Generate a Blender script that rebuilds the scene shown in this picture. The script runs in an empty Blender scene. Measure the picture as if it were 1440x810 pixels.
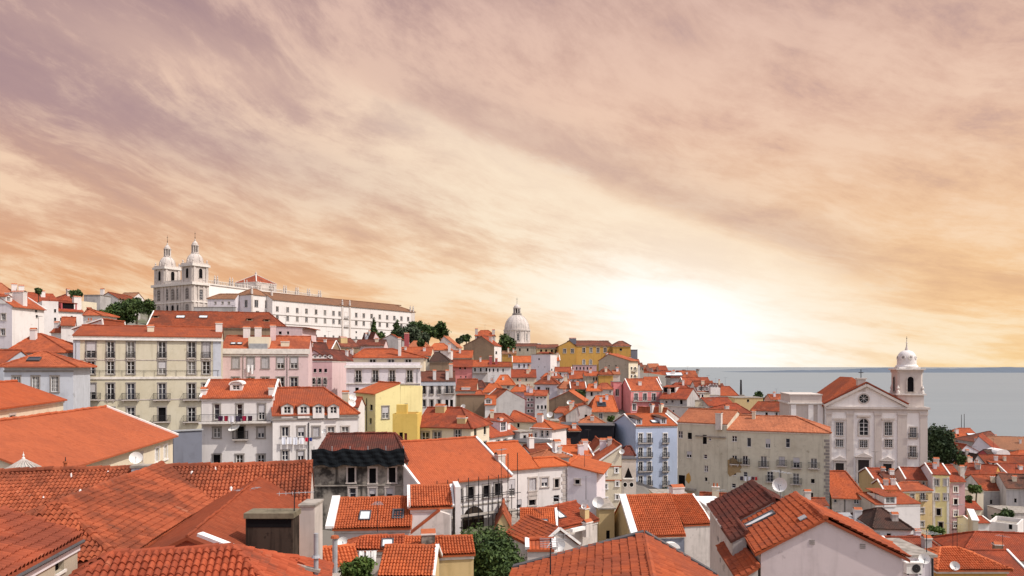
import bpy, math, random
import numpy as np
from mathutils import Vector, Matrix
R = math.radians
S = bpy.context.scene
COL = S.collection
rnd = random.Random(7)

# ------------------------------------------------------------------ camera, sky, sun, exposure
F, CX, HY, HC = 1050.0, 720.0, 516.0, 75.0        # focal length in photo pixels, principal column, horizon row, eye height (m)
cam = bpy.data.objects.new('camera', bpy.data.cameras.new('camera'))
COL.objects.link(cam); S.camera = cam
cam.location = (0, 0, HC); cam.rotation_euler = (R(90), 0, 0)
cam.data.sensor_width = 36; cam.data.lens = 36*F/1440
cam.data.shift_y = (HY-405)/1440
cam.data.clip_start = 0.5; cam.data.clip_end = 300000

SUN_EL, SUN_AZ = R(51), R(111)                     # azimuth clockwise from the view axis (+Y)
sun = bpy.data.objects.new('sun', bpy.data.lights.new('sun', 'SUN'))
COL.objects.link(sun)
sd = Vector((math.sin(SUN_AZ)*math.cos(SUN_EL), math.cos(SUN_AZ)*math.cos(SUN_EL), math.sin(SUN_EL)))
sun.rotation_euler = sd.to_track_quat('Z', 'Y').to_euler()
sun.data.energy = 4.0; sun.data.angle = R(0.6); sun.data.color = (1.0, .93, .84)
S.view_settings.view_transform = 'Standard'; S.view_settings.look = 'None'
S.view_settings.exposure = 0.0; S.view_settings.gamma = 1.0
S.view_settings.use_curve_mapping = False
S.cycles.max_bounces = 5; S.cycles.diffuse_bounces = 3; S.cycles.glossy_bounces = 2

class NG:
    """tiny helper to write node graphs"""
    def __init__(s, tree): s.t = tree; s.n = tree.nodes; s.l = tree.links
    def new(s, kind, **kw):
        n = s.n.new(kind)
        for k, v in kw.items(): setattr(n, k, v)
        return n
    def put(s, sock, v):
        if v is None: return
        if isinstance(v, bpy.types.NodeSocket): s.l.new(v, sock)
        elif isinstance(v, (tuple, list)) and sock.type == 'RGBA' and len(v) == 3: sock.default_value = (*v, 1)
        else: sock.default_value = v
    def m(s, op, a, b=None, c=None, clamp=False):
        n = s.new('ShaderNodeMath', operation=op); n.use_clamp = clamp
        s.put(n.inputs[0], a); s.put(n.inputs[1], b); s.put(n.inputs[2], c)
        return n.outputs[0]
    def mix(s, f, a, b, mode='MIX'):
        n = s.new('ShaderNodeMix', data_type='RGBA', blend_type=mode)
        s.put(n.inputs[0], f); s.put(n.inputs[6], a); s.put(n.inputs[7], b)
        return n.outputs[2]
    def comb(s, x, y, z):
        n = s.new('ShaderNodeCombineXYZ')
        s.put(n.inputs[0], x); s.put(n.inputs[1], y); s.put(n.inputs[2], z)
        return n.outputs[0]
    def sep(s, v):
        n = s.new('ShaderNodeSeparateXYZ'); s.put(n.inputs[0], v); return n.outputs
    def noise(s, v, scale, detail=3, rough=.5, dist=0):
        n = s.new('ShaderNodeTexNoise'); s.put(n.inputs['Vector'], v)
        n.inputs['Scale'].default_value = scale; n.inputs['Detail'].default_value = detail
        n.inputs['Roughness'].default_value = rough; n.inputs['Distortion'].default_value = dist
        return n.outputs['Fac']
    def ramp(s, f, stops, interp='LINEAR'):
        n = s.new('ShaderNodeValToRGB'); n.color_ramp.interpolation = interp
        e = n.color_ramp.elements
        while len(e) < len(stops): e.new(0.5)
        for q, (p, c) in zip(e, stops):
            q.position = p; q.color = (*c, 1) if len(c) == 3 else c
        s.put(n.inputs[0], f); return n.outputs[0]
    def rng(s, v, a, b, c=0., d=1.):
        n = s.new('ShaderNodeMapRange'); s.put(n.inputs[0], v)
        for i, q in enumerate((a, b, c, d)): n.inputs[i+1].default_value = q
        n.interpolation_type = 'SMOOTHSTEP'
        return n.outputs[0]

def make_world():
    w = bpy.data.worlds.new('World'); S.world = w; w.use_nodes = True
    g = NG(w.node_tree); g.n.clear()
    tc = g.new('ShaderNodeTexCoord')
    x, y, z = g.sep(tc.outputs['Generated'])
    az = g.m('ARCTAN2', x, y)
    el = g.m('ARCSINE', z)
    eld = g.m('MULTIPLY', el, 180/math.pi); azd = g.m('MULTIPLY', az, 180/math.pi)
    elp = g.m('MAXIMUM', eld, 0.0)
    # base colour by height, warmer and deeper towards the left
    f = g.m('DIVIDE', elp, 28.0, clamp=True)
    right = g.ramp(f, [(0, (.95, .63, .27)), (.14, (.93, .58, .29)), (.36, (.87, .56, .34)), (.62, (.74, .48, .365)), (1, (.60, .40, .345))])
    left = g.ramp(f, [(0, (.78, .36, .15)), (.18, (.78, .38, .175)), (.38, (.68, .41, .285)), (.62, (.47, .305, .295)), (1, (.38, .25, .265))])
    lf = g.rng(azd, -36, 14, 1, 0)
    base = g.mix(lf, right, left)
    # streaky high cloud: long shreds sloping down towards the glow, drawn thinner near the horizon
    elw = g.m('MULTIPLY', g.m('LOGARITHM', g.m('ADD', 1.0, g.m('DIVIDE', elp, 9.0)), math.e), 20.0)
    zz = g.m('ADD', g.m('MAXIMUM', z, 0.0), 0.16)
    px, py = g.m('DIVIDE', x, zz), g.m('DIVIDE', y, zz)
    A = R(18)
    s_ = g.m('ADD', g.m('MULTIPLY', px, math.sin(A)), g.m('MULTIPLY', py, math.cos(A)))
    c_ = g.m('SUBTRACT', g.m('MULTIPLY', px, math.cos(A)), g.m('MULTIPLY', py, math.sin(A)))
    th2 = R(15)
    a_ = g.m('SUBTRACT', g.m('MULTIPLY', azd, math.cos(th2)), g.m('MULTIPLY', elw, -math.sin(th2)))
    b_ = g.m('ADD', g.m('MULTIPLY', azd, math.sin(th2)), g.m('MULTIPLY', elw, math.cos(th2)))
    wn = g.noise(g.comb(g.m('DIVIDE', azd, 22), g.m('DIVIDE', elw, 14), 5.0), 1.0, 3, .5)
    b_ = g.m('ADD', b_, g.m('MULTIPLY', g.m('SUBTRACT', wn, .5), 4.5))
    n1 = g.noise(g.comb(g.m('MULTIPLY', s_, .8), g.m('MULTIPLY', c_, 1.0), 0.0), .9, 4, .55, .1)
    n2 = g.noise(g.comb(g.m('DIVIDE', a_, 20), g.m('DIVIDE', b_, 5.0), 3.0), 1.0, 9, .66, .1)
    n3 = g.noise(g.comb(g.m('DIVIDE', a_, 6.5), g.m('DIVIDE', b_, 2.2), 7.0), 1.0, 9, .7, .15)
    n4 = g.noise(g.comb(g.m('DIVIDE', azd, 9), g.m('DIVIDE', elw, 4.5), 9.0), 1.0, 9, .66, .25)
    lightc = g.ramp(f, [(0, (1.0, .82, .54)), (.3, (.96, .70, .48)), (.7, (.84, .58, .45)), (1, (.72, .49, .42))])
    darkc = g.ramp(f, [(0, (.82, .49, .24)), (.3, (.62, .37, .26)), (.55, (.42, .275, .285)), (1, (.31, .205, .24))])
    cs = g.m('ADD', g.m('MULTIPLY', n1, .16), g.m('ADD', g.m('MULTIPLY', n2, .33), g.m('ADD', g.m('MULTIPLY', n3, .31), g.m('MULTIPLY', n4, .22))))
    lightf = g.m('MULTIPLY', g.rng(cs, .48, .59), .88)
    darkf = g.m('MULTIPLY', g.rng(cs, .515, .40), .62)
    sky = g.mix(darkf, base, darkc)
    bl = g.noise(g.comb(g.m('DIVIDE', a_, 15), g.m('DIVIDE', b_, 2.6), 13.0), 1.0, 7, .62, .1)
    sky = g.mix(g.m('MULTIPLY', g.rng(bl, .55, .68), .60), sky, lightc)
    sky = g.mix(g.m('MULTIPLY', g.rng(bl, .44, .30), .22), sky, darkc)
    sky = g.mix(lightf, sky, lightc)
    # the glow low over the river, drawn out to the upper left
    dax = g.m('SUBTRACT', azd, 13.5); dey = g.m('SUBTRACT', eld, 2.6)
    th = R(20)
    u = g.m('ADD', g.m('MULTIPLY', dax, math.cos(th)), g.m('MULTIPLY', dey, -math.sin(th)))
    v = g.m('ADD', g.m('MULTIPLY', dax, math.sin(th)), g.m('MULTIPLY', dey, math.cos(th)))
    def gl(su, sv, k):
        q = g.m('ADD', g.m('POWER', g.m('DIVIDE', g.m('ABSOLUTE', u), su), 2.0), g.m('POWER', g.m('DIVIDE', g.m('ABSOLUTE', v), sv), 2.0))
        return g.m('MULTIPLY', g.m('EXPONENT', g.m('MULTIPLY', q, -1.0)), k)
    wob = g.m('ADD', .36, g.m('MULTIPLY', g.rng(cs, .43, .58), 1.15))
    def blob(a0, e0, tilt, sa, sb):
        xx, yy = g.m('SUBTRACT', azd, a0), g.m('SUBTRACT', eld, e0); c, n_ = math.cos(R(tilt)), math.sin(R(tilt))
        p_ = g.m('SUBTRACT', g.m('MULTIPLY', xx, c), g.m('MULTIPLY', yy, n_)); q_ = g.m('ADD', g.m('MULTIPLY', xx, n_), g.m('MULTIPLY', yy, c))
        q_ = g.m('ADD', q_, g.m('MULTIPLY', g.m('SUBTRACT', n4, .5), sb*2.2))
        r_ = g.m('ADD', g.m('POWER', g.m('ABSOLUTE', g.m('DIVIDE', p_, sa)), 2.0), g.m('POWER', g.m('ABSOLUTE', g.m('DIVIDE', q_, sb)), 2.0))
        return g.m('EXPONENT', g.m('MULTIPLY', r_, -1.0))
    sky = g.mix(g.m('MULTIPLY', blob(-22, 15.5, 12, 22, 2.4), .50), sky, darkc)
    tl = R(23)                                      # long cloud edge sloping down to the right, bright below and dusky above
    q = g.m('ADD', g.m('MULTIPLY', azd, math.sin(tl)), g.m('MULTIPLY', g.m('SUBTRACT', eld, 16.4), math.cos(tl)))
    q = g.m('ADD', q, g.m('MULTIPLY', g.m('SUBTRACT', n2, .5), 6.0)); q = g.m('ADD', q, g.m('MULTIPLY', g.m('SUBTRACT', n3, .5), 2.5))
    win_ = g.m('MULTIPLY', g.rng(azd, -20, 2), g.rng(azd, 31, 20))
    br = g.m('MULTIPLY', g.m('MULTIPLY', g.rng(q, .7, -1.0), g.rng(q, -8.5, -1.5)), win_)
    du = g.m('MULTIPLY', g.m('MULTIPLY', g.rng(q, -.6, .9), g.rng(q, 5.5, 1.0)), win_)
    sky = g.mix(g.m('MULTIPLY', br, .70), sky, (1.0, .83, .64))
    sky = g.mix(g.m('MULTIPLY', du, .50), sky, (.60, .42, .36))
    sky = g.mix(g.m('MULTIPLY', blob(-24, 20.5, 8, 9, 2.0), .45), sky, lightc)
    sky = g.mix(g.m('MULTIPLY', blob(12, 21, -14, 9, 2.4), .40), sky, lightc)
    halo = g.m('MULTIPLY', gl(25, 6.4, .86), wob, clamp=True)
    sky = g.mix(halo, sky, (1.0, .86, .66))
    core = g.m('MULTIPLY', gl(8.8, 4.1, 1.3), g.m('ADD', .7, g.m('MULTIPLY', wob, .35)), clamp=True)
    sky = g.mix(core, sky, (1.08, 1.05, 1.0))
    # the rest of the vault: unseen daylight overhead and behind, brightened to lift the shaded walls
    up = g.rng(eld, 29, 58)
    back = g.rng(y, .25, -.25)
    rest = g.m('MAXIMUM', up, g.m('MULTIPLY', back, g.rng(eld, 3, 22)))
    nis = g.new('ShaderNodeTexSky', sky_type='NISHITA')
    nis.sun_disc = False; nis.sun_elevation = SUN_EL; nis.sun_rotation = SUN_AZ
    nis.air_density = 1.0; nis.dust_density = 2.0
    bgn = g.new('ShaderNodeBackground'); g.put(bgn.inputs[0], nis.outputs[0]); bgn.inputs[1].default_value = .12
    bgc = g.new('ShaderNodeBackground'); g.put(bgc.inputs[0], sky); bgc.inputs[1].default_value = 1.0
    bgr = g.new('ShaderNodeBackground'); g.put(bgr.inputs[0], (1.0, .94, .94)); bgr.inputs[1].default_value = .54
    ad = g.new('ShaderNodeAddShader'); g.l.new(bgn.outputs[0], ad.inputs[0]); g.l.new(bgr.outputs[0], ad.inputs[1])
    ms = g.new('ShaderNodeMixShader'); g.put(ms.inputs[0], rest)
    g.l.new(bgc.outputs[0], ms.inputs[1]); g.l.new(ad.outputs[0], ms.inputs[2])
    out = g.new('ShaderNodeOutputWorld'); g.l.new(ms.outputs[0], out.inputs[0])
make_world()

# ------------------------------------------------------------------ materials
MATS = {}
def mat(name, build):
    if name not in MATS:
        m = bpy.data.materials.new(name); m.use_nodes = True
        g = NG(m.node_tree); g.n.clear()
        b = g.new('ShaderNodeBsdfPrincipled'); o = g.new('ShaderNodeOutputMaterial')
        g.l.new(b.outputs[0], o.inputs[0]); build(g, b); MATS[name] = m
    return MATS[name]

def plaster(name, c, c2=None, dirt=.35, streak=.3):
    """lime-washed wall: broad patchiness, vertical rain streaks, fine grain"""
    def f(g, b):
        geo = g.new('ShaderNodeNewGeometry'); p = geo.outputs['Position']
        x, y, z = g.sep(p)
        big = g.noise(p, .16 if dirt < 1 else .55, 5, .65); fine = g.noise(p, 1.3, 5, .65)
        sv = g.comb(g.m('MULTIPLY', x, 1.1), g.m('MULTIPLY', y, 1.1), g.m('MULTIPLY', z, .10))
        st = g.noise(sv, 1.2, 4, .6)
        dk = tuple(q*.55 for q in c) if c2 is None else c2
        k = g.m('MULTIPLY', g.rng(big, .42, .72), dirt)
        col = g.mix(k, c, dk)
        k2 = g.m('MULTIPLY', g.rng(st, .50, .72), streak)
        col = g.mix(k2, col, tuple(q*.6 for q in dk))
        k3 = g.m('MULTIPLY', g.rng(fine, .50, .75), dirt*.55)
        col = g.mix(k3, col, tuple(q*.7 for q in dk))
        pe = g.noise(p, .75, 7, .62)
        col = g.mix(g.m('MULTIPLY', g.rng(pe, .655, .675), min(.55, dirt*1.1)), col, tuple(q*.75 for q in dk))
        pe2 = g.noise(p, .5, 6, .7)
        col = g.mix(g.m('MULTIPLY', g.rng(pe2, .62, .64), .22), col, tuple(min(.85, q*1.12) for q in c))
        g.put(b.inputs['Base Color'], col); b.inputs['Roughness'].default_value = .92
        b.inputs['Specular IOR Level'].default_value = .15
        bp = g.new('ShaderNodeBump'); bp.inputs['Strength'].default_value = .25; bp.inputs['Distance'].default_value = .03
        g.put(bp.inputs['Height'], fine); g.l.new(bp.outputs[0], b.inputs['Normal'])
    return mat(name, f)

def flat(name, c, rough=.7, spec=.3, metal=0.0, vary=.15):
    def f(g, b):
        geo = g.new('ShaderNodeNewGeometry')
        n = g.noise(geo.outputs['Position'], 1.7, 3, .6)
        col = g.mix(g.m('MULTIPLY', g.rng(n, .35, .7), vary*2), c, tuple(q*.62 for q in c))
        g.put(b.inputs['Base Color'], col)
        b.inputs['Roughness'].default_value = rough; b.inputs['Specular IOR Level'].default_value = spec
        b.inputs['Metallic'].default_value = metal
    return mat(name, f)

TS, TL = .22, .32                                   # width and visible length of a roof tile (m)
def tiles(name, c1, c2, c3, weather=.4, bump=True, smooth=0.0):
    """c1 common tile colour, c2 lighter ones, c3 weathered patches; UV is metres along the eave / down the slope"""
    weather = weather*(1-.75*min(1, smooth))
    def f(g, b):
        uv = g.new('ShaderNodeUVMap'); u, v, _ = g.sep(uv.outputs[0])
        tu, tv = g.m('DIVIDE', u, TS), g.m('DIVIDE', v, TL)
        fu, fv = g.m('FLOOR', tu), g.m('FLOOR', tv)
        wn = g.new('ShaderNodeTexWhiteNoise'); wn.noise_dimensions = '2D'
        g.put(wn.inputs['Vector'], g.comb(fu, fv, 0.0)); r = wn.outputs['Value']
        wn2 = g.new('ShaderNodeTexWhiteNoise'); wn2.noise_dimensions = '2D'
        g.put(wn2.inputs['Vector'], g.comb(fv, fu, 0.0)); r2 = wn2.outputs['Value']
        geo = g.new('ShaderNodeNewGeometry'); p = geo.outputs['Position']
        big = g.noise(p, .23, 5, .62); mid = g.noise(p, .9, 5, .65); fin = g.noise(p, 5.0, 4, .7)
        oi = g.new('ShaderNodeObjectInfo'); orr = oi.outputs['Random']
        col = g.mix(g.m('MULTIPLY', r, .75*(1-smooth*.6)), c1, c2)
        col = g.mix(g.m('MULTIPLY', g.rng(orr, .45, 1.0), .42), col, tuple(q*.50+w_ for q, w_ in zip(c1, (.02, .012, .010))))
        col = g.mix(g.m('MULTIPLY', g.rng(orr, .50, 0.0), .24), col, (.46, .165, .088))
        dk = tuple(q*.55 for q in c1)
        col = g.mix(g.m('MULTIPLY', g.rng(r2, .80, .97), .55*(1-smooth*.7)), col, dk)
        wf = g.m('MULTIPLY', g.rng(g.m('ADD', g.m('MULTIPLY', big, .6), g.m('MULTIPLY', mid, .4)), .40, .60), min(1., weather*1.15))
        col = g.mix(wf, col, c3)
        pv = g.noise(p, .45, 7, .7); col = g.mix(g.m('MULTIPLY', g.rng(pv, .60, .66), .45*weather), col, (.115, .060, .042))
        pw = g.noise(p, .62, 6, .65); col = g.mix(g.m('MULTIPLY', g.rng(pw, .63, .70), .45*weather), col, (.42, .20, .125))
        col = g.mix(g.m('MULTIPLY', g.rng(fin, .52, .74), .28), col, tuple(q*.5 for q in c3))
        lich = g.noise(p, 2.6, 6, .7)
        col = g.mix(g.m('MULTIPLY', g.rng(lich, .64, .74), .35*weather), col, (.30, .25, .18))
        g.put(b.inputs['Base Color'], col); b.inputs['Roughness'].default_value = .88
        b.inputs['Specular IOR Level'].default_value = .12
        if bump:
            w = g.m('ABSOLUTE', g.m('SINE', g.m('MULTIPLY', tu, math.pi)))
            h = g.m('ADD', g.m('MULTIPLY', w, .06), g.m('MULTIPLY', g.m('FRACT', tv), .035))
            h = g.m('ADD', h, g.m('MULTIPLY', r, .012))
            bp = g.new('ShaderNodeBump'); bp.inputs['Strength'].default_value = .8; bp.inputs['Distance'].default_value = 1.0
            g.put(bp.inputs['Height'], h); g.l.new(bp.outputs[0], b.inputs['Normal'])
    return mat(name + ('' if bump else ' ribbed'), f)

TILE = {  # name: common, lighter, weathered, weathering
 'bright': ((.47, .106, .035), (.58, .155, .058), (.29, .078, .036), .45),
 'orange': ((.38, .082, .030), (.48, .120, .048), (.21, .058, .034), .6),
 'red':    ((.31, .060, .026), (.40, .090, .040), (.155, .045, .029), .65),
 'worn':   ((.27, .056, .023), (.40, .100, .042), (.135, .042, .025), .75),
 'brown':  ((.17, .058, .038), (.24, .078, .048), (.095, .047, .035), .8),
 'dark':   ((.075, .040, .032), (.12, .056, .040), (.05, .036, .030), .8),
 'tan':    ((.25, .125, .070), (.31, .155, .090), (.17, .095, .062), .6),
 'peach':  ((.41, .135, .064), (.49, .180, .090), (.28, .098, .052), .6),
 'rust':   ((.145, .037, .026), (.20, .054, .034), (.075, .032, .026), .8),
}
def tmat(k, ribbed=False, smooth=0.0):
    c1, c2, c3, w = TILE[k]
    return tiles('roof tiles %s%s' % (k, ' smooth' if smooth else ''), c1, c2, c3, w, not ribbed, smooth)

W_ = {  # wall colours: base, stain colour, dirt, streak
 'white':   ((.70, .66, .64), (.52, .48, .46), .40, .22),
 'cream':   ((.68, .60, .46), (.50, .43, .32), .40, .20),
 'beige':   ((.58, .53, .41), (.47, .41, .28), .45, .28),
 'lavender':((.68, .63, .66), (.46, .42, .43), .40, .25),
 'greyblue':((.50, .52, .57), (.32, .33, .36), .45, .30),
 'palepink':((.63, .535, .53), (.48, .40, .39), .40, .25),
 'pink':    ((.66, .50, .50), (.46, .33, .33), .40, .25),
 'rose':    ((.74, .28, .275), (.42, .12, .11), .40, .20),
 'salmon':  ((.66, .36, .27), (.45, .24, .18), .40, .20),
 'dustyred':((.42, .10, .11), (.26, .08, .08), .40, .25),
 'mauve':   ((.50, .32, .33), (.33, .21, .22), .45, .25),
 'yellow':  ((.76, .67, .34), (.55, .46, .22), .30, .18),
 'gold':    ((.66, .47, .13), (.46, .29, .05), .30, .20),
 'ochre':   ((.50, .285, .075), (.34, .21, .07), .50, .30),
 'mustard': ((.56, .42, .22), (.46, .33, .14), .40, .25),
 'blue':    ((.47, .54, .69), (.29, .34, .46), .25, .20),
 'olive':   ((.58, .54, .435), (.36, .32, .24), .50, .35),
 'stone':   ((.42, .36, .28), (.24, .20, .15), .60, .40),
 'brownwall':((.28, .20, .135), (.17, .12, .085), .60, .40),
 'grime':   ((.30, .27, .23), (.045, .040, .036), 1.3, 1.0),
 'grey':    ((.44, .42, .41), (.27, .25, .25), .60, .45),
 'slate':   ((.17, .18, .22), (.12, .12, .14), .40, .30),
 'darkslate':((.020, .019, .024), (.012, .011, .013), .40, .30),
 'soot':    ((.060, .042, .032), (.018, .013, .010), 1.2, 1.0),
 'churchstone':((.58, .515, .47), (.42, .36, .32), .30, .20),
 'churchwhite':((.84, .80, .77), (.66, .61, .58), .25, .15),
 'palestone':((.58, .52, .48), (.36, .32, .29), .65, .50),
}
def wmat(k):
    c, c2, d, s = W_[k]; return plaster('plaster ' + k, c, c2, d, s)

def glassm(name, c, rough):
    def f(g, b):
        geo = g.new('ShaderNodeObjectInfo')
        col = g.ramp(geo.outputs['Random'], [(0, c), (.35, tuple(q*2.6+.004 for q in c)), (.70, c), (.72, (.16, .155, .15)), (.86, (.16, .155, .15)), (.88, tuple(q*4 for q in c))], 'CONSTANT')  # brighter steps paint sky reflections into the glass colour; pale ones are curtains
        g.put(b.inputs['Base Color'], col)
        b.inputs['Roughness'].default_value = rough; b.inputs['Specular IOR Level'].default_value = .35
    return mat(name, f)
GLASS = glassm('window glass', (.012, .013, .017), .12)
VOID = flat('dark opening', (.010, .009, .010), .9, .05)
FRAME = flat('white window frame', (.74, .72, .70), .5, .3)
STONE = flat('pale dressed stone', (.52, .46, .42), .9, .15, vary=.3)
DKSTONE = flat('grey dressed stone', (.30, .27, .25), .9, .15, vary=.3)
WHITE = flat('white mortar', (.80, .77, .74), .9, .15, vary=.2)
CORN = flat('cornice plaster', (.72, .67, .62), .9, .15, vary=.25)
IRON = flat('dark iron', (.022, .020, .022), .55, .3)
SHUT = flat('grey shutter', (.50, .48, .49), .7, .2)
WOODR = flat('red painted wood', (.20, .035, .030), .6, .3)
ZINC = flat('zinc sheet', (.34, .35, .37), .45, .4, vary=.3)
LEAD = flat('dark lead flashing', (.085, .083, .09), .6, .3, vary=.3)
POTTERY = flat('terracotta pot', (.40, .115, .05), .85, .15, vary=.3)
DISHM = flat('pale dish paint', (.72, .70, .67), .45, .3)
CEMENT = flat('weathered cement', (.36, .32, .28), .95, .1, vary=.6)
PASTEL = flat('grey stair plaster', (.52, .47, .40), .9, .1, vary=.3)

# ------------------------------------------------------------------ mesh building
class MB:
    def __init__(s): s.v = []; s.f = []; s.mi = []; s.uv = []; s.mats = []
    def mat(s, m):
        if m not in s.mats: s.mats.append(m)
        return s.mats.index(m)
    def face(s, pts, m, uvs=None):
        k = len(s.v); s.v.extend([tuple(p) for p in pts]); s.f.append(tuple(range(k, k+len(pts))))
        s.mi.append(s.mat(m)); s.uv.append(uvs)
    def box(s, x0, x1, y0, y1, z0, z1, m):
        p = [(x0, y0, z0), (x1, y0, z0), (x1, y1, z0), (x0, y1, z0), (x0, y0, z1), (x1, y0, z1), (x1, y1, z1), (x0, y1, z1)]
        for q in ((0, 3, 2, 1), (4, 5, 6, 7), (0, 1, 5, 4), (1, 2, 6, 5), (2, 3, 7, 6), (3, 0, 4, 7)):
            s.face([p[i] for i in q], m)
    def beam(s, a, b, wid, hei, m, up=(0, 0, 1)):
        """rectangular bar from a to b, top face raised by hei, centred across"""
        a, b = Vector(a), Vector(b); d = (b-a).normalized(); si = d.cross(Vector(up)).normalized(); u = si.cross(d).normalized()
        h = wid/2
        r = []
        for e in (a, b): r += [e-si*h-u*hei/2, e+si*h-u*hei/2, e+si*h+u*hei/2, e-si*h+u*hei/2]
        for q in ((0, 1, 2, 3), (7, 6, 5, 4), (0, 4, 5, 1), (1, 5, 6, 2), (2, 6, 7, 3), (3, 7, 4, 0)):
            s.face([r[i] for i in q], m)
    def tube(s, a, b, r0, r1, m, n=8, caps=True):
        a, b = Vector(a), Vector(b); d = (b-a)
        if d.length < 1e-6: return
        d.normalize(); t = Vector((1, 0, 0)) if abs(d.x) < .9 else Vector((0, 1, 0))
        e1 = d.cross(t).normalized(); e2 = d.cross(e1)
        A = [a+(e1*math.cos(2*math.pi*i/n)+e2*math.sin(2*math.pi*i/n))*r0 for i in range(n)]
        B = [b+(e1*math.cos(2*math.pi*i/n)+e2*math.sin(2*math.pi*i/n))*r1 for i in range(n)]
        for i in range(n):
            j = (i+1) % n; s.face([A[i], B[i], B[j], A[j]], m)
        if caps: s.face(list(reversed(B)), m); s.face(A, m)
    def lathe(s, prof, m, n=24, c=(0, 0), squash=1.0, rot=0.0, a0=0.0, a1=2*math.pi):
        """profile [(r,z)...] about a vertical axis"""
        full = abs(a1-a0-2*math.pi) < 1e-6
        k = n if full else n+1
        ring = []
        for r, z in prof:
            ring.append([(c[0]+r*math.cos(a0+(a1-a0)*i/n+rot), c[1]+r*math.sin(a0+(a1-a0)*i/n+rot)*squash, z) for i in range(k)])
        for a, b in zip(ring, ring[1:]):
            for i in range(n):
                j = (i+1) % k
                s.face([a[i], a[j], b[j], b[i]], m)
    def prism(s, poly, d, m):
        """poly in 3D, extruded by vector d"""
        d = Vector(d); a = [Vector(p) for p in poly]; b = [p+d for p in a]
        s.face(a, m); s.face(list(reversed(b)), m)
        for i in range(len(a)):
            j = (i+1) % len(a); s.face([a[i], b[i], b[j], a[j]], m)
    def mesh(s, name):
        me = bpy.data.meshes.new(name)
        me.from_pydata(s.v, [], s.f)
        for m in s.mats: me.materials.append(m)
        me.polygons.foreach_set('material_index', s.mi)
        if any(u is not None for u in s.uv):
            lay = me.uv_layers.new(name='UVMap')
            arr = []
            for f, u in zip(s.f, s.uv):
                for i in range(len(f)): arr += list(u[i]) if u is not None else [0., 0.]
            lay.data.foreach_set('uv', arr)
        me.update(); return me

def link(name, me, parent=None, loc=(0, 0, 0), rz=0.0):
    o = bpy.data.objects.new(name, me); COL.objects.link(o)
    o.location = loc; o.rotation_euler = (0, 0, rz)
    if parent is not None: o.parent = parent
    return o
def tag(o, label=None, cat=None, group=None, kind=None):
    for k, v in (('label', label), ('category', cat), ('group', group), ('kind', kind)):
        if v: o[k] = v
    return o
def thing(name, label, cat, loc, rz=0.0, group=None):
    return tag(link(name, None, None, loc, rz), label, cat, group)

def P(x, y, D): return Vector(((x-CX)/F*D, D, HC-(y-HY)/F*D))
def ray(x, y): return Vector(((x-CX)/F, 1.0, -(y-HY)/F))
CAMP = Vector((0, 0, HC))

# roof plane covered in real ribbed tiles: strips clipped to a convex polygon
def frame_of(poly):
    """origin, eave direction e, downslope direction s, normal n of a roof polygon (Vectors)"""
    n = Vector((0, 0, 0))
    for i in range(len(poly)):
        a, b = poly[i], poly[(i+1) % len(poly)]; n += a.cross(b)
    n.normalize()
    if n.z < 0: n = -n
    e = Vector((0, 0, 1)).cross(n)
    if e.length < 1e-4: e = Vector((1, 0, 0))
    e.normalize(); s = n.cross(e).normalized()
    if s.z > 0: s = -s
    return e, s, n
def ribbed(mb, poly, m, per=6, seed=0):
    e, s, n = frame_of(poly); o = max(poly, key=lambda p: p.z)
    q = [((p-o).dot(e), (p-o).dot(s)) for p in poly]
    u0, u1 = min(a for a, _ in q), max(a for a, _ in q)
    cu = np.arange(math.floor(u0/TS)*TS, u1+TS/per, TS/per)
    cu = np.clip(cu, u0+1e-4, u1-1e-4)
    def vr(u):
        vs = []
        for i in range(len(q)):
            (a, b), (c, d) = q[i], q[(i+1) % len(q)]
            if (a-u)*(c-u) <= 0 and abs(a-c) > 1e-9: vs.append(b+(d-b)*(u-a)/(c-a))
        return (min(vs), max(vs)) if vs else (0, 0)
    R_ = [vr(u) for u in cu]
    v0, v1 = min(a for a, _ in R_), max(b for _, b in R_)
    k0, k1 = math.floor(v0/TL), math.ceil(v1/TL)
    rr = random.Random(seed)
    vv, hh, tv = [], [], []
    for k in range(k0, k1):
        vv += [k*TL, (k+1)*TL-.004]; hh += [0.0, .048]; tv += [(k+.05)*TL, (k+.95)*TL]
    nr = len(vv); base = len(mb.v); mi = mb.mat(m)
    jit = {}
    def sag(u, v): return .035*math.sin(u*.55+seed)+.03*math.sin(v*1.1+u*.23+seed*2)+.02*math.sin(u*1.7+v*.6)-.02
    for i, u in enumerate(cu):
        a, b = R_[i]; ph = u/TS
        prof = abs(math.sin(math.pi*ph))**.85*.12
        for j in range(nr):
            key = (math.floor(ph+1e-6), j//2)
            if key not in jit: jit[key] = rr.uniform(-.016, .016)+(.05 if rr.random() < .012 else 0)
            v = min(max(vv[j], a), b)
            p = o + e*float(u) + s*float(v) + n*(prof+hh[j]+jit[key]+.03+sag(float(u), v))
            mb.v.append((p.x, p.y, p.z))
    for i in range(len(cu)-1):
        um = (cu[i]+cu[i+1])/2
        for j in range(nr-1):
            if vv[j+1] <= min(R_[i][0], R_[i+1][0]) or vv[j] >= max(R_[i][1], R_[i+1][1]): continue
            A = base+i*nr+j
            mb.f.append((A, A+nr, A+nr+1, A+1)); mb.mi.append(mi)
            t0 = tv[j] if j % 2 == 0 else tv[j]; t1 = tv[j+1] if j % 2 == 0 else tv[j]
            mb.uv.append(((um, t0), (um, t0), (um, t1), (um, t1)))
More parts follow.
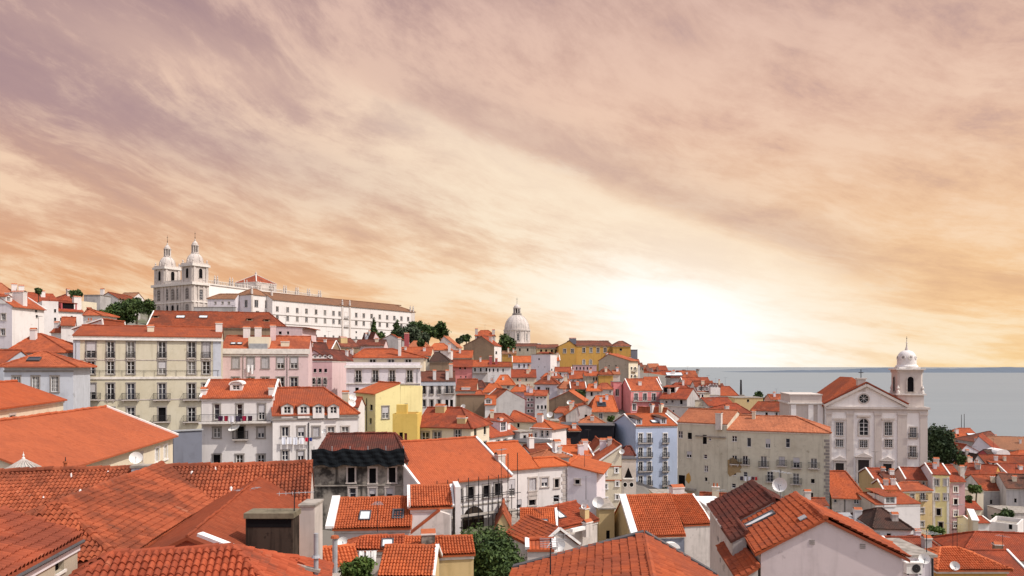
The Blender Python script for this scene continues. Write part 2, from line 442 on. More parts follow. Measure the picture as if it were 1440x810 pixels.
def slab(mb, poly, m, edge, th=.14, rib=False, seed=0):
    """roof plane as a slab th thick; top carries tile UVs or real ribbed tiles"""
    poly = [Vector(p) for p in poly]
    e, s, n = frame_of(poly); o = max(poly, key=lambda p: p.z)
    nn = Vector((0, 0, 0))
    for i in range(len(poly)): nn += poly[i].cross(poly[(i+1) % len(poly)])
    if nn.z < 0: poly.reverse()
    uv = [((p-o).dot(e)+50+seed, (p-o).dot(s)+50) for p in poly]
    mb.face(poly, m, uv)
    lo = [p-Vector((0, 0, th)) for p in poly]
    mb.face(list(reversed(lo)), edge)
    for i in range(len(poly)):
        j = (i+1) % len(poly); mb.face([poly[j], poly[i], lo[i], lo[j]], edge)
    if rib: ribbed(mb, poly, rib, seed=seed)
def cap(mb, a, b, m, r=.13):
    """row of half-round ridge tiles from a to b"""
    a, b = Vector(a), Vector(b); L = (b-a).length
    if L < .3: return
    n = max(1, int(L/.42)) if L < 40 else 1
    up = Vector((0, 0, r*.25))
    for i in range(n):
        jz = Vector((0, 0, .02*math.sin(i*1.9+a.x*3)+.025*math.sin(i*.37+a.y)))
        p, q = a.lerp(b, i/n)+up+jz, a.lerp(b, (i+1.06)/n)+up+jz
        k = len(mb.f)
        mb.tube(p, q, r*.90, r*1.14, m, 8, True)
        for t in range(k, len(mb.f)): mb.uv[t] = tuple((i*TS+.1+a.x, TL*.5+a.y) for _ in mb.f[t])
# ------------------------------------------------------------------ windows, balconies (shared meshes)
CACHE = {}
def cached(key, fn):
    if key not in CACHE: CACHE[key] = fn()
    return CACHE[key]
REC = .17                                            # how deep panes sit behind the wall face
def q5(v): return max(.2, round(v*20)/20)
def surround_mesh(w, h, sm, far):
    mb = MB(); b, p = (.16, .05)
    if sm is not None:
        mb.box(-w/2-b, -w/2, -p, .02, 0, h, sm); mb.box(w/2, w/2+b, -p, .02, 0, h, sm)
        mb.box(-w/2-b-.03, w/2+b+.03, -p-.02, .02, h, h+b*1.1, sm)
        mb.box(-w/2-b-.05, w/2+b+.05, -p-.07, .02, -.12, 0, sm)
    else:
        mb.box(-w/2-.06, w/2+.06, -.06, .02, -.08, 0, CORN)
    return mb
def frame_into(mb, w, h, style, m=None):
    m = m or FRAME; y0, y1 = REC-.07, REC-.01; t = .065
    mb.box(-w/2, -w/2+t, y0, y1, 0, h, m); mb.box(w/2-t, w/2, y0, y1, 0, h, m)
    mb.box(-w/2+t, w/2-t, y0, y1, h-t, h, m); mb.box(-w/2+t, w/2-t, y0, y1, 0, t, m)
    if w > .7: mb.box(-.045, .045, y0-.01, y1, t, h-t, m)
    if style != 'bare':
        n = 2 if h < 1.7 else 3
        for i in range(1, n+ (1 if style == 'fine' else 0)):
            z = h*i/(n+(1 if style == 'fine' else 0))
            mb.box(-w/2+t, w/2-t, y0+.01, y1, z-.02, z+.02, m)
        if style == 'fine':
            for x in (-w/4, w/4): mb.box(x-.025, x+.025, y0+.01, y1, t, h-t, m)
def quad_into(mb, w, h, m, y=REC):
    mb.face([(-w/2, y, 0), (w/2, y, 0), (w/2, y, h), (-w/2, y, h)], m)
SURR = {'s': STONE, 'd': DKSTONE, 'w': WHITE, 'n': None}

def window(parent, loc, rz, w, h, style='case', sur='s', far=False, name='window'):
    """style: case, fine, bare, dark (open hole), shut (closed shutter), half (blind half down), door, red"""
    key = (w, h, style, sur, far)
    if far:
        def mk():
            mb = surround_mesh(w, h, SURR[sur], far)
            if style == 'shut': quad_into(mb, w, h, SHUT, REC-.05)
            elif style == 'dark': quad_into(mb, w, h, VOID)
            else: quad_into(mb, w, h, GLASS); frame_into(mb, w, h, 'bare')
            return mb.mesh('window')
        return link(name, cached(('wf',)+key, mk), parent, loc, rz)
    o = link(name, cached(('ws', w, h, sur), lambda: surround_mesh(w, h, SURR[sur], far).mesh('surround')), parent, loc, rz)
    def pane(mt):
        mb = MB(); quad_into(mb, w, h, mt); return mb.mesh('pane')
    if style == 'dark':
        link('pane', cached(('pv', w, h), lambda: pane(VOID)), o); return o
    if style in ('door', 'red', 'shut'):
        def mk():
            mb = MB(); mt = {'door': flat('dark green door paint', (.03, .045, .04), .6), 'red': WOODR, 'shut': SHUT}[style]
            y0 = REC-.08
            for s in (-1, 1):
                x0, x1 = (-w/2+.02, -.015) if s < 0 else (.015, w/2-.02)
                mb.box(x0, x1, y0, y0+.05, .02, h-.03, mt)
                if style == 'shut':
                    k = int(h/.13)
                    for i in range(1, k): mb.box(x0+.06, x1-.06, y0-.02, y0, i*h/k-.03, i*h/k+.03, mt)
                else:
                    for a, b in ((.08, .45), (.52, .93)): mb.box(x0+.08, x1-.08, y0-.025, y0, h*a, h*b, mt)
            quad_into(mb, w, h, VOID)
            return mb.mesh('leaf')
        link('shutter' if style == 'shut' else 'door', cached(('dl',)+key, mk), o); return o
    link('pane', cached(('pg', w, h), lambda: pane(GLASS)), o)
    def fr():
        mb = MB(); frame_into(mb, w, h, style); return mb.mesh('frame')
    link('frame', cached(('fr', w, h, style), fr), o)
    if style == 'half':
        def bl():
            mb = MB(); mb.box(-w/2+.02, w/2-.02, REC-.13, REC-.08, h*.45, h-.02, SHUT); return mb.mesh('blind')
        link('blind', cached(('bl', w, h), bl), o)
    return o

def arch_pts(w, h, n=10):
    """outline of an arched opening, base at z=0, total height h"""
    r = w/2; z = h-r
    return [(-r, 0), (r, 0)] + [(r*math.cos(math.pi*i/n), z+r*math.sin(math.pi*i/n)) for i in range(n+1)]
def arch_window(parent, loc, rz, w, h, glass=True, sur='s', bw=.18, name='window'):
    def mk():
        mb = MB(); sm = SURR[sur] or CORN
        a, b = arch_pts(w, h), arch_pts(w+2*bw, h+bw)
        n = len(a)
        for i in range(1, n-1+1):
            j = (i+1) % n
            if i == n-1 and j == 0: pass
            f = [(a[i][0], -.10, a[i][1]), (a[j][0], -.10, a[j][1]), (b[j][0], -.10, b[j][1]), (b[i][0], -.10, b[i][1])]
            mb.face(f, sm)
            mb.face([(b[i][0], -.10, b[i][1]), (b[j][0], -.10, b[j][1]), (b[j][0], 0, b[j][1]), (b[i][0], 0, b[i][1])], sm)
            mb.face([(a[i][0], -.10, a[i][1]), (a[i][0], -.015, a[i][1]), (a[j][0], -.015, a[j][1]), (a[j][0], -.10, a[j][1])], sm)
        mb.box(-w/2-bw-.06, w/2+bw+.06, -.16, 0, -.14, 0, sm)
        return mb.mesh('surround')
    o = link(name, cached(('as', w, h, sur, bw), mk), parent, loc, rz)
    def pn():
        mb = MB(); mb.face([(x, -.015, z) for x, z in arch_pts(w, h)], GLASS if glass else VOID); return mb.mesh('pane')
    link('pane', cached(('ap', w, h, glass), pn), o)
    if glass:
        def fr():
            mb = MB(); t = .05
            for x in (-w/2+t, 0, w/2-t): mb.box(x-t, x+t, -.05, -.018, 0, h-w*.5 if x else h-.03, FRAME)
            for k in range(4): mb.box(-w/2, w/2, -.048, -.02, (h-w/2)*k/3-.04+.04*(k == 0), (h-w/2)*k/3+.04, FRAME)
            return mb.mesh('frame')
        link('frame', cached(('af', w, h), fr), o)
    return o

def balcony(parent, loc, rz, w, dep=.5, h=.95, bar=.14):
    w = q5(w)
    def sl():
        mb = MB(); mb.box(-w/2, w/2, -dep, -.002, -.16, 0, STONE)
        for s in (-1, 1): mb.box(s*(w/2-.25)-.07, s*(w/2-.25)+.07, -dep*.7, -.002, -.42, -.162, STONE)
        return mb.mesh('slab')
    o = link('balcony', cached(('bs', w, dep), sl), parent, loc, rz)
    def ra():
        mb = MB(); t = .016
        for z in (.06, h): mb.box(-w/2+.02, w/2-.02, -dep+.02, -dep+.06, z, z+.045, IRON); 
        for s in (-1, 1):
            for z in (.06, h): mb.box(s*(w/2-.04)-.02, s*(w/2-.04)+.02, -dep+.062, -.005, z, z+.045, IRON)
        k = int(w/bar)
        for i in range(k+1):
            x = -w/2+.04+(w-.08)*i/k; mb.box(x-t, x+t, -dep+.024, -dep+.056, .002, h, IRON)
        k = max(1, int(dep/bar))
        for s in (-1, 1):
            for i in range(1, k):
                y = -dep+.04+(dep-.06)*i/k; mb.box(s*(w/2-.04)-t, s*(w/2-.04)+t, y-t, y+t, .002, h, IRON)
        return mb.mesh('railing')
    link('railing', cached(('br', w, dep, h), ra), o)
    return o

# ------------------------------------------------------------------ the house
HOUSES = []                                          # footprints: the ground is laid under them later
class House: pass

def hit_v(A, d, x):
    """parameter along the vertical plane through A with horizontal direction d where photo column x meets it, and the depth there"""
    k = (x-CX)/F
    # A.x + t d.x = k (A.y + t d.y)
    t = (k*A[1]-A[0])/(d[0]-k*d[1])
    return t, A[1]+t*d[1]

def house(label, x0, y0, x1, D0, D1=None, y1=None, *, d=None, xl=None, xr=None, yr=None, pit=26, axis='u',
          apex=None, rise=None, rp=.5, hx=(None, None), h0=0., h1=0., H=9., yb=None, wall='white', sides=None, roof='orange',
          smooth=0.0, rib=False, flatroof=False, over=.35, gover=.12, verge='', corn=True, win=(), name='house', cat='house',
          group=None, parent=None, capr=.13, trim=None, edge=None, parapet=0.0, base=None, wname='wall', rname='roof', kind=None):
    if y1 is not None: D1 = D0*(y0-HY)/(y1-HY)
    if D1 is None: D1 = D0
    if D0 > 150 and cat == 'house' and roof in ('orange', 'red'):   # no two neighbours' tiles have aged alike
        roof = random.Random(label).choice(('orange', 'orange', 'bright', 'peach', 'worn') if roof == 'orange' else ('red', 'red', 'worn', 'orange'))
    A, B = P(x0, y0, D0), P(x1, y0, D1)
    ze = A.z
    U = Vector((B.x-A.x, B.y-A.y, 0)); w = U.length; U.normalize(); V = Vector((-U.y, U.x, 0))
    far = (D0+D1)/2 > 200
    if xl is not None or xr is not None:            # turn the house until its side wall ends at that photo column
        if d is None: d = 9.
        C0 = B if xr is not None else A; xx = xr if xr is not None else xl
        def side(ph):
            q = C0+Vector((-math.sin(ph), math.cos(ph), 0))*d; return CX+q.x/q.y*F-xx
        lo, hi = -1.2, 1.2
        if side(lo)*side(hi) < 0:
            for _ in range(60):
                md = (lo+hi)/2
                if side(md)*side(lo) > 0: lo = md
                else: hi = md
            ph = (lo+hi)/2; U = Vector((math.cos(ph), math.sin(ph), 0)); V = Vector((-U.y, U.x, 0))
            if xr is not None:
                t = hit_v(B, U, x0)[0]; A = B+U*t; w = -t
            else: w = hit_v(A, U, x1)[0]
        else: print('SIDE?', label)
        A.z = ze
    if apex is not None:
        t, Dp = hit_v(A, U, apex[0]); ur = t/w; rise = HC-(apex[1]-HY)/F*Dp-ze
        if d is None: d = 10.
    elif axis == 'v':
        ur = rp
        if d is None: d = 10.
        if rise is None: rise = math.tan(R(pit))*w*min(rp, 1-rp)
    else: ur = .5
    if axis == 'u' and not flatroof:
        if yr is not None:
            M_ = A+U*(w/2)
            def py(v, tn):
                q = M_+V*v; return HY-(ze+tn*v-HC)/q.y*F
            if d is None:
                tn = math.tan(R(pit)); lo, hi = .3, 22.
                if py(hi, tn) > yr: vr = hi
                else:
                    for _ in range(50):
                        md = (lo+hi)/2
                        if py(md, tn) > yr: lo = md
                        else: hi = md
                    vr = (lo+hi)/2
                d = vr/rp; rise = vr*tn
            else:
                vr = d*rp; q = M_+V*vr; rise = HC-(yr-HY)/F*q.y-ze
        else:
            if d is None: d = 8.
            vr = d*rp
            if rise is None: rise = math.tan(R(pit))*vr
        if hx[0] is not None: h0 = hit_v(A+V*vr, U, hx[0])[0]
        if hx[1] is not None: h1 = w-hit_v(A+V*vr, U, hx[1])[0]
    if d is None: d = 8.
    if w > 32 or d > 22 or (rise or 0) > 5.5 or w < .8 or d < .7 or (rise is not None and rise < 0): print('ODD', label, 'w %.1f d %.1f rise %s' % (w, d, rise))
    if yb is not None: H = ze-(HC-(yb-HY)/F*min(D0, D1))+.8
    elif parent is None and not far and H < 20: H += 4.
    zb = ze-H
    h = House(); h.A, h.U, h.V, h.w, h.d, h.H, h.ze, h.zb, h.far = A, U, V, w, d, H, ze, zb, far
    rz = math.atan2(U.y, U.x); h.rz = rz
    if parent is None:
        c = A+U*(w/2)+V*(d/2)
        h.root = thing(name, label, cat, (c.x, c.y, zb), rz, group)
        if kind: h.root['kind'] = kind
        h.off = Vector((-w/2, -d/2, 0)); h.top = h
        HOUSES.append((h, base))
    else:
        h.root = parent.root; h.top = parent
        r = parent
        loc = Matrix.Rotation(-r.rz, 3, 'Z') @ (Vector((A.x, A.y, zb))-r.root_world())
        h.off = loc
        h.sub = rz-r.rz
    if parent is None: h.sub = 0.0
    h.root_world = lambda: Vector(h.top.root.location)
    def loc(p): return h.off+Matrix.Rotation(h.sub, 3, 'Z') @ Vector(p)
    h.loc = loc
    def add(nm, mb, p=(0, 0, 0), rzz=0.0): return link(nm, mb.mesh(nm), h.root, loc(p), h.sub+rzz)
    h.add = add
    h.toloc = lambda P_: Matrix.Rotation(-rz, 3, 'Z') @ (P_-Vector((A.x, A.y, zb)))
    # ---- windows: photo pixel -> wall coordinates
    holes = {'F': [], 'L': [], 'R': []}; jobs = []
    face = {'F': (Vector((0, 0, 0)), 0.0, w), 'L': (Vector((0, d, 0)), -math.pi/2, d), 'R': (Vector((w, 0, 0)), math.pi/2, d)}
    for wd in win:
        f = wd.get('f', 'F'); o_, a_, W = face[f]
        org = A+(U*o_.x+V*o_.y); ax = {'F': U, 'L': -V, 'R': V}[f]
        px, pyy = wd['x'], wd['y']
        t, Dp = hit_v(org, ax, px)
        z = HC-(pyy-HY)/F*Dp-zb
        tw = [hit_v(org, ax, px+s*wd['w']/2)[0] for s in (-1, 1)]
        ww, hh = q5(abs(tw[1]-tw[0])), q5(wd['h']/F*Dp)
        jobs.append((f, t, z-hh/2, ww, hh, wd))
        if t-ww/2 < .05 or t+ww/2 > W-.05 or z+hh/2 > H-.02 or z-hh/2 < .05:
            jobs.pop(); continue
        if wd.get('s') != 'arch' and not wd.get('prox'): holes[f].append((t-ww/2, t+ww/2, z-hh/2, z+hh/2))
    # ---- walls
    mb = MB(); wm = wmat(wall); sides = sides or {}
    def wall_face(f, W, mt):
        o_, a_, _ = face[f] if f in face else (Vector((w, d, 0)), math.pi, w)
        ca, sa = math.cos(a_), math.sin(a_)
        def tr(x, y, z): return (o_.x+x*ca-y*sa, o_.y+x*sa+y*ca, z)
        hs = holes.get(f, [])
        xs = sorted({0., W}|{v for q in hs for v in q[:2]}); zs = sorted({0., H}|{v for q in hs for v in q[2:]})
        for i in range(len(xs)-1):
            if xs[i+1]-xs[i] < 1e-6: continue
            xm = (xs[i]+xs[i+1])/2; start = None
            for j in range(len(zs)-1):
                zm = (zs[j]+zs[j+1])/2
                solid = not any(q[0] < xm < q[1] and q[2] < zm < q[3] for q in hs)
                if solid and start is None: start = zs[j]
                if start is not None and (not solid or j == len(zs)-2):
                    e = zs[j] if not solid else zs[j+1]
                    mb.face([tr(xs[i], 0, start), tr(xs[i+1], 0, start), tr(xs[i+1], 0, e), tr(xs[i], 0, e)], mt); start = None
        for a, b, c, e in hs:
            dd = REC+.01
            for p in (((a, 0, c), (a, dd, c), (a, dd, e), (a, 0, e)), ((b, 0, c), (b, 0, e), (b, dd, e), (b, dd, c)),
                      ((a, 0, e), (a, dd, e), (b, dd, e), (b, 0, e)), ((a, 0, c), (b, 0, c), (b, dd, c), (a, dd, c))):
                mb.face([tr(*q) for q in p], mt)
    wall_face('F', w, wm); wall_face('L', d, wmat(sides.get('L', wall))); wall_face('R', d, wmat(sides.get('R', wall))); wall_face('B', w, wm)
    h.planes = {}
    zt = H
    if flatroof:
        pz = H-parapet
        mb.face([(0, 0, H), (w, 0, H), (w, .25, H), (0, .25, H)], wm); mb.face([(0, d-.25, H), (w, d-.25, H), (w, d, H), (0, d, H)], wm)
        mb.face([(0, .25, H), (.25, .25, H), (.25, d-.25, H), (0, d-.25, H)], wm); mb.face([(w-.25, .25, H), (w, .25, H), (w, d-.25, H), (w-.25, d-.25, H)], wm)
        for p in (((.25, .25), (w-.25, .25)), ((w-.25, .25), (w-.25, d-.25)), ((w-.25, d-.25), (.25, d-.25)), ((.25, d-.25), (.25, .25))):
            mb.face([(*p[0], H), (*p[1], H), (*p[1], pz), (*p[0], pz)], wm)
        rm = MB(); rmt = {'zinc': ZINC, 'cement': CEMENT, 'white': WHITE, 'dark': LEAD}.get(roof) or tmat(roof)
        if parapet <= 0: pz = H+.004
        e = .25 if parapet > 0 else -.15
        rm.box(e, w-e, e, d-e, pz-.15 if parapet > 0 else H+.002, pz+.002 if parapet > 0 else H+.14, rmt)
        add(rname, rm)
        h.planes['top'] = [Vector((0, 0, pz)), Vector((w, 0, pz)), Vector((w, d, pz)), Vector((0, d, pz))]
    else:
        # ridge along u (or along v with roles swapped)
        if axis == 'u': L, T, r_ = w, d, d*rp
        else: L, T, r_ = d, w, w*ur
        def sw(a, b, z): return Vector((a, b, z)) if axis == 'u' else Vector((b, a, z))
        tf = rise/max(r_, .01); tb = rise/max(T-r_, .01)
        dz = over*min(tf, 1.2 if r_ < .05 else tf)
        of = dz/tf; ob = min(dz/tb, 1.) if T-r_ > .05 else .05
        ol = dz*h0/rise if h0 > 0 else gover; orr = dz*h1/rise if h1 > 0 else gover
        zl, zr_ = H-dz, H+rise
        R0, R1 = sw(h0 if h0 > 0 else -gover, r_, zr_), sw(L-h1 if h1 > 0 else L+gover, r_, zr_)
        E00, E10 = sw(-ol, -of, zl), sw(L+orr, -of, zl)
        E01, E11 = sw(-ol, T+ob, zl), sw(L+orr, T+ob, zl)
        lift = Vector((0, 0, .16))
        for q in (R0, R1, E00, E10, E01, E11): q += lift
        hip = (R0-R1).length < .05
        if r_ > .05: h.planes['front' if axis == 'u' else 'left'] = [E00, E10, R1, R0] if not hip else [E00, E10, R0]
        if T-r_ > .05: h.planes['back' if axis == 'u' else 'right'] = [E11, E01, R0, R1] if not hip else [E11, E01, R0]
        if h0 > 0: h.planes['left' if axis == 'u' else 'front'] = [E01, E00, R0]
        if h1 > 0: h.planes['right' if axis == 'u' else 'back'] = [E10, E11, R1]
        rm = MB(); tm = tmat(roof, rib, smooth); tb_ = tmat(roof, False, smooth)
        ed = edge or tb_
        sd_ = len(HOUSES)*13
        for k, pl in h.planes.items():
            fc = (k not in ('back',) or parent is not None) and rib
            slab(rm, pl, tb_, ed, .14, tm if fc else False, sd_)
        cr = capr
        if not hip: cap(rm, R0, R1, tb_, cr)
        if h0 > 0: cap(rm, R0, E00, tb_, cr); cap(rm, R0, E01, tb_, cr)
        if h1 > 0: cap(rm, R1, E10, tb_, cr); cap(rm, R1, E11, tb_, cr)
        h.roof = add(rname, rm); h.rise = rise; h.R0, h.R1 = R0, R1
        # gable triangles
        if h0 <= 0:
            p = [sw(0, 0, H), sw(0, r_, zr_), sw(0, T, H)]; mb.face(p, wmat(sides.get('L', wall)) if axis == 'u' else wm)
        if h1 <= 0:
            p = [sw(L, 0, H), sw(L, T, H), sw(L, r_, zr_)]; mb.face(p, wmat(sides.get('R', wall)) if axis == 'u' else wm)
        if T-r_ <= .05:
            mb.face([sw(0, T, H), sw(L, T, H), sw(L, T, zr_), sw(0, T, zr_)], wm)
        if verge:
            up = Vector((0, 0, .06))
            for ch, E, R_, E2 in (('L', E00, R0, E01), ('R', E10, R1, E11)):
                if ch in verge:
                    vb = MB()
                    if r_ > .05: vb.beam(E+up, R_+up, .24, .20, WHITE)
                    if T-r_ > .05: vb.beam(R_+up, E2+up, .24, .20, WHITE)
                    add('verge', vb)
        if corn and over > .1 and H-dz > 1:
            cb = MB(); t = trim or CORN; k = min(.12, over*.4)
            if axis == 'v': cb = MB()
            cb.box(-.02 if h0 <= 0 or axis == 'v' else -k, w+.02 if h1 <= 0 or axis == 'v' else w+k, -k, -.003, H-.32, H-.02, t)
            if axis == 'u' and h0 > 0: cb.box(-k, -.003, .0, d, H-.32, H-.02, t)
            if axis == 'u' and h1 > 0: cb.box(w+.003, w+k, .0, d, H-.32, H-.02, t)
            if axis == 'v':
                for xa, xb in ((-k, -.003), (w+.003, w+k)): cb = MB(); cb.box(xa, xb, .0, d, H-.28, H-.03, t); add('cornice', cb)
            else: add('cornice', cb)
    h.wall = add(wname, mb)
    # ---- windows
    h.wins = []
    for f, t, z, ww, hh, wd in jobs:
        o_, a_, _ = face[f]
        ca, sa = math.cos(a_), math.sin(a_)
        p = loc((o_.x+t*ca, o_.y+t*sa, z))
        st = wd.get('s', 'case'); su = wd.get('su', 's')
        if st == 'arch': h.wins.append(arch_window(h.root, p, h.sub+a_, ww, hh, True, su))
        elif st == 'archd': h.wins.append(arch_window(h.root, p, h.sub+a_, ww, hh, False, su))
        else: h.wins.append(window(h.root, p, h.sub+a_, ww, hh, st, su, far or wd.get('far', False), 'door' if wd.get('door') else 'window'))
        bl = wd.get('b')
        if bl == 'j': balcony(h.root, loc((o_.x+t*ca, o_.y+t*sa, z+.02)), h.sub+a_, ww+.3, .18, .9)
        elif bl: balcony(h.root, loc((o_.x+t*ca, o_.y+t*sa, z+.02)), h.sub+a_, ww+(bl if bl > .2 else .7), .55, .95)
    return h

def grid(xs, ys, w, h, **k):
    """windows at every column and row given in photo pixels"""
    return [dict(x=x, y=y, w=w, h=h, **k) for y in ys for x in xs]
def at(x, y, w, h, **k): return [dict(x=x, y=y, w=w, h=h, **k)]

def plane_of(h, k): return h.planes[k] if k in h.planes else next(iter(h.planes.values()))
def on_roof(h, x, y, plane='front'):
    """local point of a roof plane seen at photo pixel (x, y)"""
    pl = [Vector(p) for p in plane_of(h, plane)]
    e, s, n = frame_of(pl)
    o = h.toloc(CAMP); dr = Matrix.Rotation(-h.rz, 3, 'Z') @ ray(x, y)
    t = (pl[0]-o).dot(n)/dr.dot(n)
    return o+dr*t
def on_wall(h, x, y, f='F'):
    """local point on a wall"""
    A, U, V = h.A, h.U, h.V
    org, ax = {'F': (A, U), 'L': (A, V), 'R': (A+U*h.w, V)}[f]
    t, D = hit_v(org, ax, x); z = HC-(y-HY)/F*D-h.zb
    return {'F': Vector((t, 0, z)), 'L': Vector((0, t, z)), 'R': Vector((h.w, t, z))}[f]

def chimney(h, x, y, w=.7, dp=.6, ht=1.5, m='white', plane='front', pots=0, capm=None, point=None):
    p = point if point is not None else on_roof(h, x, y, plane)
    mb = MB(); wm = wmat(m)
    mb.box(-w/2, w/2, -dp/2, dp/2, -.9, ht, wm)
    mb.box(-w/2-.07, w/2+.07, -dp/2-.07, dp/2+.07, ht+.002, ht+.12, capm or CORN)
    if pots:
        for i in range(pots):
            cx = (i-(pots-1)/2)*w/max(pots, 1)
            mb.tube((cx, 0, ht+.12), (cx, 0, ht+.6), .12, .10, POTTERY, 8)
    elif not capm:
        z = ht+.124
        mb.face([(-w/2-.05, -dp/2-.05, z), (w/2+.05, -dp/2-.05, z), (w/2+.05, 0, z+.28), (-w/2-.05, 0, z+.28)], POTTERY)
        mb.face([(w/2+.05, dp/2+.05, z), (-w/2-.05, dp/2+.05, z), (-w/2-.05, 0, z+.28), (w/2+.05, 0, z+.28)], POTTERY)
    par = getattr(h, 'roof', None)
    if par is not None: return link('chimney', mb.mesh('chimney'), par, p)
    return link('chimney', mb.mesh('chimney'), h.root, h.loc(p), h.sub)

def dormer(h, x, y, w=1.3, ht=1.25, m='white', roof='orange', plane='front', style='case', kind='gable', rise=.4, proud=.0):
    """dormer whose window bottom centre is seen at pixel (x, y)"""
    p = on_roof(h, x, y, plane); pl = plane_of(h, plane)
    e, s, n = frame_of([Vector(q) for q in pl]); sl = -s.z/math.hypot(s.x, s.y)
    ang = math.atan2(s.y, s.x)+math.pi/2           # local -Y faces downslope
    L = (ht+(rise if kind != 'shed' else .15))/max(sl, .3)+.2
    mb = MB(); wm = wmat(m); W = w+.35
    hw, hh = q5(w-.25), q5(ht-.2)
    # front with a hole, cheeks
    y0 = -.02
    mb.face([(-W/2, y0, -.5), (-hw/2, y0, -.5), (-hw/2, y0, ht), (-W/2, y0, ht)], wm)
    mb.face([(hw/2, y0, -.5), (W/2, y0, -.5), (W/2, y0, ht), (hw/2, y0, ht)], wm)
    mb.face([(-hw/2, y0, -.5), (hw/2, y0, -.5), (hw/2, y0, .1), (-hw/2, y0, .1)], wm)
    mb.face([(-hw/2, y0, .1+hh), (hw/2, y0, .1+hh), (hw/2, y0, ht), (-hw/2, y0, ht)], wm)
    for sx in (-1, 1): mb.face([(sx*W/2, y0, -.5), (sx*W/2, L, -.5), (sx*W/2, L, ht), (sx*W/2, y0, ht)], wm)
    for sx in (-1, 1): mb.face([(sx*hw/2, y0, .1), (sx*hw/2, y0+.2, .1), (sx*hw/2, y0+.2, .1+hh), (sx*hw/2, y0, .1+hh)], wm)
    ov = .14
    rb = MB(); tm = tmat(roof)
    if kind == 'gable':
        mb.face([(-W/2, y0, ht), (W/2, y0, ht), (0, y0, ht+rise)], wm)
        for sx in (-1, 1):
            slab(rb, [(sx*(W/2+ov), y0-ov, ht-ov*rise/(W/2)+.02), (sx*(W/2+ov), L, ht-ov*rise/(W/2)+.02), (0, L, ht+rise+.02), (0, y0-ov, ht+rise+.02)], tm, tm, .08)
    elif kind == 'shed':
        slab(rb, [(-W/2-ov, y0-ov, ht+.05), (W/2+ov, y0-ov, ht+.05), (W/2+ov, L+.3, ht+.05+L*.12), (-W/2-ov, L+.3, ht+.05+L*.12)], tm, tm, .08)
    else:                                           # arched white hood
        n = 8; pts = [((W/2+ov)*math.cos(math.pi*i/n), ht+.02+rise*math.sin(math.pi*i/n)) for i in range(n+1)]
        for a, b in zip(pts, pts[1:]):
            rb.prism([(a[0], y0-ov, a[1]), (b[0], y0-ov, b[1]), (b[0]*.9, y0-ov, b[1]-.12), (a[0]*.9, y0-ov, a[1]-.12)], (0, L+ov, 0), WHITE)
        mb.face([(x_*.9, y0, z_-.12) for x_, z_ in pts], wm)
    par = getattr(h, 'roof', None)
    base_loc, rot = (p, ang) if par is not None else (h.loc(p), h.sub+ang)
    o = link('dormer', mb.mesh('dormer'), h.root, h.loc(p), h.sub+ang)
    link('roof', rb.mesh('roof'), o)
    wb = MB(); quad_into(wb, hw, hh, VOID if style == 'dark' else GLASS, .14)
    if style != 'dark':
        t = MB(); frame_into(wb, hw, hh, 'case')
    link('window', wb.mesh('window'), o, (0, 0, .1))
    return o

def skylight(h, x, y, w=.8, l=1.1, plane='front', pale=True):
    p = on_roof(h, x, y, plane); e, s, n = frame_of([Vector(q) for q in plane_of(h, plane)])
    mb = MB()
    def q(a, b, c): return p+e*a+s*b+n*c
    fm = LEAD
    for a0, a1, b0, b1 in ((-w/2-.1, w/2+.1, -l/2-.1, -l/2), (-w/2-.1, w/2+.1, l/2, l/2+.1), (-w/2-.1, -w/2, -l/2, l/2), (w/2, w/2+.1, -l/2, l/2)):
        pts = [q(a0, b0, -.05), q(a1, b0, -.05), q(a1, b1, -.05), q(a0, b1, -.05)]
        mb.prism(pts, n*.29, fm)
    mb.face([q(-w/2, -l/2, .18), q(w/2, -l/2, .18), q(w/2, l/2, .18), q(-w/2, l/2, .18)], flat('skylight glass', (.72, .74, .76), .3, .5) if pale else GLASS)
    return link('skylight', mb.mesh('skylight'), h.roof if hasattr(h, 'roof') else h.root, (0, 0, 0) if hasattr(h, 'roof') else h.loc((0, 0, 0)), 0 if hasattr(h, 'roof') else h.sub)

def world(h, p):
    """local point of a house -> world"""
    return Matrix.Rotation(h.rz, 3, 'Z') @ Vector(p) + Vector((h.A.x, h.A.y, h.zb))

def band(h, z0, z1, m=None, proud=.08, nm='string_course', x0=None, x1=None, f='F'):
    mb = MB(); m = m or CORN
    if f == 'F': mb.box(-proud if x0 is None else x0, (h.w+proud) if x1 is None else x1, -proud, -.003, z0, z1, m)
    elif f == 'L': mb.box(-proud, -.003, 0, h.d, z0, z1, m)
    else: mb.box(h.w+.003, h.w+proud, 0, h.d, z0, z1, m)
    return h.add(nm, mb)
def pipe(h, x, y0, y1, f='F', m=None, r=.06):
    a, b = on_wall(h, x, y0, f), on_wall(h, x, y1, f)
    o = {'F': Vector((0, -.09, 0)), 'L': Vector((-.09, 0, 0)), 'R': Vector((.09, 0, 0))}[f]
    mb = MB(); mb.tube(a+o, Vector((a.x, a.y, b.z))+o, r, r, m or ZINC, 7); h.add('drainpipe', mb)

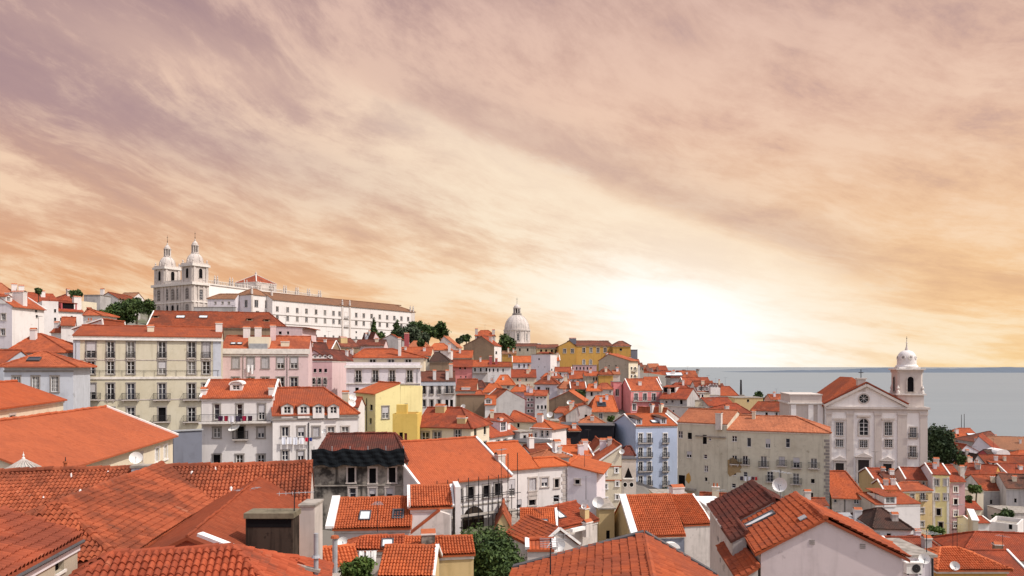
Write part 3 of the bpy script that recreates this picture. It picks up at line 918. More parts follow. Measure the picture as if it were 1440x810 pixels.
# ------------------------------------------------------------------ small loose things
def dish(label, p, r=.45, aim=(-.2, -.8, .5), pole=.7, group='satellite dishes', m=None):
    """satellite dish on a bent pole; p is the foot"""
    aim = Vector(aim).normalized()
    o = thing('satellite_dish', label, 'satellite dish', p, 0, group)
    c = Vector((0, 0, pole))
    t = aim.cross(Vector((0, 0, 1))).normalized(); u = t.cross(aim)
    mb = MB(); n, k = 20, 4; m = m or DISHM
    rings = []
    for j in range(k+1):
        rr = r*j/k; rings.append([c+aim*(.12+rr*rr*.45/r)+(t*math.cos(2*math.pi*i/n)+u*math.sin(2*math.pi*i/n))*rr for i in range(n)])
    for a, b in zip(rings, rings[1:]):
        for i in range(n):
            q = (i+1) % n
            pts = [a[i], a[q], b[q], b[i]] if a is not rings[0] else [a[0], b[q], b[i]]
            mb.face(pts, m); mb.face([x-aim*.02 for x in reversed(pts)], m)
    link('reflector', mb.mesh('reflector'), o)
    ab = MB(); f = c+aim*(.12+r*1.05)+u*(-r*.15)
    ab.tube(c+aim*.15-u*r*.9, f, .018, .014, IRON, 6); ab.tube(f-aim*.05, f+aim*.08, .045, .045, ZINC, 8)
    link('feed_arm', ab.mesh('feed_arm'), o)
    pb = MB(); pb.tube((0, 0, -.05), c, .03, .03, ZINC, 8); pb.tube(c, c+aim*.13, .05, .04, ZINC, 8)
    link('pole', pb.mesh('pole'), o)
    return o
def antenna(label, p, ht=2.5, n=6, ang=.4, group='television aerials'):
    o = thing('aerial', label, 'aerial', p, ang, group)
    mb = MB(); mb.tube((0, 0, -.2), (0, 0, ht), .028, .022, IRON, 6); link('mast', mb.mesh('mast'), o)
    eb = MB(); eb.tube((-.7, 0, ht-.15), (.8, 0, ht-.15), .014, .014, ZINC, 5)
    for i in range(n):
        x = -.6+1.3*i/(n-1); l = .5-.05*i; eb.tube((x, -l, ht-.15), (x, l, ht-.15), .010, .010, ZINC, 4)
    link('element', eb.mesh('element'), o)
    return o
def laundry(label, a, b, items, group='washing on lines', seed=0):
    """washing pegged to a line from a to b (world); items = list of (width, length, colour)"""
    a, b = Vector(a), Vector(b); rr = random.Random(seed)
    o = thing('laundry_line', label, 'laundry', a, 0, group)
    d = b-a; L = d.length; dn = d.normalized(); nrm = Vector((-dn.y, dn.x, 0)).normalized()
    lb = MB(); lb.tube((0, 0, 0), d, .012, .012, ZINC, 5); link('line', lb.mesh('line'), o)
    t = .15
    for w, l, c in items:
        if t+w > L: break
        m = flat('cloth %.2f %.2f %.2f' % c, c, .95, .05, vary=.12)
        mb = MB(); nx, nz = 6, 5; ph = rr.uniform(0, 6)
        g = [[dn*(t+w*i/nx*(1-.06*j/nz))+nrm*(.05*math.sin(ph+i*1.3)*(j+1)/nz)-Vector((0, 0, l*j/nz)) for i in range(nx+1)] for j in range(nz+1)]
        for j in range(nz):
            for i in range(nx):
                pts = [g[j][i], g[j+1][i], g[j+1][i+1], g[j][i+1]]; mb.face(pts, m); mb.face([q+nrm*.015 for q in reversed(pts)], m)
        link('cloth', mb.mesh('cloth'), o); t += w+rr.uniform(.06, .2)
    return o

# ------------------------------------------------------------------ trees
def leafmat(name, c1, c2):
    def f(g, b):
        geo = g.new('ShaderNodeNewGeometry'); oi = g.new('ShaderNodeAttribute'); oi.attribute_name = 'tint'
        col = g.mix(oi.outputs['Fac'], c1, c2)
        n = g.noise(geo.outputs['Position'], .7, 3, .6)
        col = g.mix(g.m('MULTIPLY', g.rng(n, .4, .7), .5), col, tuple(q*.6 for q in c1))
        g.put(b.inputs['Base Color'], col); b.inputs['Roughness'].default_value = .7; b.inputs['Specular IOR Level'].default_value = .25
    return mat(name, f)
LEAF = leafmat('dark green leaves', (.016, .036, .010), (.075, .115, .028))
LEAF2 = leafmat('bright green leaves', (.035, .075, .015), (.105, .150, .030))
LEAF3 = leafmat('grey green leaves', (.040, .060, .032), (.085, .105, .058))
BARK = flat('bark', (.10, .075, .055), .95, .1, vary=.5)
def crown_mesh(blobs, n, leaf, m, seed):
    """leaf clumps scattered through the volume of several uneven lobes"""
    rs = np.random.RandomState(seed)
    vol = np.array([b[3]**2.2 for b in blobs]); vol = vol/vol.sum()
    idx = rs.choice(len(blobs), n, p=vol)
    B = np.array([[b[0], b[1], b[2], b[3], b[4] if len(b) > 4 else 1.0] for b in blobs])[idx]
    d = rs.normal(size=(n, 3)); d /= np.linalg.norm(d, axis=1)[:, None]
    r = rs.uniform(.15, 1, n)**.42*(1+.16*rs.normal(size=n))
    # lumpy: push in and out along direction by a few random waves
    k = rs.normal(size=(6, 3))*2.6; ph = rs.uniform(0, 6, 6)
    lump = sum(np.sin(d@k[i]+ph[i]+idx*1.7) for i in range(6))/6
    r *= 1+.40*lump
    c = B[:, :3]+d*(r*B[:, 3])[:, None]*np.stack([np.ones(n), np.ones(n), B[:, 4]], 1)
    nr = d*.8+rs.normal(size=(n, 3))*.6+np.array([0, 0, .3]); nr /= np.linalg.norm(nr, axis=1)[:, None]
    t = np.cross(nr, rs.normal(size=(n, 3))); t /= np.linalg.norm(t, axis=1)[:, None]
    b2 = np.cross(nr, t); sz = leaf*rs.uniform(.6, 1.4, n)[:, None]
    V = np.empty((n, 4, 3))
    V[:, 0] = c-t*sz; V[:, 1] = c-b2*sz*.6; V[:, 2] = c+t*sz; V[:, 3] = c+b2*sz*.6+nr*sz*.25
    me = bpy.data.meshes.new('crown')
    me.from_pydata(V.reshape(-1, 3).tolist(), [], np.arange(n*4).reshape(-1, 4).tolist())
    me.materials.append(m)
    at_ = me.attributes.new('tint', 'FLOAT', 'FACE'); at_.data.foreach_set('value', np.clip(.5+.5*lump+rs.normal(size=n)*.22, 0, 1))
    me.update(); return me
def tree(label, x, y, D, wpx, hpx, ybase=None, m=None, n=2500, seed=1, kind='round', cat='tree', name='tree', group=None, lean=0, trunk_h=None, leaf=None):
    """crown centred at photo pixel (x, y), wpx by hpx, at distance D; trunk goes down to row ybase"""
    c = P(x, y, D); k = D/F; w, h = wpx*k/2, hpx*k/2
    lo_ = y+hpx*(.5 if name == 'bush' else .62)
    zb = HC-((min(ybase, lo_) if ybase is not None and D > 65 else (ybase or lo_))-HY)*k-.3
    o = thing(name, label, cat, (c.x, c.y, zb), 0, group)
    rr = random.Random(seed); m = m or LEAF
    cz = c.z-zb; bl = []
    if kind == 'round':
        for i in range(13):
            a = rr.uniform(0, 6.28); q = rr.uniform(.25, .66); zz = rr.uniform(-.55, .60)
            s = math.sqrt(max(.1, 1-zz*zz))
            bl.append((w*q*math.cos(a)*s, w*q*math.sin(a)*s, cz+zz*h, min(w, h)*rr.uniform(.40, .62), .9))
        bl.append((0, 0, cz, min(w, h)*.75)); bl.append((0, 0, cz-h*.6, min(w, h)*.6)); bl.append((w*.4, 0, cz-h*.55, min(w, h)*.5)); bl.append((-w*.4, 0, cz-h*.55, min(w, h)*.5))
    elif kind == 'cone':
        for i in range(9):
            f = i/8; bl.append((rr.uniform(-.1, .1)*w, rr.uniform(-.1, .1)*w, cz-h+2*h*f*.97, w*(1-f)*.85+.12*w, 1.2))
    elif kind == 'umbrella':
        for i in range(9):
            a = i/9*6.28; bl.append((w*.6*math.cos(a), w*.6*math.sin(a), cz+rr.uniform(-.1, .2)*h, h*.62, .8))
        bl.append((0, 0, cz+.2*h, h*.8))
    lf = leaf or max(.10, D/F*1.9)
    link('crown', crown_mesh(bl, n, lf, m, seed), o)
    tb = MB(); r0 = max(.12, w*.09)
    pts = [Vector((0, 0, -2.5)), Vector((lean*.3+.1*w, 0, (cz-h)*.6+.2)), Vector((lean, .05*w, cz-h*.3))]
    for i in range(2): tb.tube(pts[i], pts[i+1], r0*(1-.3*i), r0*(.7-.3*i), BARK, 8)
    for i in range(6):
        b = bl[i % len(bl)]; tb.tube(pts[1].lerp(pts[2], rr.uniform(.3, 1)), (b[0], b[1], b[2]), r0*.35, r0*.1, BARK, 5)
    link('trunk', tb.mesh('trunk'), o)
    return o
# ------------------------------------------------------------------ monastery church on the hill
def lathe_dome(r, h, z, n=7, drop=1.0):
    return [(r*math.cos(math.pi/2*i/n), z+h*math.sin(math.pi/2*i/n)) for i in range(n+1)]
MW = wmat('palestone')
def monastery():
    D0 = 380.0
    A = P(271, 396, D0); Bl = P(216, 401, 397)                      # near corner, far end of the west front (cornice height)
    U = Vector((A.x-Bl.x, A.y-Bl.y, 0)); w = U.length; U.normalize(); V = Vector((-U.y, U.x, 0))
    zc = A.z; zb = P(271, 452, D0).z; H = zc-zb
    rz = math.atan2(U.y, U.x)
    o = thing('church', 'pale stone church with twin domed bell towers on the hilltop', 'church', (Bl.x, Bl.y, zb), rz)
    tw = 9.0                                                        # tower width
    dpt = 9.6
    mb = MB(); mb.box(0, w, 0, dpt, 0, H, MW)
    body = link('facade', mb.mesh('facade'), o)
    tr = MB()
    for z, p, t in ((H-.1, 1.0, 1.3), (H*.52, .45, .6), (H*.20, .4, .5)):
        tr.box(-p, w+p, -p, -.01, z-t, z, CORN); tr.box(w+.01, w+p, -.009, dpt, z-t, z, CORN); tr.box(-p, -.01, -.009, dpt, z-t, z, CORN)
    link('cornice', tr.mesh('cornice'), o)
    for x in (.9, tw-.9, tw+1.6, w/2-2.6, w/2+2.6, w-tw-1.6, w-tw+.9, w-.9):
        pb = MB(); pb.box(x-.55, x+.55, -.35, -.012, .3, H-1.5, MW); link('pilaster', pb.mesh('pilaster'), o)
    for y in (.9, 3.2, dpt-3.2, dpt-.9):
        pb = MB(); pb.box(w+.012, w+.35, y-.5, y+.5, .3, H-1.5, MW); link('pilaster', pb.mesh('pilaster'), o)
    for x in (tw/2, w/2-4.7, w/2, w/2+4.7, w-tw/2):
        arch_window(o, (x, -.01, H*.58), 0, 2.0, 5.4, True, 'd', .45)
        arch_window(o, (x, -.01, H*.25), 0, 1.9, 3.8, x in (tw/2, w-tw/2), 'd', .4)
    arch_window(o, (w+.01, dpt/2, H*.57), math.pi/2, 2.0, 5.0, True, 'd', .5)
    window(o, (w+.0, dpt/2, H*.30), math.pi/2, 1.4, 2.2, 'case', 's', True)
    bal = MB()
    bal.box(tw+.3, w-tw-.3, .05, .35, H, H+.25, CORN); bal.box(tw+.3, w-tw-.3, .05, .35, H+1.3, H+1.5, CORN)
    for i in range(20): xx = tw+.6+(w-2*tw-1.2)*i/19; bal.box(xx-.15, xx+.15, .08, .32, H+.25, H+1.3, CORN)
    link('balustrade', bal.mesh('balustrade'), o)
    for k, x0 in enumerate((0.3, w-tw-.3)):
        x1 = x0+tw; y0, y1 = .3, .3+tw; hb = 8.8
        tb = MB(); tb.box(x0, x1, y0, y1, H+.002, H+hb, MW)
        t = link('tower', tb.mesh('tower'), o)
        cx, cy = (x0+x1)/2, (y0+y1)/2
        for a, px, py in ((0, cx, y0-.01), (math.pi/2, x1+.01, cy), (-math.pi/2, x0-.01, cy), (math.pi, cx, y1+.01)):
            arch_window(t, (px, py, H+2.2), a, 2.0, 5.0, False, 's', .45, 'belfry_opening')
        for sx in (x0+.9, x1-.9):
            for e in (-1, 1): qb = MB(); qb.box(sx-.6, sx+.6, (y0-.4) if e < 0 else y1+.01, (y0-.01) if e < 0 else y1+.4, H+.02, H+hb-.6, MW); link('pilaster', qb.mesh('pilaster'), t)
        for sy in (y0+.9, y1-.9):
            for e in (-1, 1): qb = MB(); qb.box((x0-.4) if e < 0 else x1+.01, (x0-.01) if e < 0 else x1+.4, sy-.6, sy+.6, H+.02, H+hb-.6, MW); link('pilaster', qb.mesh('pilaster'), t)
        cb = MB(); cb.box(x0-.8, x1+.8, y0-.8, y1+.8, H+hb-.6, H+hb+.5, CORN); cb.box(x0-.3, x1+.3, y0-.3, y1+.3, H+hb+.5, H+hb+1.3, MW)
        link('cornice', cb.mesh('cornice'), t)
        for sx in (x0+.4, cx, x1-.4):
            for sy in (y0+.4, cy, y1-.4):
                if sx == cx and sy == cy: continue
                ub = MB(); ub.lathe([(.45, H+hb+1.3), (.45, H+hb+1.7), (.22, H+hb+1.9), (.42, H+hb+2.4), (.30, H+hb+2.9), (.08, H+hb+3.2), (0, H+hb+3.5)], MW, 8, (sx, sy)); link('urn', ub.mesh('urn'), t)
        z = H+hb+1.3; r = tw*.43
        db = MB(); db.lathe([(r+.25, z), (r+.25, z+.9), (r, z+.9)]+lathe_dome(r, 4.6, z+.9, 8)[:-2]+[(r*.42, z+5.2)], MW, 28, (cx, cy))
        for i in range(8):
            a = i*math.pi/4
            for j in range(7):
                q = lathe_dome(r+.12, 4.6, z+.9, 8)
                (ra, za), (rb_, zb_) = q[j], q[j+1]
                db.beam((cx+ra*math.cos(a), cy+ra*math.sin(a), za), (cx+rb_*math.cos(a), cy+rb_*math.sin(a), zb_), .35, .2, MW, up=(math.cos(a), math.sin(a), .3))
        link('dome', db.mesh('dome'), t)
        z2 = z+5.1
        lb = MB(); lb.lathe([(r*.5, z2), (r*.5, z2+.5), (1.0, z2+.5), (1.0, z2+4.0), (1.9, z2+4.0), (1.9, z2+4.5), (1.5, z2+4.6), (1.35, z2+5.4), (.8, z2+6.1), (.35, z2+6.6), (.35, z2+7.1), (.12, z2+7.5), (0, z2+7.6)], MW, 16, (cx, cy))
        for i in range(8):
            a = i*math.pi/4+math.pi/8; lb.tube((cx+1.55*math.cos(a), cy+1.55*math.sin(a), z2+.5), (cx+1.55*math.cos(a), cy+1.55*math.sin(a), z2+4.0), .28, .28, MW, 6)
        for i in range(4):
            a = i*math.pi/2; e = Vector((-math.sin(a), math.cos(a), 0)); c = Vector((cx+1.02*math.cos(a), cy+1.02*math.sin(a), 0))
            lb.face([c-e*.4+Vector((0, 0, z2+.8)), c+e*.4+Vector((0, 0, z2+.8)), c+e*.4+Vector((0, 0, z2+3.4)), c-e*.4+Vector((0, 0, z2+3.4))], VOID)
        link('lantern', lb.mesh('lantern'), t)
        fb = MB(); fb.tube((cx, cy, z2+7.4), (cx, cy, z2+11.6), .12, .05, IRON, 6); fb.lathe([(0, z2+8.2), (.32, z2+8.5), (0, z2+8.8)], IRON, 8, (cx, cy))
        fb.box(cx-.6, cx+.6, cy-.05, cy+.05, z2+10.3, z2+10.45, IRON)
        link('cross', fb.mesh('cross'), t)
    # nave running back along the hill with its balustrade and paired pinnacles
    q1 = P(451, 413, 470)                                             # far end of the balustrade
    A2 = A+V*dpt*.2
    n0 = Vector((A2.x, A2.y, 0))+V*2; n1 = Vector((q1.x, q1.y, 0))
    Un = (n1-n0); L = Un.length; Un.normalize(); Vn = Vector((-Un.y, Un.x, 0))
    zt = zc+1.0
    inv = Matrix.Rotation(-rz, 3, 'Z')
    nl = inv @ (n0-Vector((Bl.x, Bl.y, 0))); na = math.atan2(Un.y, Un.x)-rz
    hn = zt-zb
    nb = MB(); nb.box(2, L, 0, 16, 0, hn-1.6, wmat('churchwhite')); nb.box(2, L+.3, -.5, 16, hn-1.6, hn-.9, CORN)
    link('nave', nb.mesh('nave'), o, (nl.x, nl.y, 0), na)
    bb = MB(); bb.box(2, L, -.2, .2, hn+.5, hn+.75, CORN)
    k = int(L/1.1)
    for i in range(k): bb.box(2+i*1.1, 2+i*1.1+.32, -.12, .12, hn-.9, hn+.5, MW)
    link('balustrade', bb.mesh('balustrade'), o, (nl.x, nl.y, 0), na)
    for i in range(9):
        for j in (-.9, .9):
            pb = MB(); x = 11+(L-12)*i/8+j
            pb.box(x-.45, x+.45, -.4, .4, hn-.9, hn+1.3, MW); pb.lathe([(.3, hn+1.3), (.5, hn+1.9), (.25, hn+2.3), (.35, hn+2.9), (0, hn+4.1)], MW, 8, (x, 0))
            link('pinnacle', pb.mesh('pinnacle'), o, (nl.x, nl.y, 0), na)
    # red gabled crossing roof over the transept
    c = P(360, 399, 432); cl = inv @ (Vector((c.x, c.y, 0))-Vector((Bl.x, Bl.y, 0)))
    zt2 = c.z-zb; k = 432/F
    cb = MB(); cb.box(-8, 8, -8, 8, 10, zt2, MW); link('crossing', cb.mesh('crossing'), o, (cl.x, cl.y, 0), na)
    rb = MB(); tm = tmat('red')
    for i in range(4):
        a, b = i*math.pi/2+math.pi/4, (i+1)*math.pi/2+math.pi/4
        slab(rb, [(11.6*math.cos(a), 11.6*math.sin(a), zt2), (11.6*math.cos(b), 11.6*math.sin(b), zt2), (0, 0, zt2+12.5*k)], tm, CORN, .3)
    for i in range(4):
        a = i*math.pi/2+math.pi/4; rb.beam((11.6*math.cos(a), 11.6*math.sin(a), zt2+.15), (0, 0, zt2+12.5*k+.2), .5, .3, CORN)
    rb.lathe([(.6, zt2+12.3*k), (.6, zt2+12.3*k+1.2), (.2, zt2+12.3*k+1.4), (0, zt2+12.3*k+3)], MW, 8)
    link('crossing_roof', rb.mesh('crossing_roof'), o, (cl.x, cl.y, 0), na)
    HOUSES_EXTRA.append((Vector((Bl.x, Bl.y, 0)), U, V, w, 16, zb))
HOUSES_EXTRA = []
monastery()

# long white convent wing in front of the church
def convent():
    xs = [389+i*0 for i in range(1)]
    win = []
    h0 = P(383, 421, 357); 
    cols = [390, 404.5, 418, 431, 444.5, 457, 469, 477.5, 501, 511.5, 522.5, 534, 544.5, 554.5, 564.5, 574]
    def row(y, ht, w, z_at=383, sub=None, **k):
        out = []
        A, B = P(383, 421, 357), P(583, 439, 440)
        U = Vector((B.x-A.x, B.y-A.y, 0)).normalized()
        z = HC-(y-HY)/F*357
        for i, x in enumerate(cols):
            if sub and i not in sub: continue
            t, D = hit_v(A, U, x); yy = HY-(z-HC)/D*F
            out.append(dict(x=x, y=yy, w=w*357/D, h=ht*357/D, **k))
        return out
    for y in (434, 446.5): win += row(y, 7.2, 3.4, far=True)
    win += row(461, 3.2, 2.2, sub=(1, 3, 8, 11), far=True, s='dark', su='n')
    win += row(470.5, 5.4, 2.8, sub=(2, 3, 4, 5, 6, 7, 8, 9, 10, 12, 13), far=True, su='n')
    h = house('long white convent wing with rows of small windows below the hilltop church', 383, 421, 583, 357, 440, d=15, pit=21, rise=3.8,
              hx=(None, None), h1=9., H=26, wall='white', roof='tan', win=win, name='convent', cat='convent', over=.5, capr=.25, trim=CORN)
    for z in (H_ for H_ in (h.H-7.4, h.H-11.7)): band(h, z, z+.35, DKSTONE, .12)
    for x in (486.5,):
        t, D = hit_v(h.A, h.U, x)
        pb = MB()
        for s in (-1, 1): pb = MB(); pb.box(t+s*2.6-.5, t+s*2.6+.5, -.35, -.012, 2, h.H-.4, MW); h.add('pilaster', pb)
        for s in (-1, 1):
            ub = MB(); ub.lathe([(.5, h.H+.3), (.5, h.H+1.6), (.3, h.H+1.8), (.45, h.H+2.5), (.1, h.H+3.2), (0, h.H+3.6)], MW, 8, (t+s*2.6, -.1)); h.add('pinnacle', ub)
        for zz in (h.H-6.5, h.H-11.2): window(h.root, h.loc((t, 0, zz)), h.sub, 1.6, 3.2, 'case', 's', True); balcony(h.root, h.loc((t, 0, zz)), h.sub, 2.6, .6, 1.0, .3)
    # corner pavilion
    p = house('', 353, 414, 383, 352, 356, d=12, axis='u', rise=3.2, h0=5, h1=5, H=27, wall='white', roof='tan', parent=h, sides={'L': 'lavender'},
              win=at(360.5, 427, 5, 10, far=True)+at(375.5, 428, 5, 10, far=True)+at(362, 441, 4, 7, far=True)+at(376, 441, 4, 7, far=True)
              + at(334.5, 428, 3.8, 10, f='L', far=True)+at(346, 427, 3.8, 10, f='L', far=True), xl=330, capr=.25)
    for x in (354, 382):
        t, D = hit_v(p.A, p.U, x); ub = MB(); ub.lathe([(.55, p.H+.2), (.55, p.H+2.2), (.3, p.H+2.4), (.5, p.H+3.3), (.1, p.H+4.2), (0, p.H+4.8)], MW, 8, (t, -.1)); p.add('pinnacle', ub)
        pb = MB(); pb.box(max(t-.5, 0), max(t-.5, 0)+1., -.3, -.012, 2, p.H-.3, MW); p.add('pilaster', pb)
    e = house('', 577, 438.5, 583.4, 437, 439.8, d=15, rise=.0, flatroof=True, H=25.5, wall='palestone', roof='cement', parent=h, parapet=0)
    for t in (.3, 2.6):
        ub = MB(); ub.lathe([(.5, e.H), (.5, e.H+1.6), (.3, e.H+1.8), (.45, e.H+2.5), (0, e.H+4)], MW, 8, (t, .3)); e.add('pinnacle', ub)
    # low lavender annex with a tan roof between church and convent
    house('low lavender annex with tan roof between the bell towers and the convent', 292, 420, 331, 352, 352, d=8, rise=2.4, h0=4, H=10, wall='lavender', roof='tan',
          win=at(303, 426, 2.4, 3.4, far=True)+at(313, 426, 2.4, 3.4, far=True)+at(322, 426, 2.4, 3.4, far=True), name='annex', cat='building', capr=.25)
    house('long low grey wall in front of the twin bell towers', 272, 432, 331, 346, 346, d=1.2, flatroof=True, H=8, wall='grey', roof='cement', name='retaining_wall', cat='wall', parapet=0, kind='thing')
convent()

# ------------------------------------------------------------------ domed pantheon
def pantheon():
    D = 560.0; c = P(727, 484, D); k = D/F; zb = c.z-9
    o = thing('domed_church', 'white domed church with a lantern on top rising behind the rooftops', 'church', (c.x, c.y, zb), 0)
    r = 18*k; z0 = 9.0; zd = z0+21*k
    mb = MB(); mb.lathe([(r*1.03, z0), (r*1.03, z0+1.2), (r*.985, z0+1.2), (r*.985, zd-1.6), (r*1.06, zd-1.3), (r*1.06, zd-.4), (r, zd-.4), (r, zd)], MW, 48)
    drum = link('drum', mb.mesh('drum'), o)
    for i in range(16):
        a = -math.pi/2+(i+.18)*math.pi/8
        pb = MB(); pb.tube((r*1.0*math.cos(a+math.pi/16), r*1.0*math.sin(a+math.pi/16), z0+1.2), (r*1.0*math.cos(a+math.pi/16), r*1.0*math.sin(a+math.pi/16), zd-1.5), .42, .42, MW, 8, False)
        link('pilaster', pb.mesh('pilaster'), o)
        if i % 2 == 0: arch_window(o, (r*.99*math.cos(a), r*.99*math.sin(a), z0+2.6), a+math.pi/2, 1.9, 5.2, True, 's', .5)
    db = MB(); hd = 21*k; n = 10
    prof = [(r*.97*math.cos(math.pi/2*i/n), zd+hd*math.sin(math.pi/2*i/n)*1.0) for i in range(n)]
    db.lathe([(r, zd), (r*.97, zd+.02)]+prof+[(3.2, zd+hd)], MW, 48)
    for i in range(16):
        a = i*math.pi/8
        for (ra, za), (rb, zb_) in zip(prof, prof[1:]):
            db.beam((ra*math.cos(a), ra*math.sin(a), za), (rb*math.cos(a), rb*math.sin(a), zb_), .5, .28, MW, up=(math.cos(a), math.sin(a), .4))
    link('dome', db.mesh('dome'), o)
    z = zd+hd-.3
    gb = MB(); gb.lathe([(3.3, z-.6), (3.5, z), (3.5, z+.9), (3.1, z+.9), (3.1, z+.3)], DKSTONE, 24); link('gallery', gb.mesh('gallery'), o)
    lb = MB(); lb.lathe([(1.7, z), (1.7, z+4.6), (2.9, z+4.7), (2.9, z+5.4), (2.4, z+5.5), (2.1, z+6.4), (1.2, z+7.3), (.4, z+7.7), (.3, z+8.6), (0, z+8.8)], MW, 20)
    for i in range(8):
        a = i*math.pi/4+.2; lb.tube((2.45*math.cos(a), 2.45*math.sin(a), z+.3), (2.45*math.cos(a), 2.45*math.sin(a), z+4.7), .38, .38, MW, 8)
        b = a+math.pi/8; e = Vector((-math.sin(b), math.cos(b), 0)); q = Vector((1.73*math.cos(b), 1.73*math.sin(b), 0))
        lb.face([q-e*.4+Vector((0, 0, z+.5)), q+e*.4+Vector((0, 0, z+.5)), q+e*.4+Vector((0, 0, z+4.2)), q-e*.4+Vector((0, 0, z+4.2))], VOID)
    link('lantern', lb.mesh('lantern'), o)
    fb = MB(); fb.tube((0, 0, z+8.5), (0, 0, z+13), .16, .08, IRON, 6); fb.box(-.7, .7, -.06, .06, z+11.6, z+11.8, IRON); link('cross', fb.mesh('cross'), o)
    bb = MB(); bb.box(-17, 17, -15, 15, -16, z0-.3, wmat('stone')); bb.box(-17.4, 17.4, -15.4, 15.4, z0-.3, z0+.3, CORN); link('base', bb.mesh('base'), o)
    HOUSES_EXTRA.append((Vector((c.x-14, c.y-14, 0)), Vector((1, 0, 0)), Vector((0, 1, 0)), 28, 28, zb-8))
pantheon()

# ------------------------------------------------------------------ parish church above the river
def parish_church():
    D0, D1 = 166.0, 162.0
    CS, CWH = wmat('churchstone'), wmat('churchwhite')
    A, B = P(1162, 573, D0), P(1304, 573.4, D1)
    U = Vector((B.x-A.x, B.y-A.y, 0)); w = U.length; U.normalize(); V = Vector((-U.y, U.x, 0)); rz = math.atan2(U.y, U.x)
    zb = P(1215, 676, 164).z; H = A.z-zb
    o = thing('church', 'pale church with pedimented front and one domed bell tower above the river', 'church', (A.x, A.y, zb), rz)
    def px(x, y):
        t, D = hit_v(A, U, x); return t, HC-(y-HY)/F*D-zb
    tp = px(1273, 573)[0]                                             # right end of the pediment
    dp = 26.0
    mb = MB(); mb.box(0, w, 0, dp, -6, H, CWH); link('nave', mb.mesh('nave'), o)
    # entablature and stone pilasters
    eb = MB()
    for z0, z1, p in ((H-.95, H-.25, .12), (H-.25, H+.25, .45)): eb.box(-p, w+p, -p, -.004, z0, z1, CS); eb.box(w+.004, w+p, -.003, dp, z0, z1, CS)
    link('entablature', eb.mesh('entablature'), o)
    for x, hw in ((1165.5, 3.4), (1195, 4.6), (1234.5, 4.6), (1268.5, 6), (1299, 5)):
        t, _ = px(x, 600); ww = hw*164/F
        pb = MB(); pb.box(max(t-ww/1, .0), min(t+ww/1, w), -.2, -.006, -5, H-.95, CS); pb.box(max(t-ww-.1, -.1), min(t+ww+.1, w+.1), -.3, -.004, H-1.5, H-.96, CS)
        pb.box(max(t-ww-.12, -.1), min(t+ww+.12, w+.1), -.34, -.004, -5, .9, CS)
        link('pilaster', pb.mesh('pilaster'), o)
    # pediment
    ta, za = px(1218, 543)
    db = MB(); db.prism([(0.1, -.05, H+.25), (tp, -.05, H+.25), (ta, -.05, za)], (0, .9, 0), CWH)
    ped = link('pediment', db.mesh('pediment'), o)
    kb = MB()
    for e in ((-.5, 0), (tp+.5, 1)):
        kb.beam((e[0], -.1, H+.40), (ta, -.1, za+.25), 1.0, .55, CS, up=(0, 0, 1))
    link('raking_cornice', kb.mesh('raking_cornice'), o)
    tb_ = MB(); tm = tmat('red')
    for s, e in ((-1, -.6), (1, tp+.6)):
        tb_.beam((e, .3, H+.95), (ta, .3, za+.86), 1.7, .3, tm)
    link('coping_tiles', tb_.mesh('coping_tiles'), o)
    t, z = px(1214.5, 560.5); r = .95
    ob = MB(); n = 24
    ring = lambda rr, y: [(t+rr*math.cos(2*math.pi*i/n), y, z+rr*math.sin(2*math.pi*i/n)) for i in range(n)]
    a, b, c = ring(r+.28, -.16), ring(r, -.16), ring(r, -.06)
    for i in range(n):
        j = (i+1) % n; ob.face([a[i], a[j], b[j], b[i]], CS); ob.face([b[i], b[j], c[j], c[i]], CS); ob.face([a[i], (a[i][0], -.05, a[i][2]), (a[j][0], -.05, a[j][2]), a[j]], CS)
    ob.face(ring(r, -.065), GLASS)
    for k in range(4):
        q = k*math.pi/4; ob.beam((t-r*math.cos(q), -.09, z-r*math.sin(q)), (t+r*math.cos(q), -.09, z+r*math.sin(q)), .05, .06, FRAME, up=(0, 1, 0))
    link('round_window', ob.mesh('round_window'), ped)
    # pedestal and cross on the gable
    pb = MB(); tq = ta-.9
    pb.box(tq-.8, tq+.8, -.1, 1.5, za-1.2, za+1.5, CS); pb.box(tq-1.0, tq+1.0, -.3, 1.7, za+1.5, za+1.8, CS); link('pedestal', pb.mesh('pedestal'), o)
    cb = MB(); cb.box(tq-.07, tq+.07, .6, .72, za+1.8, za+3.7, IRON); cb.box(tq-.5, tq+.5, .6, .72, za+2.9, za+3.05, IRON); link('cross', cb.mesh('cross'), o)
    # windows and doors
    for x, y, ww, hh in ((1180.5, 603, 10, 19), (1180.5, 623, 10, 11), (1214.5, 624, 10.5, 11), (1249, 603, 10, 19), (1249.5, 623.5, 10, 11), (1284, 608, 8.5, 14), (1283.5, 635, 8.5, 15)):
        t, z = px(x, y+hh/2); wi, hi = q5(ww*164/F), q5(hh*164/F)
        oo = window(o, (t, -.185, z), 0, wi, hi, 'fine', 's', False)
        if hh > 13 and x > 1280: balcony(o, (t, -.02, z), 0, wi+.6, .4, .9, .16)
    t, z = px(1214.5, 612); arch_window(o, (t, -.02, z), 0, 1.9, 3.6, True, 's', .3)
    hb = MB()
    for x, y, ww in ((1180.5, 589, 17), (1214.5, 585, 18), (1249, 589, 17)):
        t, z = px(x, y); ww *= 164/F/2
        hb.box(t-ww, t+ww, -.4, -.19 if y != 585 else -.005, z-.15, z+.2, CS)
    link('hood', hb.mesh('hood'), o)
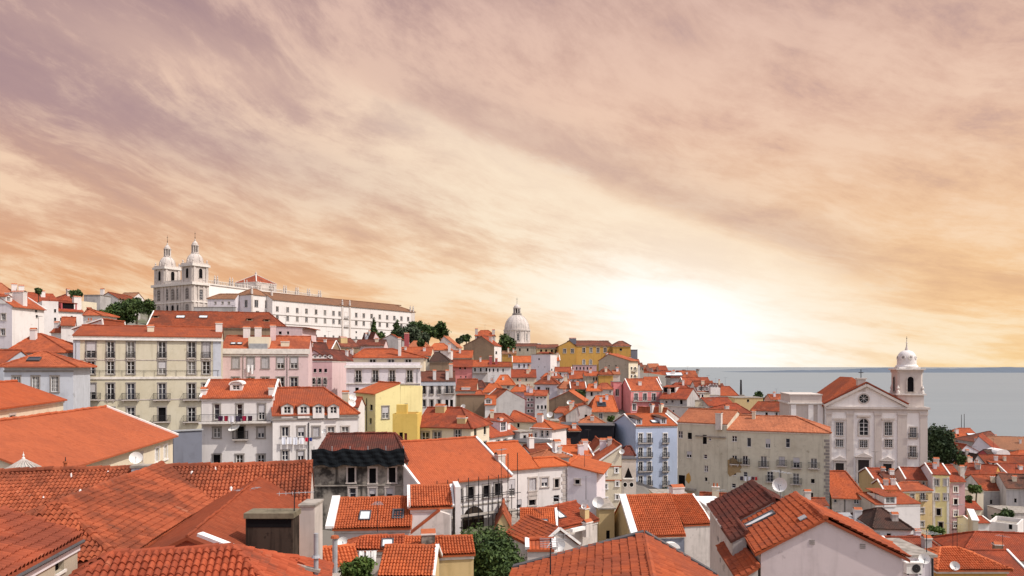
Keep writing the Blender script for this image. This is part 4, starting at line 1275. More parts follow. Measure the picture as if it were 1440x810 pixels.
    for x, ytop, ww in ((1180.5, 651, 11), (1214, 646.5, 14.5), (1247.5, 652, 11)):
        t, z = px(x, ytop); ww *= 164/F
        pb = MB(); pb.box(t-ww/2, t+ww/2, -.03, -.01, -3, z, flat('church door wood', (.03, .024, .022), .6))
        for i in (-1, 0, 1): pb.box(t+i*ww/2-.03-.0*i, t+i*ww/2+.03, -.06, -.031, -3, z, WOODR if False else IRON)
        link('door', pb.mesh('door'), o)
        sb = MB(); b = .38
        sb.box(t-ww/2-b, t-ww/2-.003, -.3, -.006, -3, z, CS); sb.box(t+ww/2+.003, t+ww/2+b, -.3, -.006, -3, z, CS); sb.box(t-ww/2-b, t+ww/2+b, -.32, -.006, z, z+.4, CS)
        q = ww/2+b+.2; sb.prism([(t-q, -.45, z+.75), (t+q, -.45, z+.75), (t, -.45, z+1.55)], (0, .43, 0), CS); sb.box(t-q, t+q, -.5, -.006, z+.55, z+.748, CS)
        link('door_surround', sb.mesh('door_surround'), o)
    # bell tower on the right
    D = 163
    x0, x1 = px(1264.5, 560)[0], px(1302, 560)[0]; tw = x1-x0
    z0 = H+.25; z1 = z0+2.9; z2 = z1+(557-521.5)*D/F
    y0 = 1.2; y1 = y0+tw
    bb = MB(); bb.box(x0, x1, y0, y1, z0, z1, CS); tow = link('tower', bb.mesh('tower'), o)
    cb = MB(); cb.box(x0-.4, x1+.4, y0-.4, y1+.4, z1-.35, z1, CORN); cb.box(x0+.05, x1-.05, y0+.05, y1-.05, z2-.9, z2-.35, CS); cb.box(x0-.3, x1+.3, y0-.3, y1+.3, z2-.35, z2, CORN); cb.box(x0+.5, x1-.5, y0+.5, y1-.5, z2, z2+.35, WHITE)
    link('cornice', cb.mesh('cornice'), tow)
    cx, cy = (x0+x1)/2, (y0+y1)/2; hb_ = tw/2-.12
    # chamfered belfry
    ch = hb_*.16
    oct_ = [(-hb_, -hb_+ch), (-hb_+ch, -hb_), (hb_-ch, -hb_), (hb_, -hb_+ch), (hb_, hb_-ch), (hb_-ch, hb_), (-hb_+ch, hb_), (-hb_, hb_-ch)]
    fb = MB(); fb.prism([(cx+a, cy+b, z1) for a, b in oct_], (0, 0, z2-.9-z1), CS)
    bel = link('belfry', fb.mesh('belfry'), tow)
    hh = (z2-z1)*.60
    for a, q in ((0, (cx, cy-hb_-.01)), (math.pi/2, (cx+hb_+.01, cy)), (-math.pi/2, (cx-hb_-.01, cy)), (math.pi, (cx, cy+hb_+.01))):
        arch_window(bel, (q[0], q[1], z1+.4), a, 1.25, hh, False, 's', .28, 'belfry_opening')
    for sx in (-1, 1):
        for sy in (-1, 1):
            ub = MB(); ux, uy = cx+sx*(tw/2-.2), cy+sy*(tw/2-.2)
            ub.lathe([(.35, z1), (.35, z1+.5), (.15, z1+.7), (.32, z1+1.2), (.1, z1+1.7), (0, z1+1.9)], CORN, 8, (ux, uy)); link('urn', ub.mesh('urn'), tow)
    r = 12.3*D/F; z = z2+.35
    db = MB(); WD = wmat('white')
    db.lathe([(r*1.22, z), (r*1.18, z+.25), (r*1.03, z+.5), (r*1.02, z+1.7)]+[(r*1.02*math.cos(q*math.pi/2/7)**.8, z+1.7+r*1.05*math.sin(q*math.pi/2/7)) for q in range(1, 7)]+[(.18, z+1.7+r*1.07)], WD, 28, (cx, cy))
    dm = link('dome', db.mesh('dome'), tow)
    for i in range(8):
        a = -math.pi/2+i*math.pi/4+.12
        ob = MB(); u_ = Vector((-math.sin(a), math.cos(a), 0)); n_ = Vector((math.cos(a), math.sin(a), .18)).normalized(); v_ = n_.cross(u_)
        c_ = Vector((cx, cy, z+1.75))+n_*(r*1.01)
        ob.prism([c_+(u_*math.cos(2*math.pi*j/16)+v_*math.sin(2*math.pi*j/16))*.50-n_*.2 for j in range(16)], n_*.28, CORN)
        ob.face([c_+(u_*math.cos(2*math.pi*j/16)+v_*math.sin(2*math.pi*j/16))*.28+n_*.085 for j in range(16)], DKSTONE)
        link('oculus', ob.mesh('oculus'), dm)
    sb = MB(); zz = z+1.7+r*1.07-.1
    sb.lathe([(.45, zz), (.3, zz+.5), (.16, zz+.9), (.1, zz+1.6)], CS, 10, (cx, cy)); sb.lathe([(0, zz+1.5), (.22, zz+1.75), (0, zz+2.0)], CS, 10, (cx, cy))
    sb.tube((cx, cy, zz+1.9), (cx, cy, zz+3.2), .05, .03, IRON, 6); sb.lathe([(0, zz+2.6), (.15, zz+2.75), (0, zz+2.9)], IRON, 8, (cx, cy))
    link('spire', sb.mesh('spire'), tow)
    # tiled nave roof behind the pediment
    rb = MB(); q = [(-.6, 1.2, H+.35), (tp-1, 1.2, H+.35), (tp-1, 22, H+.35), (-.6, 22, H+.35)]
    ra = (ta-1.6, 5.5, za+1.9); rb2 = (ta-1.6, 17, za+1.9)
    for pl in ([q[0], q[1], ra], [q[1], q[2], rb2, ra], [q[2], q[3], rb2], [q[3], q[0], ra, rb2]): slab(rb, pl, tmat('orange'), tmat('orange'), .2)
    link('roof', rb.mesh('roof'), o)
    # lower chapel terrace on the left
    x0, x1 = px(1112, 600)[0], -.02; zt = px(1140, 569)[1]
    wb = MB(); wb.box(x0, x1, 2.0, 16, -6, zt, CS); wb.box(x0-.35, x1, 1.6, 16.3, zt, zt+.35, CORN); link('side_chapel', wb.mesh('side_chapel'), o)
    pb = MB(); pb.box(x0+.2, x1-.5, 2.1, 15.5, zt+.35, zt+2.0, CS); pb.box(x0+.05, x1-.35, 1.95, 15.6, zt+2.0, zt+2.25, CS); link('parapet', pb.mesh('parapet'), o)
    for t in (x0+.9, x0+4.6, x0+6.6): qb = MB(); qb.box(t-.55, t+.55, 1.75, 1.995, -6, zt-.1, CWH); link('pilaster', qb.mesh('pilaster'), o)
    HOUSES_EXTRA.append((Vector((A.x, A.y, 0))-U*8, U, V, w+8, dp, zb))
parish_church()
# ================================================================== HOUSES
# ---- far left hillside
h = house('white house on the left hill whose grey gable faces the viewer', -28, 433, 17, 155, 150, axis='v', apex=(-8, 414), xr=62, yb=492, wall='lavender', sides={'R': 'white'}, roof='orange', verge='R',  # gable's shade is put into its lavender tint; the sunlit side stays white
      win=at(5, 445.5, 6, 9)+at(4, 467, 6, 9)+at(51, 429+8, 3.2, 4.6, f='R', s='dark', su='n')+at(52, 445, 3.2, 4, f='R', s='dark', su='n')+at(51.5, 465, 3, 4, f='R', s='dark', su='n'))
chimney(h, 27, 425, 2.6, 1.2, 2.0, 'white', 'right'); chimney(h, 12, 421, 1.0, .8, 1.2, 'white', 'right')
dormer(h, 12, 424, 1.2, 1.0, 'white', 'orange', 'right')
h = house('broad hipped orange roof at the top left corner of the hill', -60, 420, 36, 178, 186, yr=398.5, hx=(-30, 2), wall='white', roof='orange', H=9)
chimney(h, 20, 409, 1.2, .9, 1.5, 'white'); chimney(h, 30, 411, 1.2, .9, 1.5, 'white')
house('tall flat-topped white house stepping up the left hill', 59, 423, 82, 168, 170, d=9, flatroof=True, wall='white', roof='cement', parapet=.5, H=11, win=at(77.5, 437, 3, 4.5, s='dark', su='n')+at(77.5, 449, 3, 4.5, s='dark', su='n'))
h = house('white house with dark roof terrace beside the tall flat-topped white house', 82, 437, 117, 172, 176, yr=424, rp=.5, wall='white', roof='red', H=10, win=at(86, 449, 3, 4.5, s='dark', su='n')+at(101, 446, 3, 3.5, s='dark', su='n'))
dormer(h, 97, 435, 3.0, 1.5, 'dustyred', 'red', 'front', 'dark', 'shed'); chimney(h, 108, 434, 1.6, 1.2, 2.6, 'white')
h = house('long orange roof along the skyline of the left hill', 34, 424, 84, 188, 194, yr=413, wall='white', roof='red', H=7); chimney(h, 60, 417, 1, .8, 1.2, 'white')
house('small red roof on the left skyline under the dark round tree', 86, 424, 113, 196, 200, yr=413.5, hx=(94, 104), wall='grey', roof='red', H=9, win=at(106, 428, 3, 4, s='dark', su='n'))
house('low cream garden wall house behind the red roof on the left hill', 111, 423, 136, 200, 206, d=8, flatroof=True, wall='cream', roof='cement', parapet=.3, H=8)
h = house('grey gabled house on the left skyline near the hilltop trees', 139, 419.5, 166, 232, 232, axis='v', apex=(152, 411.5), d=14, wall='grey', roof='worn', H=9); chimney(h, 144, 417, 1., .8, 2.2, 'white', 'left')
house('flat grey block on the left skyline behind the cream wall', 118, 415, 141, 226, 226, d=10, flatroof=True, wall='grey', roof='cement', H=8)
house('white cottage with small orange lean-to roof below the hilltop trees', 117, 443, 141, 166, 166, yr=434, hx=(119, 122), wall='white', roof='orange', H=6)
h = house('white house with orange roof and one balcony window on the left hill', 86, 457, 105, 136, 137, yr=447.5, d=6, wall='white', sides={'R': 'white'}, roof='orange', H=6, win=at(95, 464, 7.5, 14, b=.5))
house('little orange hipped roof wedged below the white hillside houses', 72, 467, 86, 138, 138, yr=456, hx=(78, 81), wall='white', roof='orange', H=5)
house('white stepped house with sloping white parapet behind the beige apartment block', 104, 463, 146, 126, 126, axis='v', apex=(144, 450), d=7, wall='white', roof='orange', verge='LR', H=6)
house('pale low house among the hilltop trees left of the church', 165, 419.5, 186, 246, 246, yr=412.5, H=4, wall='white', roof='tan')
h = house('white house with hipped orange roof above the grey house at far left', 9, 494.5, 95, 118, 119, yr=471, hx=(50, 58), wall='white', sides={'R': 'cream'}, roof='orange', H=6, win=at(25, 501, 11, 13, s='dark')+at(52, 500, 8, 10, s='dark'), over=.5)
h = house('grey blue house with three tall windows under a low hipped orange roof at left', 6, 514, 103, 102, 104, yr=496, hx=(60, 66), wall='greyblue', roof='orange', H=9, over=.6, win=grid([23, 50, 77], [540], 10, 22, s='fine', su='d'))
band(h, h.H-.9, h.H-.65, DKSTONE); skylight(h, 48, 506, 1.4, .9, pale=False)
house('grey house with orange roof cut by the left edge of the photo', -60, 511, 5, 108, 108, yr=494, wall='greyblue', roof='orange', H=9)
h = house('cream house with plain orange hipped roof at the left edge below the grey house', -20, 576, 89, 59, 77, yr=541.5, pit=22, hx=(None, 29), wall='cream', roof='orange', smooth=.8, H=7, win=at(17, 588, 7, 8, s='dark'))
h = house('long cream house with huge plain orange roof at left', 55, 667, 243, 48.6, 76.5, d=13, rise=2.8, wall='cream', roof='orange', smooth=1.0, H=9, verge='R', win=at(221, 640, 5.5, 20, s='fine', su='w')+at(232.5, 636, 4.5, 19, s='fine', su='w')+at(197, 645, 6, 14, s='dark'), over=.5, gover=.2)

# ---- beige apartment block
cols = [128, 155.5, 184, 228, 269.5, 290]
win = []
for i, x in enumerate(cols):
    win += at(x, 492, 10.5 if i != 0 else 13, 23, s='shut' if i == 5 else ('half' if i == 0 else 'case'), su='d', b='j')
    win += at(x, 517, 10.5, 18, s='half' if i == 3 else 'case', su='d')
    win += at(x, 550.5, 10.5 if i else 13, 23, s='half' if i == 0 else 'case', su='d', b=('j' if i in (1,) else 1.4 if i != 5 else .5))
    win += at(x, 583, 10.5, 20, s='dark' if i == 3 else 'case', su='d', b=1.4 if i in (2, 3, 4) else None)
    if i > 2: win += at(x, 616, 12, 20, s='dark', su='d')
h = house('tall beige apartment block with iron balconies and a thin orange roof edge', 103, 472, 311, 112, 119, yr=460.5, pit=15, d=14, wall='beige', sides={'L': 'greyblue'}, roof='orange', yb=655, win=win, over=.25, cat='apartment block', name='apartment_block')
beige = h
z = on_wall(h, 128, 531).z; band(h, z-.25, z+.1, CORN, .14); z = on_wall(h, 128, 506).z; band(h, z-.06, z+.06, STONE, .05)
z = on_wall(h, 128, 563).z; band(h, z-.08, z+.08, STONE, .05)
for a, b in ((0, .9), (h.w-1.2, h.w)): qb = MB(); qb.box(a, b, -.06, -.004, 0, h.H-.6, wmat('greyblue')); h.add('corner_strip', qb)
band(h, h.H-.62, h.H-.33, WHITE, .3, 'cornice_band')
chimney(h, 308, 466, 1.0, .8, 1.2, 'white'); chimney(h, 212, 466, .9, .6, .7, 'cream'); pipe(h, 107, 476, 640)
# railing terrace line across the middle floor
rb = MB(); zt = on_wall(h, 128, 531).z+.1
for zz in (zt+.95,): rb.box(.4, h.w-.3, -.13, -.10, zz, zz+.04, IRON)
for i in range(14): rb.box(.5+i*(h.w-1)/13, .53+i*(h.w-1)/13, -.13, -.10, zt, zt+.95, IRON)
h.add('railing', rb)
house('dark corrugated fence in the alley below the beige apartment block', 244, 607, 284, 86, 88, d=.3, flatroof=True, wall='slate', roof='zinc', H=6, name='fence', cat='fence', kind='thing', wname='panel', rname='rail')  # dark sheet added: the fence colour also carries the alley's shade
# ---- behind it
h = house('long brown house with low tiled roof and skylights below the convent', 207, 459, 404, 196, 204, yr=439.5, pit=30, hx=(None, 378), wall='brownwall', sides={'L': 'white'}, roof='worn', H=8, verge='L', win=grid([318, 330, 345], [463], 4, 6, s='dark', su='n')+grid([218, 240, 262, 285], [463.5], 4, 5, s='dark', su='n'))
for x in (254, 286): skylight(h, x, 446, 2.0, 1.2)
for x, y in ((219, 445), (351, 449), (375, 450)): dormer(h, x, y+2, 1.2, .6, 'brownwall', 'worn', 'front', 'dark', 'shed')
h = house('long low house with dull brown walls at the foot of the bell towers', 175, 460, 206, 190, 192, d=9, flatroof=True, wall='brownwall', roof='worn', H=7)
h = house('pinkish white house with sloping gable beside the pink arched-window building', 386, 460, 425, 168, 168, axis='v', apex=(388, 459), d=12, wall='pink', roof='worn', H=9, rise=1, win=at(394, 468, 4, 4, s='dark', su='n')+at(405, 468, 3, 4, s='dark', su='n'))
# pink building with arched windows
win = []
for i, x in enumerate((331.5, 352.5, 373, 394.5, 413.5)):
    win += at(x, 510, 10, 16, s='shut' if i < 3 else 'half', su='d')+at(x, 540.5, 10, 20, s='case', su='d', b='j')
h = house('pink building with two rows of arched windows and a heavy white cornice', 310.5, 493, 433.5, 128, 131, yr=474, pit=24, d=13, wall='pink', roof='orange', yb=600, win=win, over=.15, corn=False)
band(h, h.H-.55, h.H+.35, CORN, .3, 'cornice'); band(h, h.H-.95, h.H-.7, CORN, .12)
for x in (342, 404): pipe(h, x, 499, 545, m=DKSTONE)
p = on_roof(h, 364, 489); mb = MB(); mb.box(-1.75, 1.75, 0, 3, -.6, 1.9, wmat('cream')); mb.box(-1.5, 1.5, -1.2, -.003, -.6, .7, ZINC); h.add('roof_stair', mb, p)
for x in (347, 363): chimney(h, x, 474, 1.1, .8, 1.6, 'white')
chimney(h, 384, 478, .9, .7, 2.4, 'pink')
for x in (328, 337): skylight(h, x, 484, .7, .7)
chimney(h, 401, 486, 1.4, .8, .6, 'cream')
for x, c in ((349.5, (.80, .78, .80)),):
    p = world(h, on_wall(h, 346, 513)+Vector((0, -.35, 0))); q = world(h, on_wall(h, 360, 513)+Vector((0, -.35, 0)))
    laundry('white washing hanging under an arched window of the pink building', p, q, [(.55, 1.3, c), (.45, 1.6, c)], seed=3)

# ---- white double house with terrace, centre left
win = []
for x in (305, 337, 368): win += at(x, 579, 8 if x < 368 else 9, 22, s='half' if x == 368 else 'case', su='d', door=True)
for x, st in ((305, 'case'), (338.5, 'dark'), (367, 'half')): win += at(x, 608.5, 9.5, 14 if x != 338.5 else 18, s=st, su='d', b=1.0 if x == 338.5 else None)
for x, st in ((305, 'dark'), (337, 'case'), (367, 'case')): win += at(x, 646, 9.5, 13, s=st, su='d')
h = house('white house with flower terrace, oval dormer and washing out', 283.5, 560, 383, 91, 92.5, yr=536, pit=28, d=10, wall='white', roof='orange', yb=700, win=win, verge='LR', over=.25)
w1 = h
z = on_wall(h, 300, 593).z
mb = MB(); mb.box(-.1, h.w-.05, -1.1, -.004, z-.2, z, CORN); h.add('terrace', mb)
mb = MB()
for i in range(60): x = .05+i*(h.w-.2)/59; mb.box(x-.012, x+.012, -1.07, -1.045, z+.002, z+.95, IRON)
for zz in (z+.93, z+.1): mb.box(0, h.w-.1, -1.08, -1.035, zz, zz+.04, IRON)
h.add('railing', mb)
dormer(h, 332, 549, 1.1, .75, 'white', 'orange', 'front', 'shut', 'arch', .45)
chimney(h, 382, 553, .6, 1.2, .6, 'white'); chimney(h, 287, 553, .6, 1.0, .4, 'white')
win = []
for i, (x, st) in enumerate(((401, 'bare'), (423.5, 'half'), (444.5, 'shut'), (465.5, 'case'), (485.5, 'case'))): win += at(x, 607, 9.5, 14, s=st, su='d' if i < 3 else 's')
for x, st in ((401, 'case'), (423, 'half'), (445, 'case'), (466, 'case')): win += at(x, 640.5, 9, 13.5, s=st, su='d')
h = house('white house with four roof dormers joined to the flower terrace house', 383.4, 583.5, 503, 91.3, 95, yr=547, pit=30, hx=(None, 455), wall='white', roof='orange', yb=690, win=win, over=.3)
w2 = h
z = on_wall(h, 390, 590).z; band(h, z-.1, z+.18, DKSTONE, .16)
for x in (404, 427, 448, 469): dormer(h, x, 582.5, 1.05, 1.05, 'white', 'orange', 'front', 'case', 'gable', .35)
pipe(h, 434, 594, 660, m=IRON)
def wl(hh, xa, ya, xb, yb_, off=.5): return world(hh, on_wall(hh, xa, ya)+Vector((0, -off, 0))), world(hh, on_wall(hh, xb, yb_)+Vector((0, -off, 0)))
a, b = wl(w2, 394, 614, 446, 615)
laundry('white and red washing on a line across the house with four roof dormers', a, b, [(.45, .9, (.72, .74, .82)), (.55, .85, (.75, .76, .82)), (.5, .9, (.70, .72, .80)), (.6, .8, (.75, .75, .8)), (.35, .5, (.55, .03, .06)), (.35, .45, (.03, .05, .2))], seed=5)
a, b = wl(w1, 308, 584, 357, 584, 1.15)
laundry('dark red and purple washing along the flower terrace railing', a, b, [(.5, .6, (.06, .02, .05)), (.45, .65, (.25, .02, .04)), (.6, .75, (.68, .66, .72)), (.6, .7, (.05, .04, .06)), (.5, .6, (.30, .02, .05)), (.5, .6, (.04, .02, .03)), (.4, .6, (.22, .03, .04))], seed=6)
a, b = wl(w2, 413, 648, 432, 648, .5)
laundry('pale washing on the low line below the four dormers', a, b, [(.5, .7, (.72, .72, .76)), (.5, .6, (.70, .70, .74)), (.4, .6, (.72, .71, .75))], seed=8)
dish('large white dish tilted upward on the flower terrace house wall', world(w1, on_wall(w1, 333, 608)+Vector((0, -.9, 0))), .72, (-.25, -.45, .85), .3)

# ---- pink house with dormers behind, lavender house with roof terrace
h = house('pink house with dark red roof and a row of tiny dormers', 433, 506.5, 467, 148, 150, yr=483, pit=28, d=None, xr=None, wall='mauve', sides={'R': 'pink'}, roof='rust', H=13, over=.2,
      win=grid([443, 450.5, 458], [521], 4, 5, s='dark', su='n')+grid([441, 449, 457], [536], 4, 9, b='j'))
for x in (443, 450, 457, 464): dormer(h, x, 504, .7, .6, 'white', 'rust', 'front', 'case', 'gable', .3)
h = house('long pink blank-walled house running back behind the lavender house', 467, 507, 520, 150, 186, d=9, pit=27, wall='pink', roof='rust', H=13, over=.15, yr=None, rise=2.4)
h = house('lavender house with white roof terrace balustrade and a setback orange roof', 487, 509.5, 591, 140, 141.5, d=11, flatroof=True, parapet=.9, wall='lavender', roof='cement', yb=600,
      win=grid([504, 528, 551.5, 576], [529], 8, 17, su='s', b='j')+at(502, 548, 5, 6, s='dark', su='n')+at(528, 555, 6, 12)+at(551, 555, 6, 12)+at(576, 555, 6, 12))
band(h, h.H-1.05, h.H-.55, WHITE, .35, 'cornice'); pipe(h, 587, 519, 560)
z = on_wall(h, 504, 539).z; band(h, z-.12, z+.02, CORN, .2)
s = house('', 497, 503, 596, 143, 144, yr=492, hx=(512, 553), pit=20, wall='cream', roof='orange', parent=h, H=2.6, over=.3, gover=.3, win=at(524, 507.5, 9, 7, far=True)+at(550, 507.5, 9, 7, far=True)+at(574, 507.5, 9, 7, far=True), capr=.15)
chimney(s, 562, 500, .55, .5, 3.2, 'white')
for i, x in enumerate((443, 468)): pass
# ---- yellow gabled house
h = house('pale yellow house with blank gable and one tall window', 528, 554, 563, 118, 119, axis='v', apex=(562.6, 540), xl=500, d=10, wall='yellow', roof='bright', yb=612, verge='', corn=False,
      win=at(542, 580, 9, 17, s='half', su='d')+at(522, 573, 4, 8, f='L', s='dark', su='n')+at(512, 573, 4, 8, f='L', s='dark', su='n')+at(505, 571, 3, 8, f='L', s='dark', su='n')+at(521, 592, 3, 8, f='L', s='dark', su='n'), gover=.05)
pipe(h, 516, 560, 606, 'L', IRON)
U_ = h.U; B_ = h.A+h.U*h.w; tt, D_ = hit_v(B_, U_, 594)
house('', 563.2, 543, 594, B_.y, D_, d=10, flatroof=True, wall='yellow', roof='cement', parapet=.3, H=8.5, parent=h, win=at(571, 571, 4.5, 7, s='shut', su='n'))
house('narrow bright yellow house end with a small doorway', 552, 582, 587, 107, 107, d=5, flatroof=True, parapet=.4, wall='gold', roof='orange', yb=634, win=at(564, 613, 5, 10, s='dark', su='n')+at(570.5, 615, 4, 12, s='red', su='n'))
mb = MB()
h = HOUSES[-1][0]
mb.box(.5, 2.0, .3, 1.6, h.H-.5, h.H+1.3, wmat('gold')); h.add('stair_turret', mb)
h = house('cream house with wide red hipped roof next to the bright yellow house end', 586, 603, 662, 105, 108, yr=575, pit=24, hx=(598, 650), d=8, xr=688, wall='cream', sides={'R': 'cream'}, roof='red', yb=640, over=.5,
      win=at(598, 615, 10, 15, su='d')+at(614.5, 614.5, 10, 15, su='d')+at(643.5, 611, 8, 14, su='d')+at(668.5, 608, 3.5, 13, f='R', s='dark', su='n')+at(682, 605, 3.5, 12, f='R', s='dark', su='n')+at(682, 623, 4, 5, f='R', s='dark'))
chimney(h, 620, 578, 1.5, .9, .7, 'mustard', pots=0); chimney(h, 650, 593, 1.3, .9, .5, 'mustard')
dish('small white dish on the bright yellow house end', world(h, on_wall(h, 587, 606)+Vector((-.2, -.3, 0))), .42, (.1, -.8, .5), .3)
dish('upper of two grey dishes beside the pale yellow house', P(494.5, 566, 112), .6, (.6, -.7, .4), .6)
dish('lower of two grey dishes beside the pale yellow house', P(493.5, 573.5, 111), .6, (.6, -.7, .4), .6)
h = house('low red roof strip between the white dormer house and the pale yellow house', 478, 572, 504, 112, 112, yr=560, wall='white', roof='red', H=6)
# ---- white balcony house centre
win = []
for x in (596.5, 607, 617.5): win += at(x, 547, 4.6, 14, b='j', su='d', far=True)+at(x, 567, 4.6, 10, su='d', far=True)
for x in (628.5, 635): win += at(x, 547, 4.2, 14, su='d', far=True)+at(x, 567, 4.2, 10, s='dark', su='n', far=True)
h = house('white house with a slate blue eave band and narrow balcony windows in the centre', 590, 536, 640, 164, 165, yr=523, pit=34, wall='white', roof='brown', yb=582, win=win, over=.2)
band(h, h.H-1.0, h.H-.05, wmat('greyblue'), .10, 'eave_band')
for xa in (622, 632): z = on_wall(h, 628, 553).z
balcony(h.root, h.loc(Vector((on_wall(h, 631.8, 553).x, 0, on_wall(h, 631.8, 553).z))), h.sub, 2.6, .5, .9)
for x in (611, 629): chimney(h, x, 533, .7, .6, 1.7, 'white')
chimney(h, 634, 530, .8, .6, 2.6, 'palestone')

# ---- derelict house wrapped in netting
win = []
for x, y in ((494, 668), (524, 669), (551.5, 668), (568, 663)): win += at(x, y, 9.5, 21 if x < 560 else 15, s='dark' if x < 560 else 'shut', su='s')
for x in (496, 524, 548): win += at(x, 694, 9.5, 16, s='half' if x != 496 else 'case', su='s')
h = house('derelict soot-stained house with black netting across its upper floor', 440, 649, 572, 72, 72.5, d=8, yr=612, pit=33, hx=(462, 556), wall='grime', roof='rust', yb=735, over=.3, corn=False, win=win)
band(h, h.H-.5, h.H-.1, CEMENT, .14, 'ledge'); der = h
z = on_wall(h, 494, 682).z; band(h, z-.1, z, CEMENT, .1, 'ledge')
t = tag(None or thing('netting', 'black netting hung over the derelict soot-stained house', 'netting', world(h, (h.w/2, -.4, h.H)), h.rz), None)
mb = MB(); NETM = flat('black net', (.010, .013, .016), .8, .1, vary=.4)
nx, nz = 46, 7
g_ = [[Vector((-h.w*.5+h.w*(.98 if True else 1)*i/nx, -.15-.07*math.sin(i*1.1)*math.sin(j*.9+1)-.03*(j % 2), 1.25+.10*math.sin(i*.45)-j*.225-.10*abs(math.sin(i*.35+1)))) for i in range(nx+1)] for j in range(nz+1)]
for j in range(nz):
    for i in range(nx):
        pts = [g_[j][i], g_[j+1][i], g_[j+1][i+1], g_[j][i+1]]; mb.face(pts, NETM); mb.face([q+Vector((0, .03, 0)) for q in reversed(pts)], NETM)
link('sheet', mb.mesh('sheet'), t)
pb = MB()
for i in range(6): x = -h.w*.48+i*h.w*.19; pb.tube((x, .05, -.6), (x, .05, 1.5), .04, .04, ZINC, 6)
link('support_pole', pb.mesh('support_pole'), t)

# ---- big red roof with scaffold
win = [dict(x=x, y=y, w=8.5, h=17, s='dark', su='d') for x, y in ((645, 696), (662, 693), (684, 691), (700, 688))]
h = house('white house with large plain red roof behind a pole scaffold', 588, 681, 716, 70, 76, d=13, yr=621, rp=.5, wall='white', roof='orange', smooth=.8, yb=742, verge='LR', win=win, over=.4)
sc = h
z = on_wall(h, 645, 712).z; band(h, z-.12, z, CEMENT, .08)
mb = MB(); q = on_wall(h, 666, 727); n = 12; r = 1.15
mb.face([(q.x-r*1.05, -.012, q.z-1.1)]+[(q.x-r*1.05*math.cos(math.pi*i/n), -.012, q.z-.1+r*math.sin(math.pi*i/n)) for i in range(n+1)]+[(q.x+r*1.05, -.012, q.z-1.1)], wmat('soot')); h.add('arched_gateway', mb)
t = thing('scaffold', 'thin metal pole scaffold in front of the white house with the large red roof', 'scaffold', world(h, (h.w/2, -.9, 0)), h.rz)
for i in range(9):
    mb = MB(); x = -h.w*.5+1.2+i*(h.w-1.2)/8
    tall = 2.6 if i in (7, 8) else .6
    for y in (-.55, .45): mb.tube((x, y, 0), (x, y, h.H-.2+(tall if y < 0 else -.7)), .04, .04, IRON, 6)
    link('upright', mb.mesh('upright'), t)
for z in (h.H-1.6, h.H-3.4, h.H-5.2):
    mb = MB()
    for y in (-.55, .45): mb.tube((-h.w*.5+.8, y, z), (h.w*.5+.4, y, z), .035, .035, IRON, 6)
    link('ledger', mb.mesh('ledger'), t)
mb = MB(); mb.box(-h.w*.5+1, h.w*.5, -.5, .4, h.H-3.36, h.H-3.31, CEMENT); link('deck', mb.mesh('deck'), t)
chimney(h, 703, 647, .9, .7, .5, 'palestone', 'front')
# white house right of it with the joined roofs
win = at(720, 686, 9, 24, s='half', su='n')+at(749, 681, 10, 18, s='shut')+at(766, 678, 9, 13, s='half')+at(783, 679.5, 6, 12, s='dark')+at(730, 709, 7, 13, s='half', su='n')+at(748.5, 704.5, 9.5, 12, s='dark')+at(782.5, 701, 8, 9, s='dark', su='n')
h = house('white house with smooth orange roof in the middle beside the scaffold', 714, 660.5, 757.5, 84, 86, yr=624, pit=25, hx=(None, 727), wall='white', roof='bright', smooth=.9, yb=725, win=win[:1]+win[1:2]+win[4:6], over=.3)
z = on_wall(h, 749, 691.5)
mb = MB(); mb.box(z.x-.6, z.x+.6, -.07, -.004, z.z-.9, z.z, STONE); h.add('panel', mb)
h2 = house('white house end with a short orange roof right of the smooth orange roof', 757.7, 656, 797.5, 86, 87.5, yr=645.5, pit=25, hx=(None, 779), wall='white', roof='bright', smooth=.9, yb=725, win=win[2:4]+win[6:7], over=.3)
qb = MB()
for i in range(12): qb.box(h2.w-.55-.2*(i % 2), h2.w, -.05, -.004, h2.H-.9-i*.45, h2.H-.55-i*.45, STONE)
h2.add('quoin', qb)
h = house('lavender side house with one small window and an orange roof edge', 797.8, 664, 839, 87.3, 86.5, d=9, axis='v', apex=(798.3, 655), wall='lavender', roof='bright', yb=725, win=at(812, 677.5, 6, 6, s='dark'), over=.15, corn=False)
# ---- tall beige gable and the little house with a triangle opening
h = house('tall beige house with orange string courses and a half gable', 840, 652, 874, 108, 108, axis='v', apex=(873.95, 628.5), d=9, wall='cream', roof='orange', yb=730, verge='LR', corn=False, gover=.05,
      win=[dict(x=x, y=y, w=3.6, h=6.4, s='case', su='w') for x, y in ((851, 665.5), (867, 661.5), (852, 684), (868, 680.5), (852, 703), (868, 699), (867, 644.5))])
for ya, yb_ in ((665, 646), (684, 666)):
    a, b = on_wall(h, 841, ya-.5-5), on_wall(h, 873, yb_-4)
    z = on_wall(h, 851, (ya+yb_)/2+.5).z; mb = MB(); mb.box(0, h.w, -.06, -.004, z-.09, z+.09, POTTERY); h.add('string_course', mb)
h = house('orange roofs stacked left of the tall beige half gable', 797, 655, 840, 112, 113, yr=628, pit=24, wall='white', roof='bright', smooth=.5, H=6, verge='R')
h = house('narrow grey house with a black triangle opening above two round windows', 874.5, 646, 894.5, 118, 118, d=7, flatroof=True, wall='palestone', roof='dark', yb=705)
mb = MB(); a, b, c = on_wall(h, 878, 672), on_wall(h, 889.5, 672), on_wall(h, 883.5, 657)
mb.face([(p.x, -.012, p.z) for p in (a, b, c)], VOID); h.add('triangle_opening', mb)
mb = MB(); mb.box(a.x-.2, b.x+.2, -.16, -.004, a.z-.22, a.z-.02, WHITE); h.add('ledge', mb)
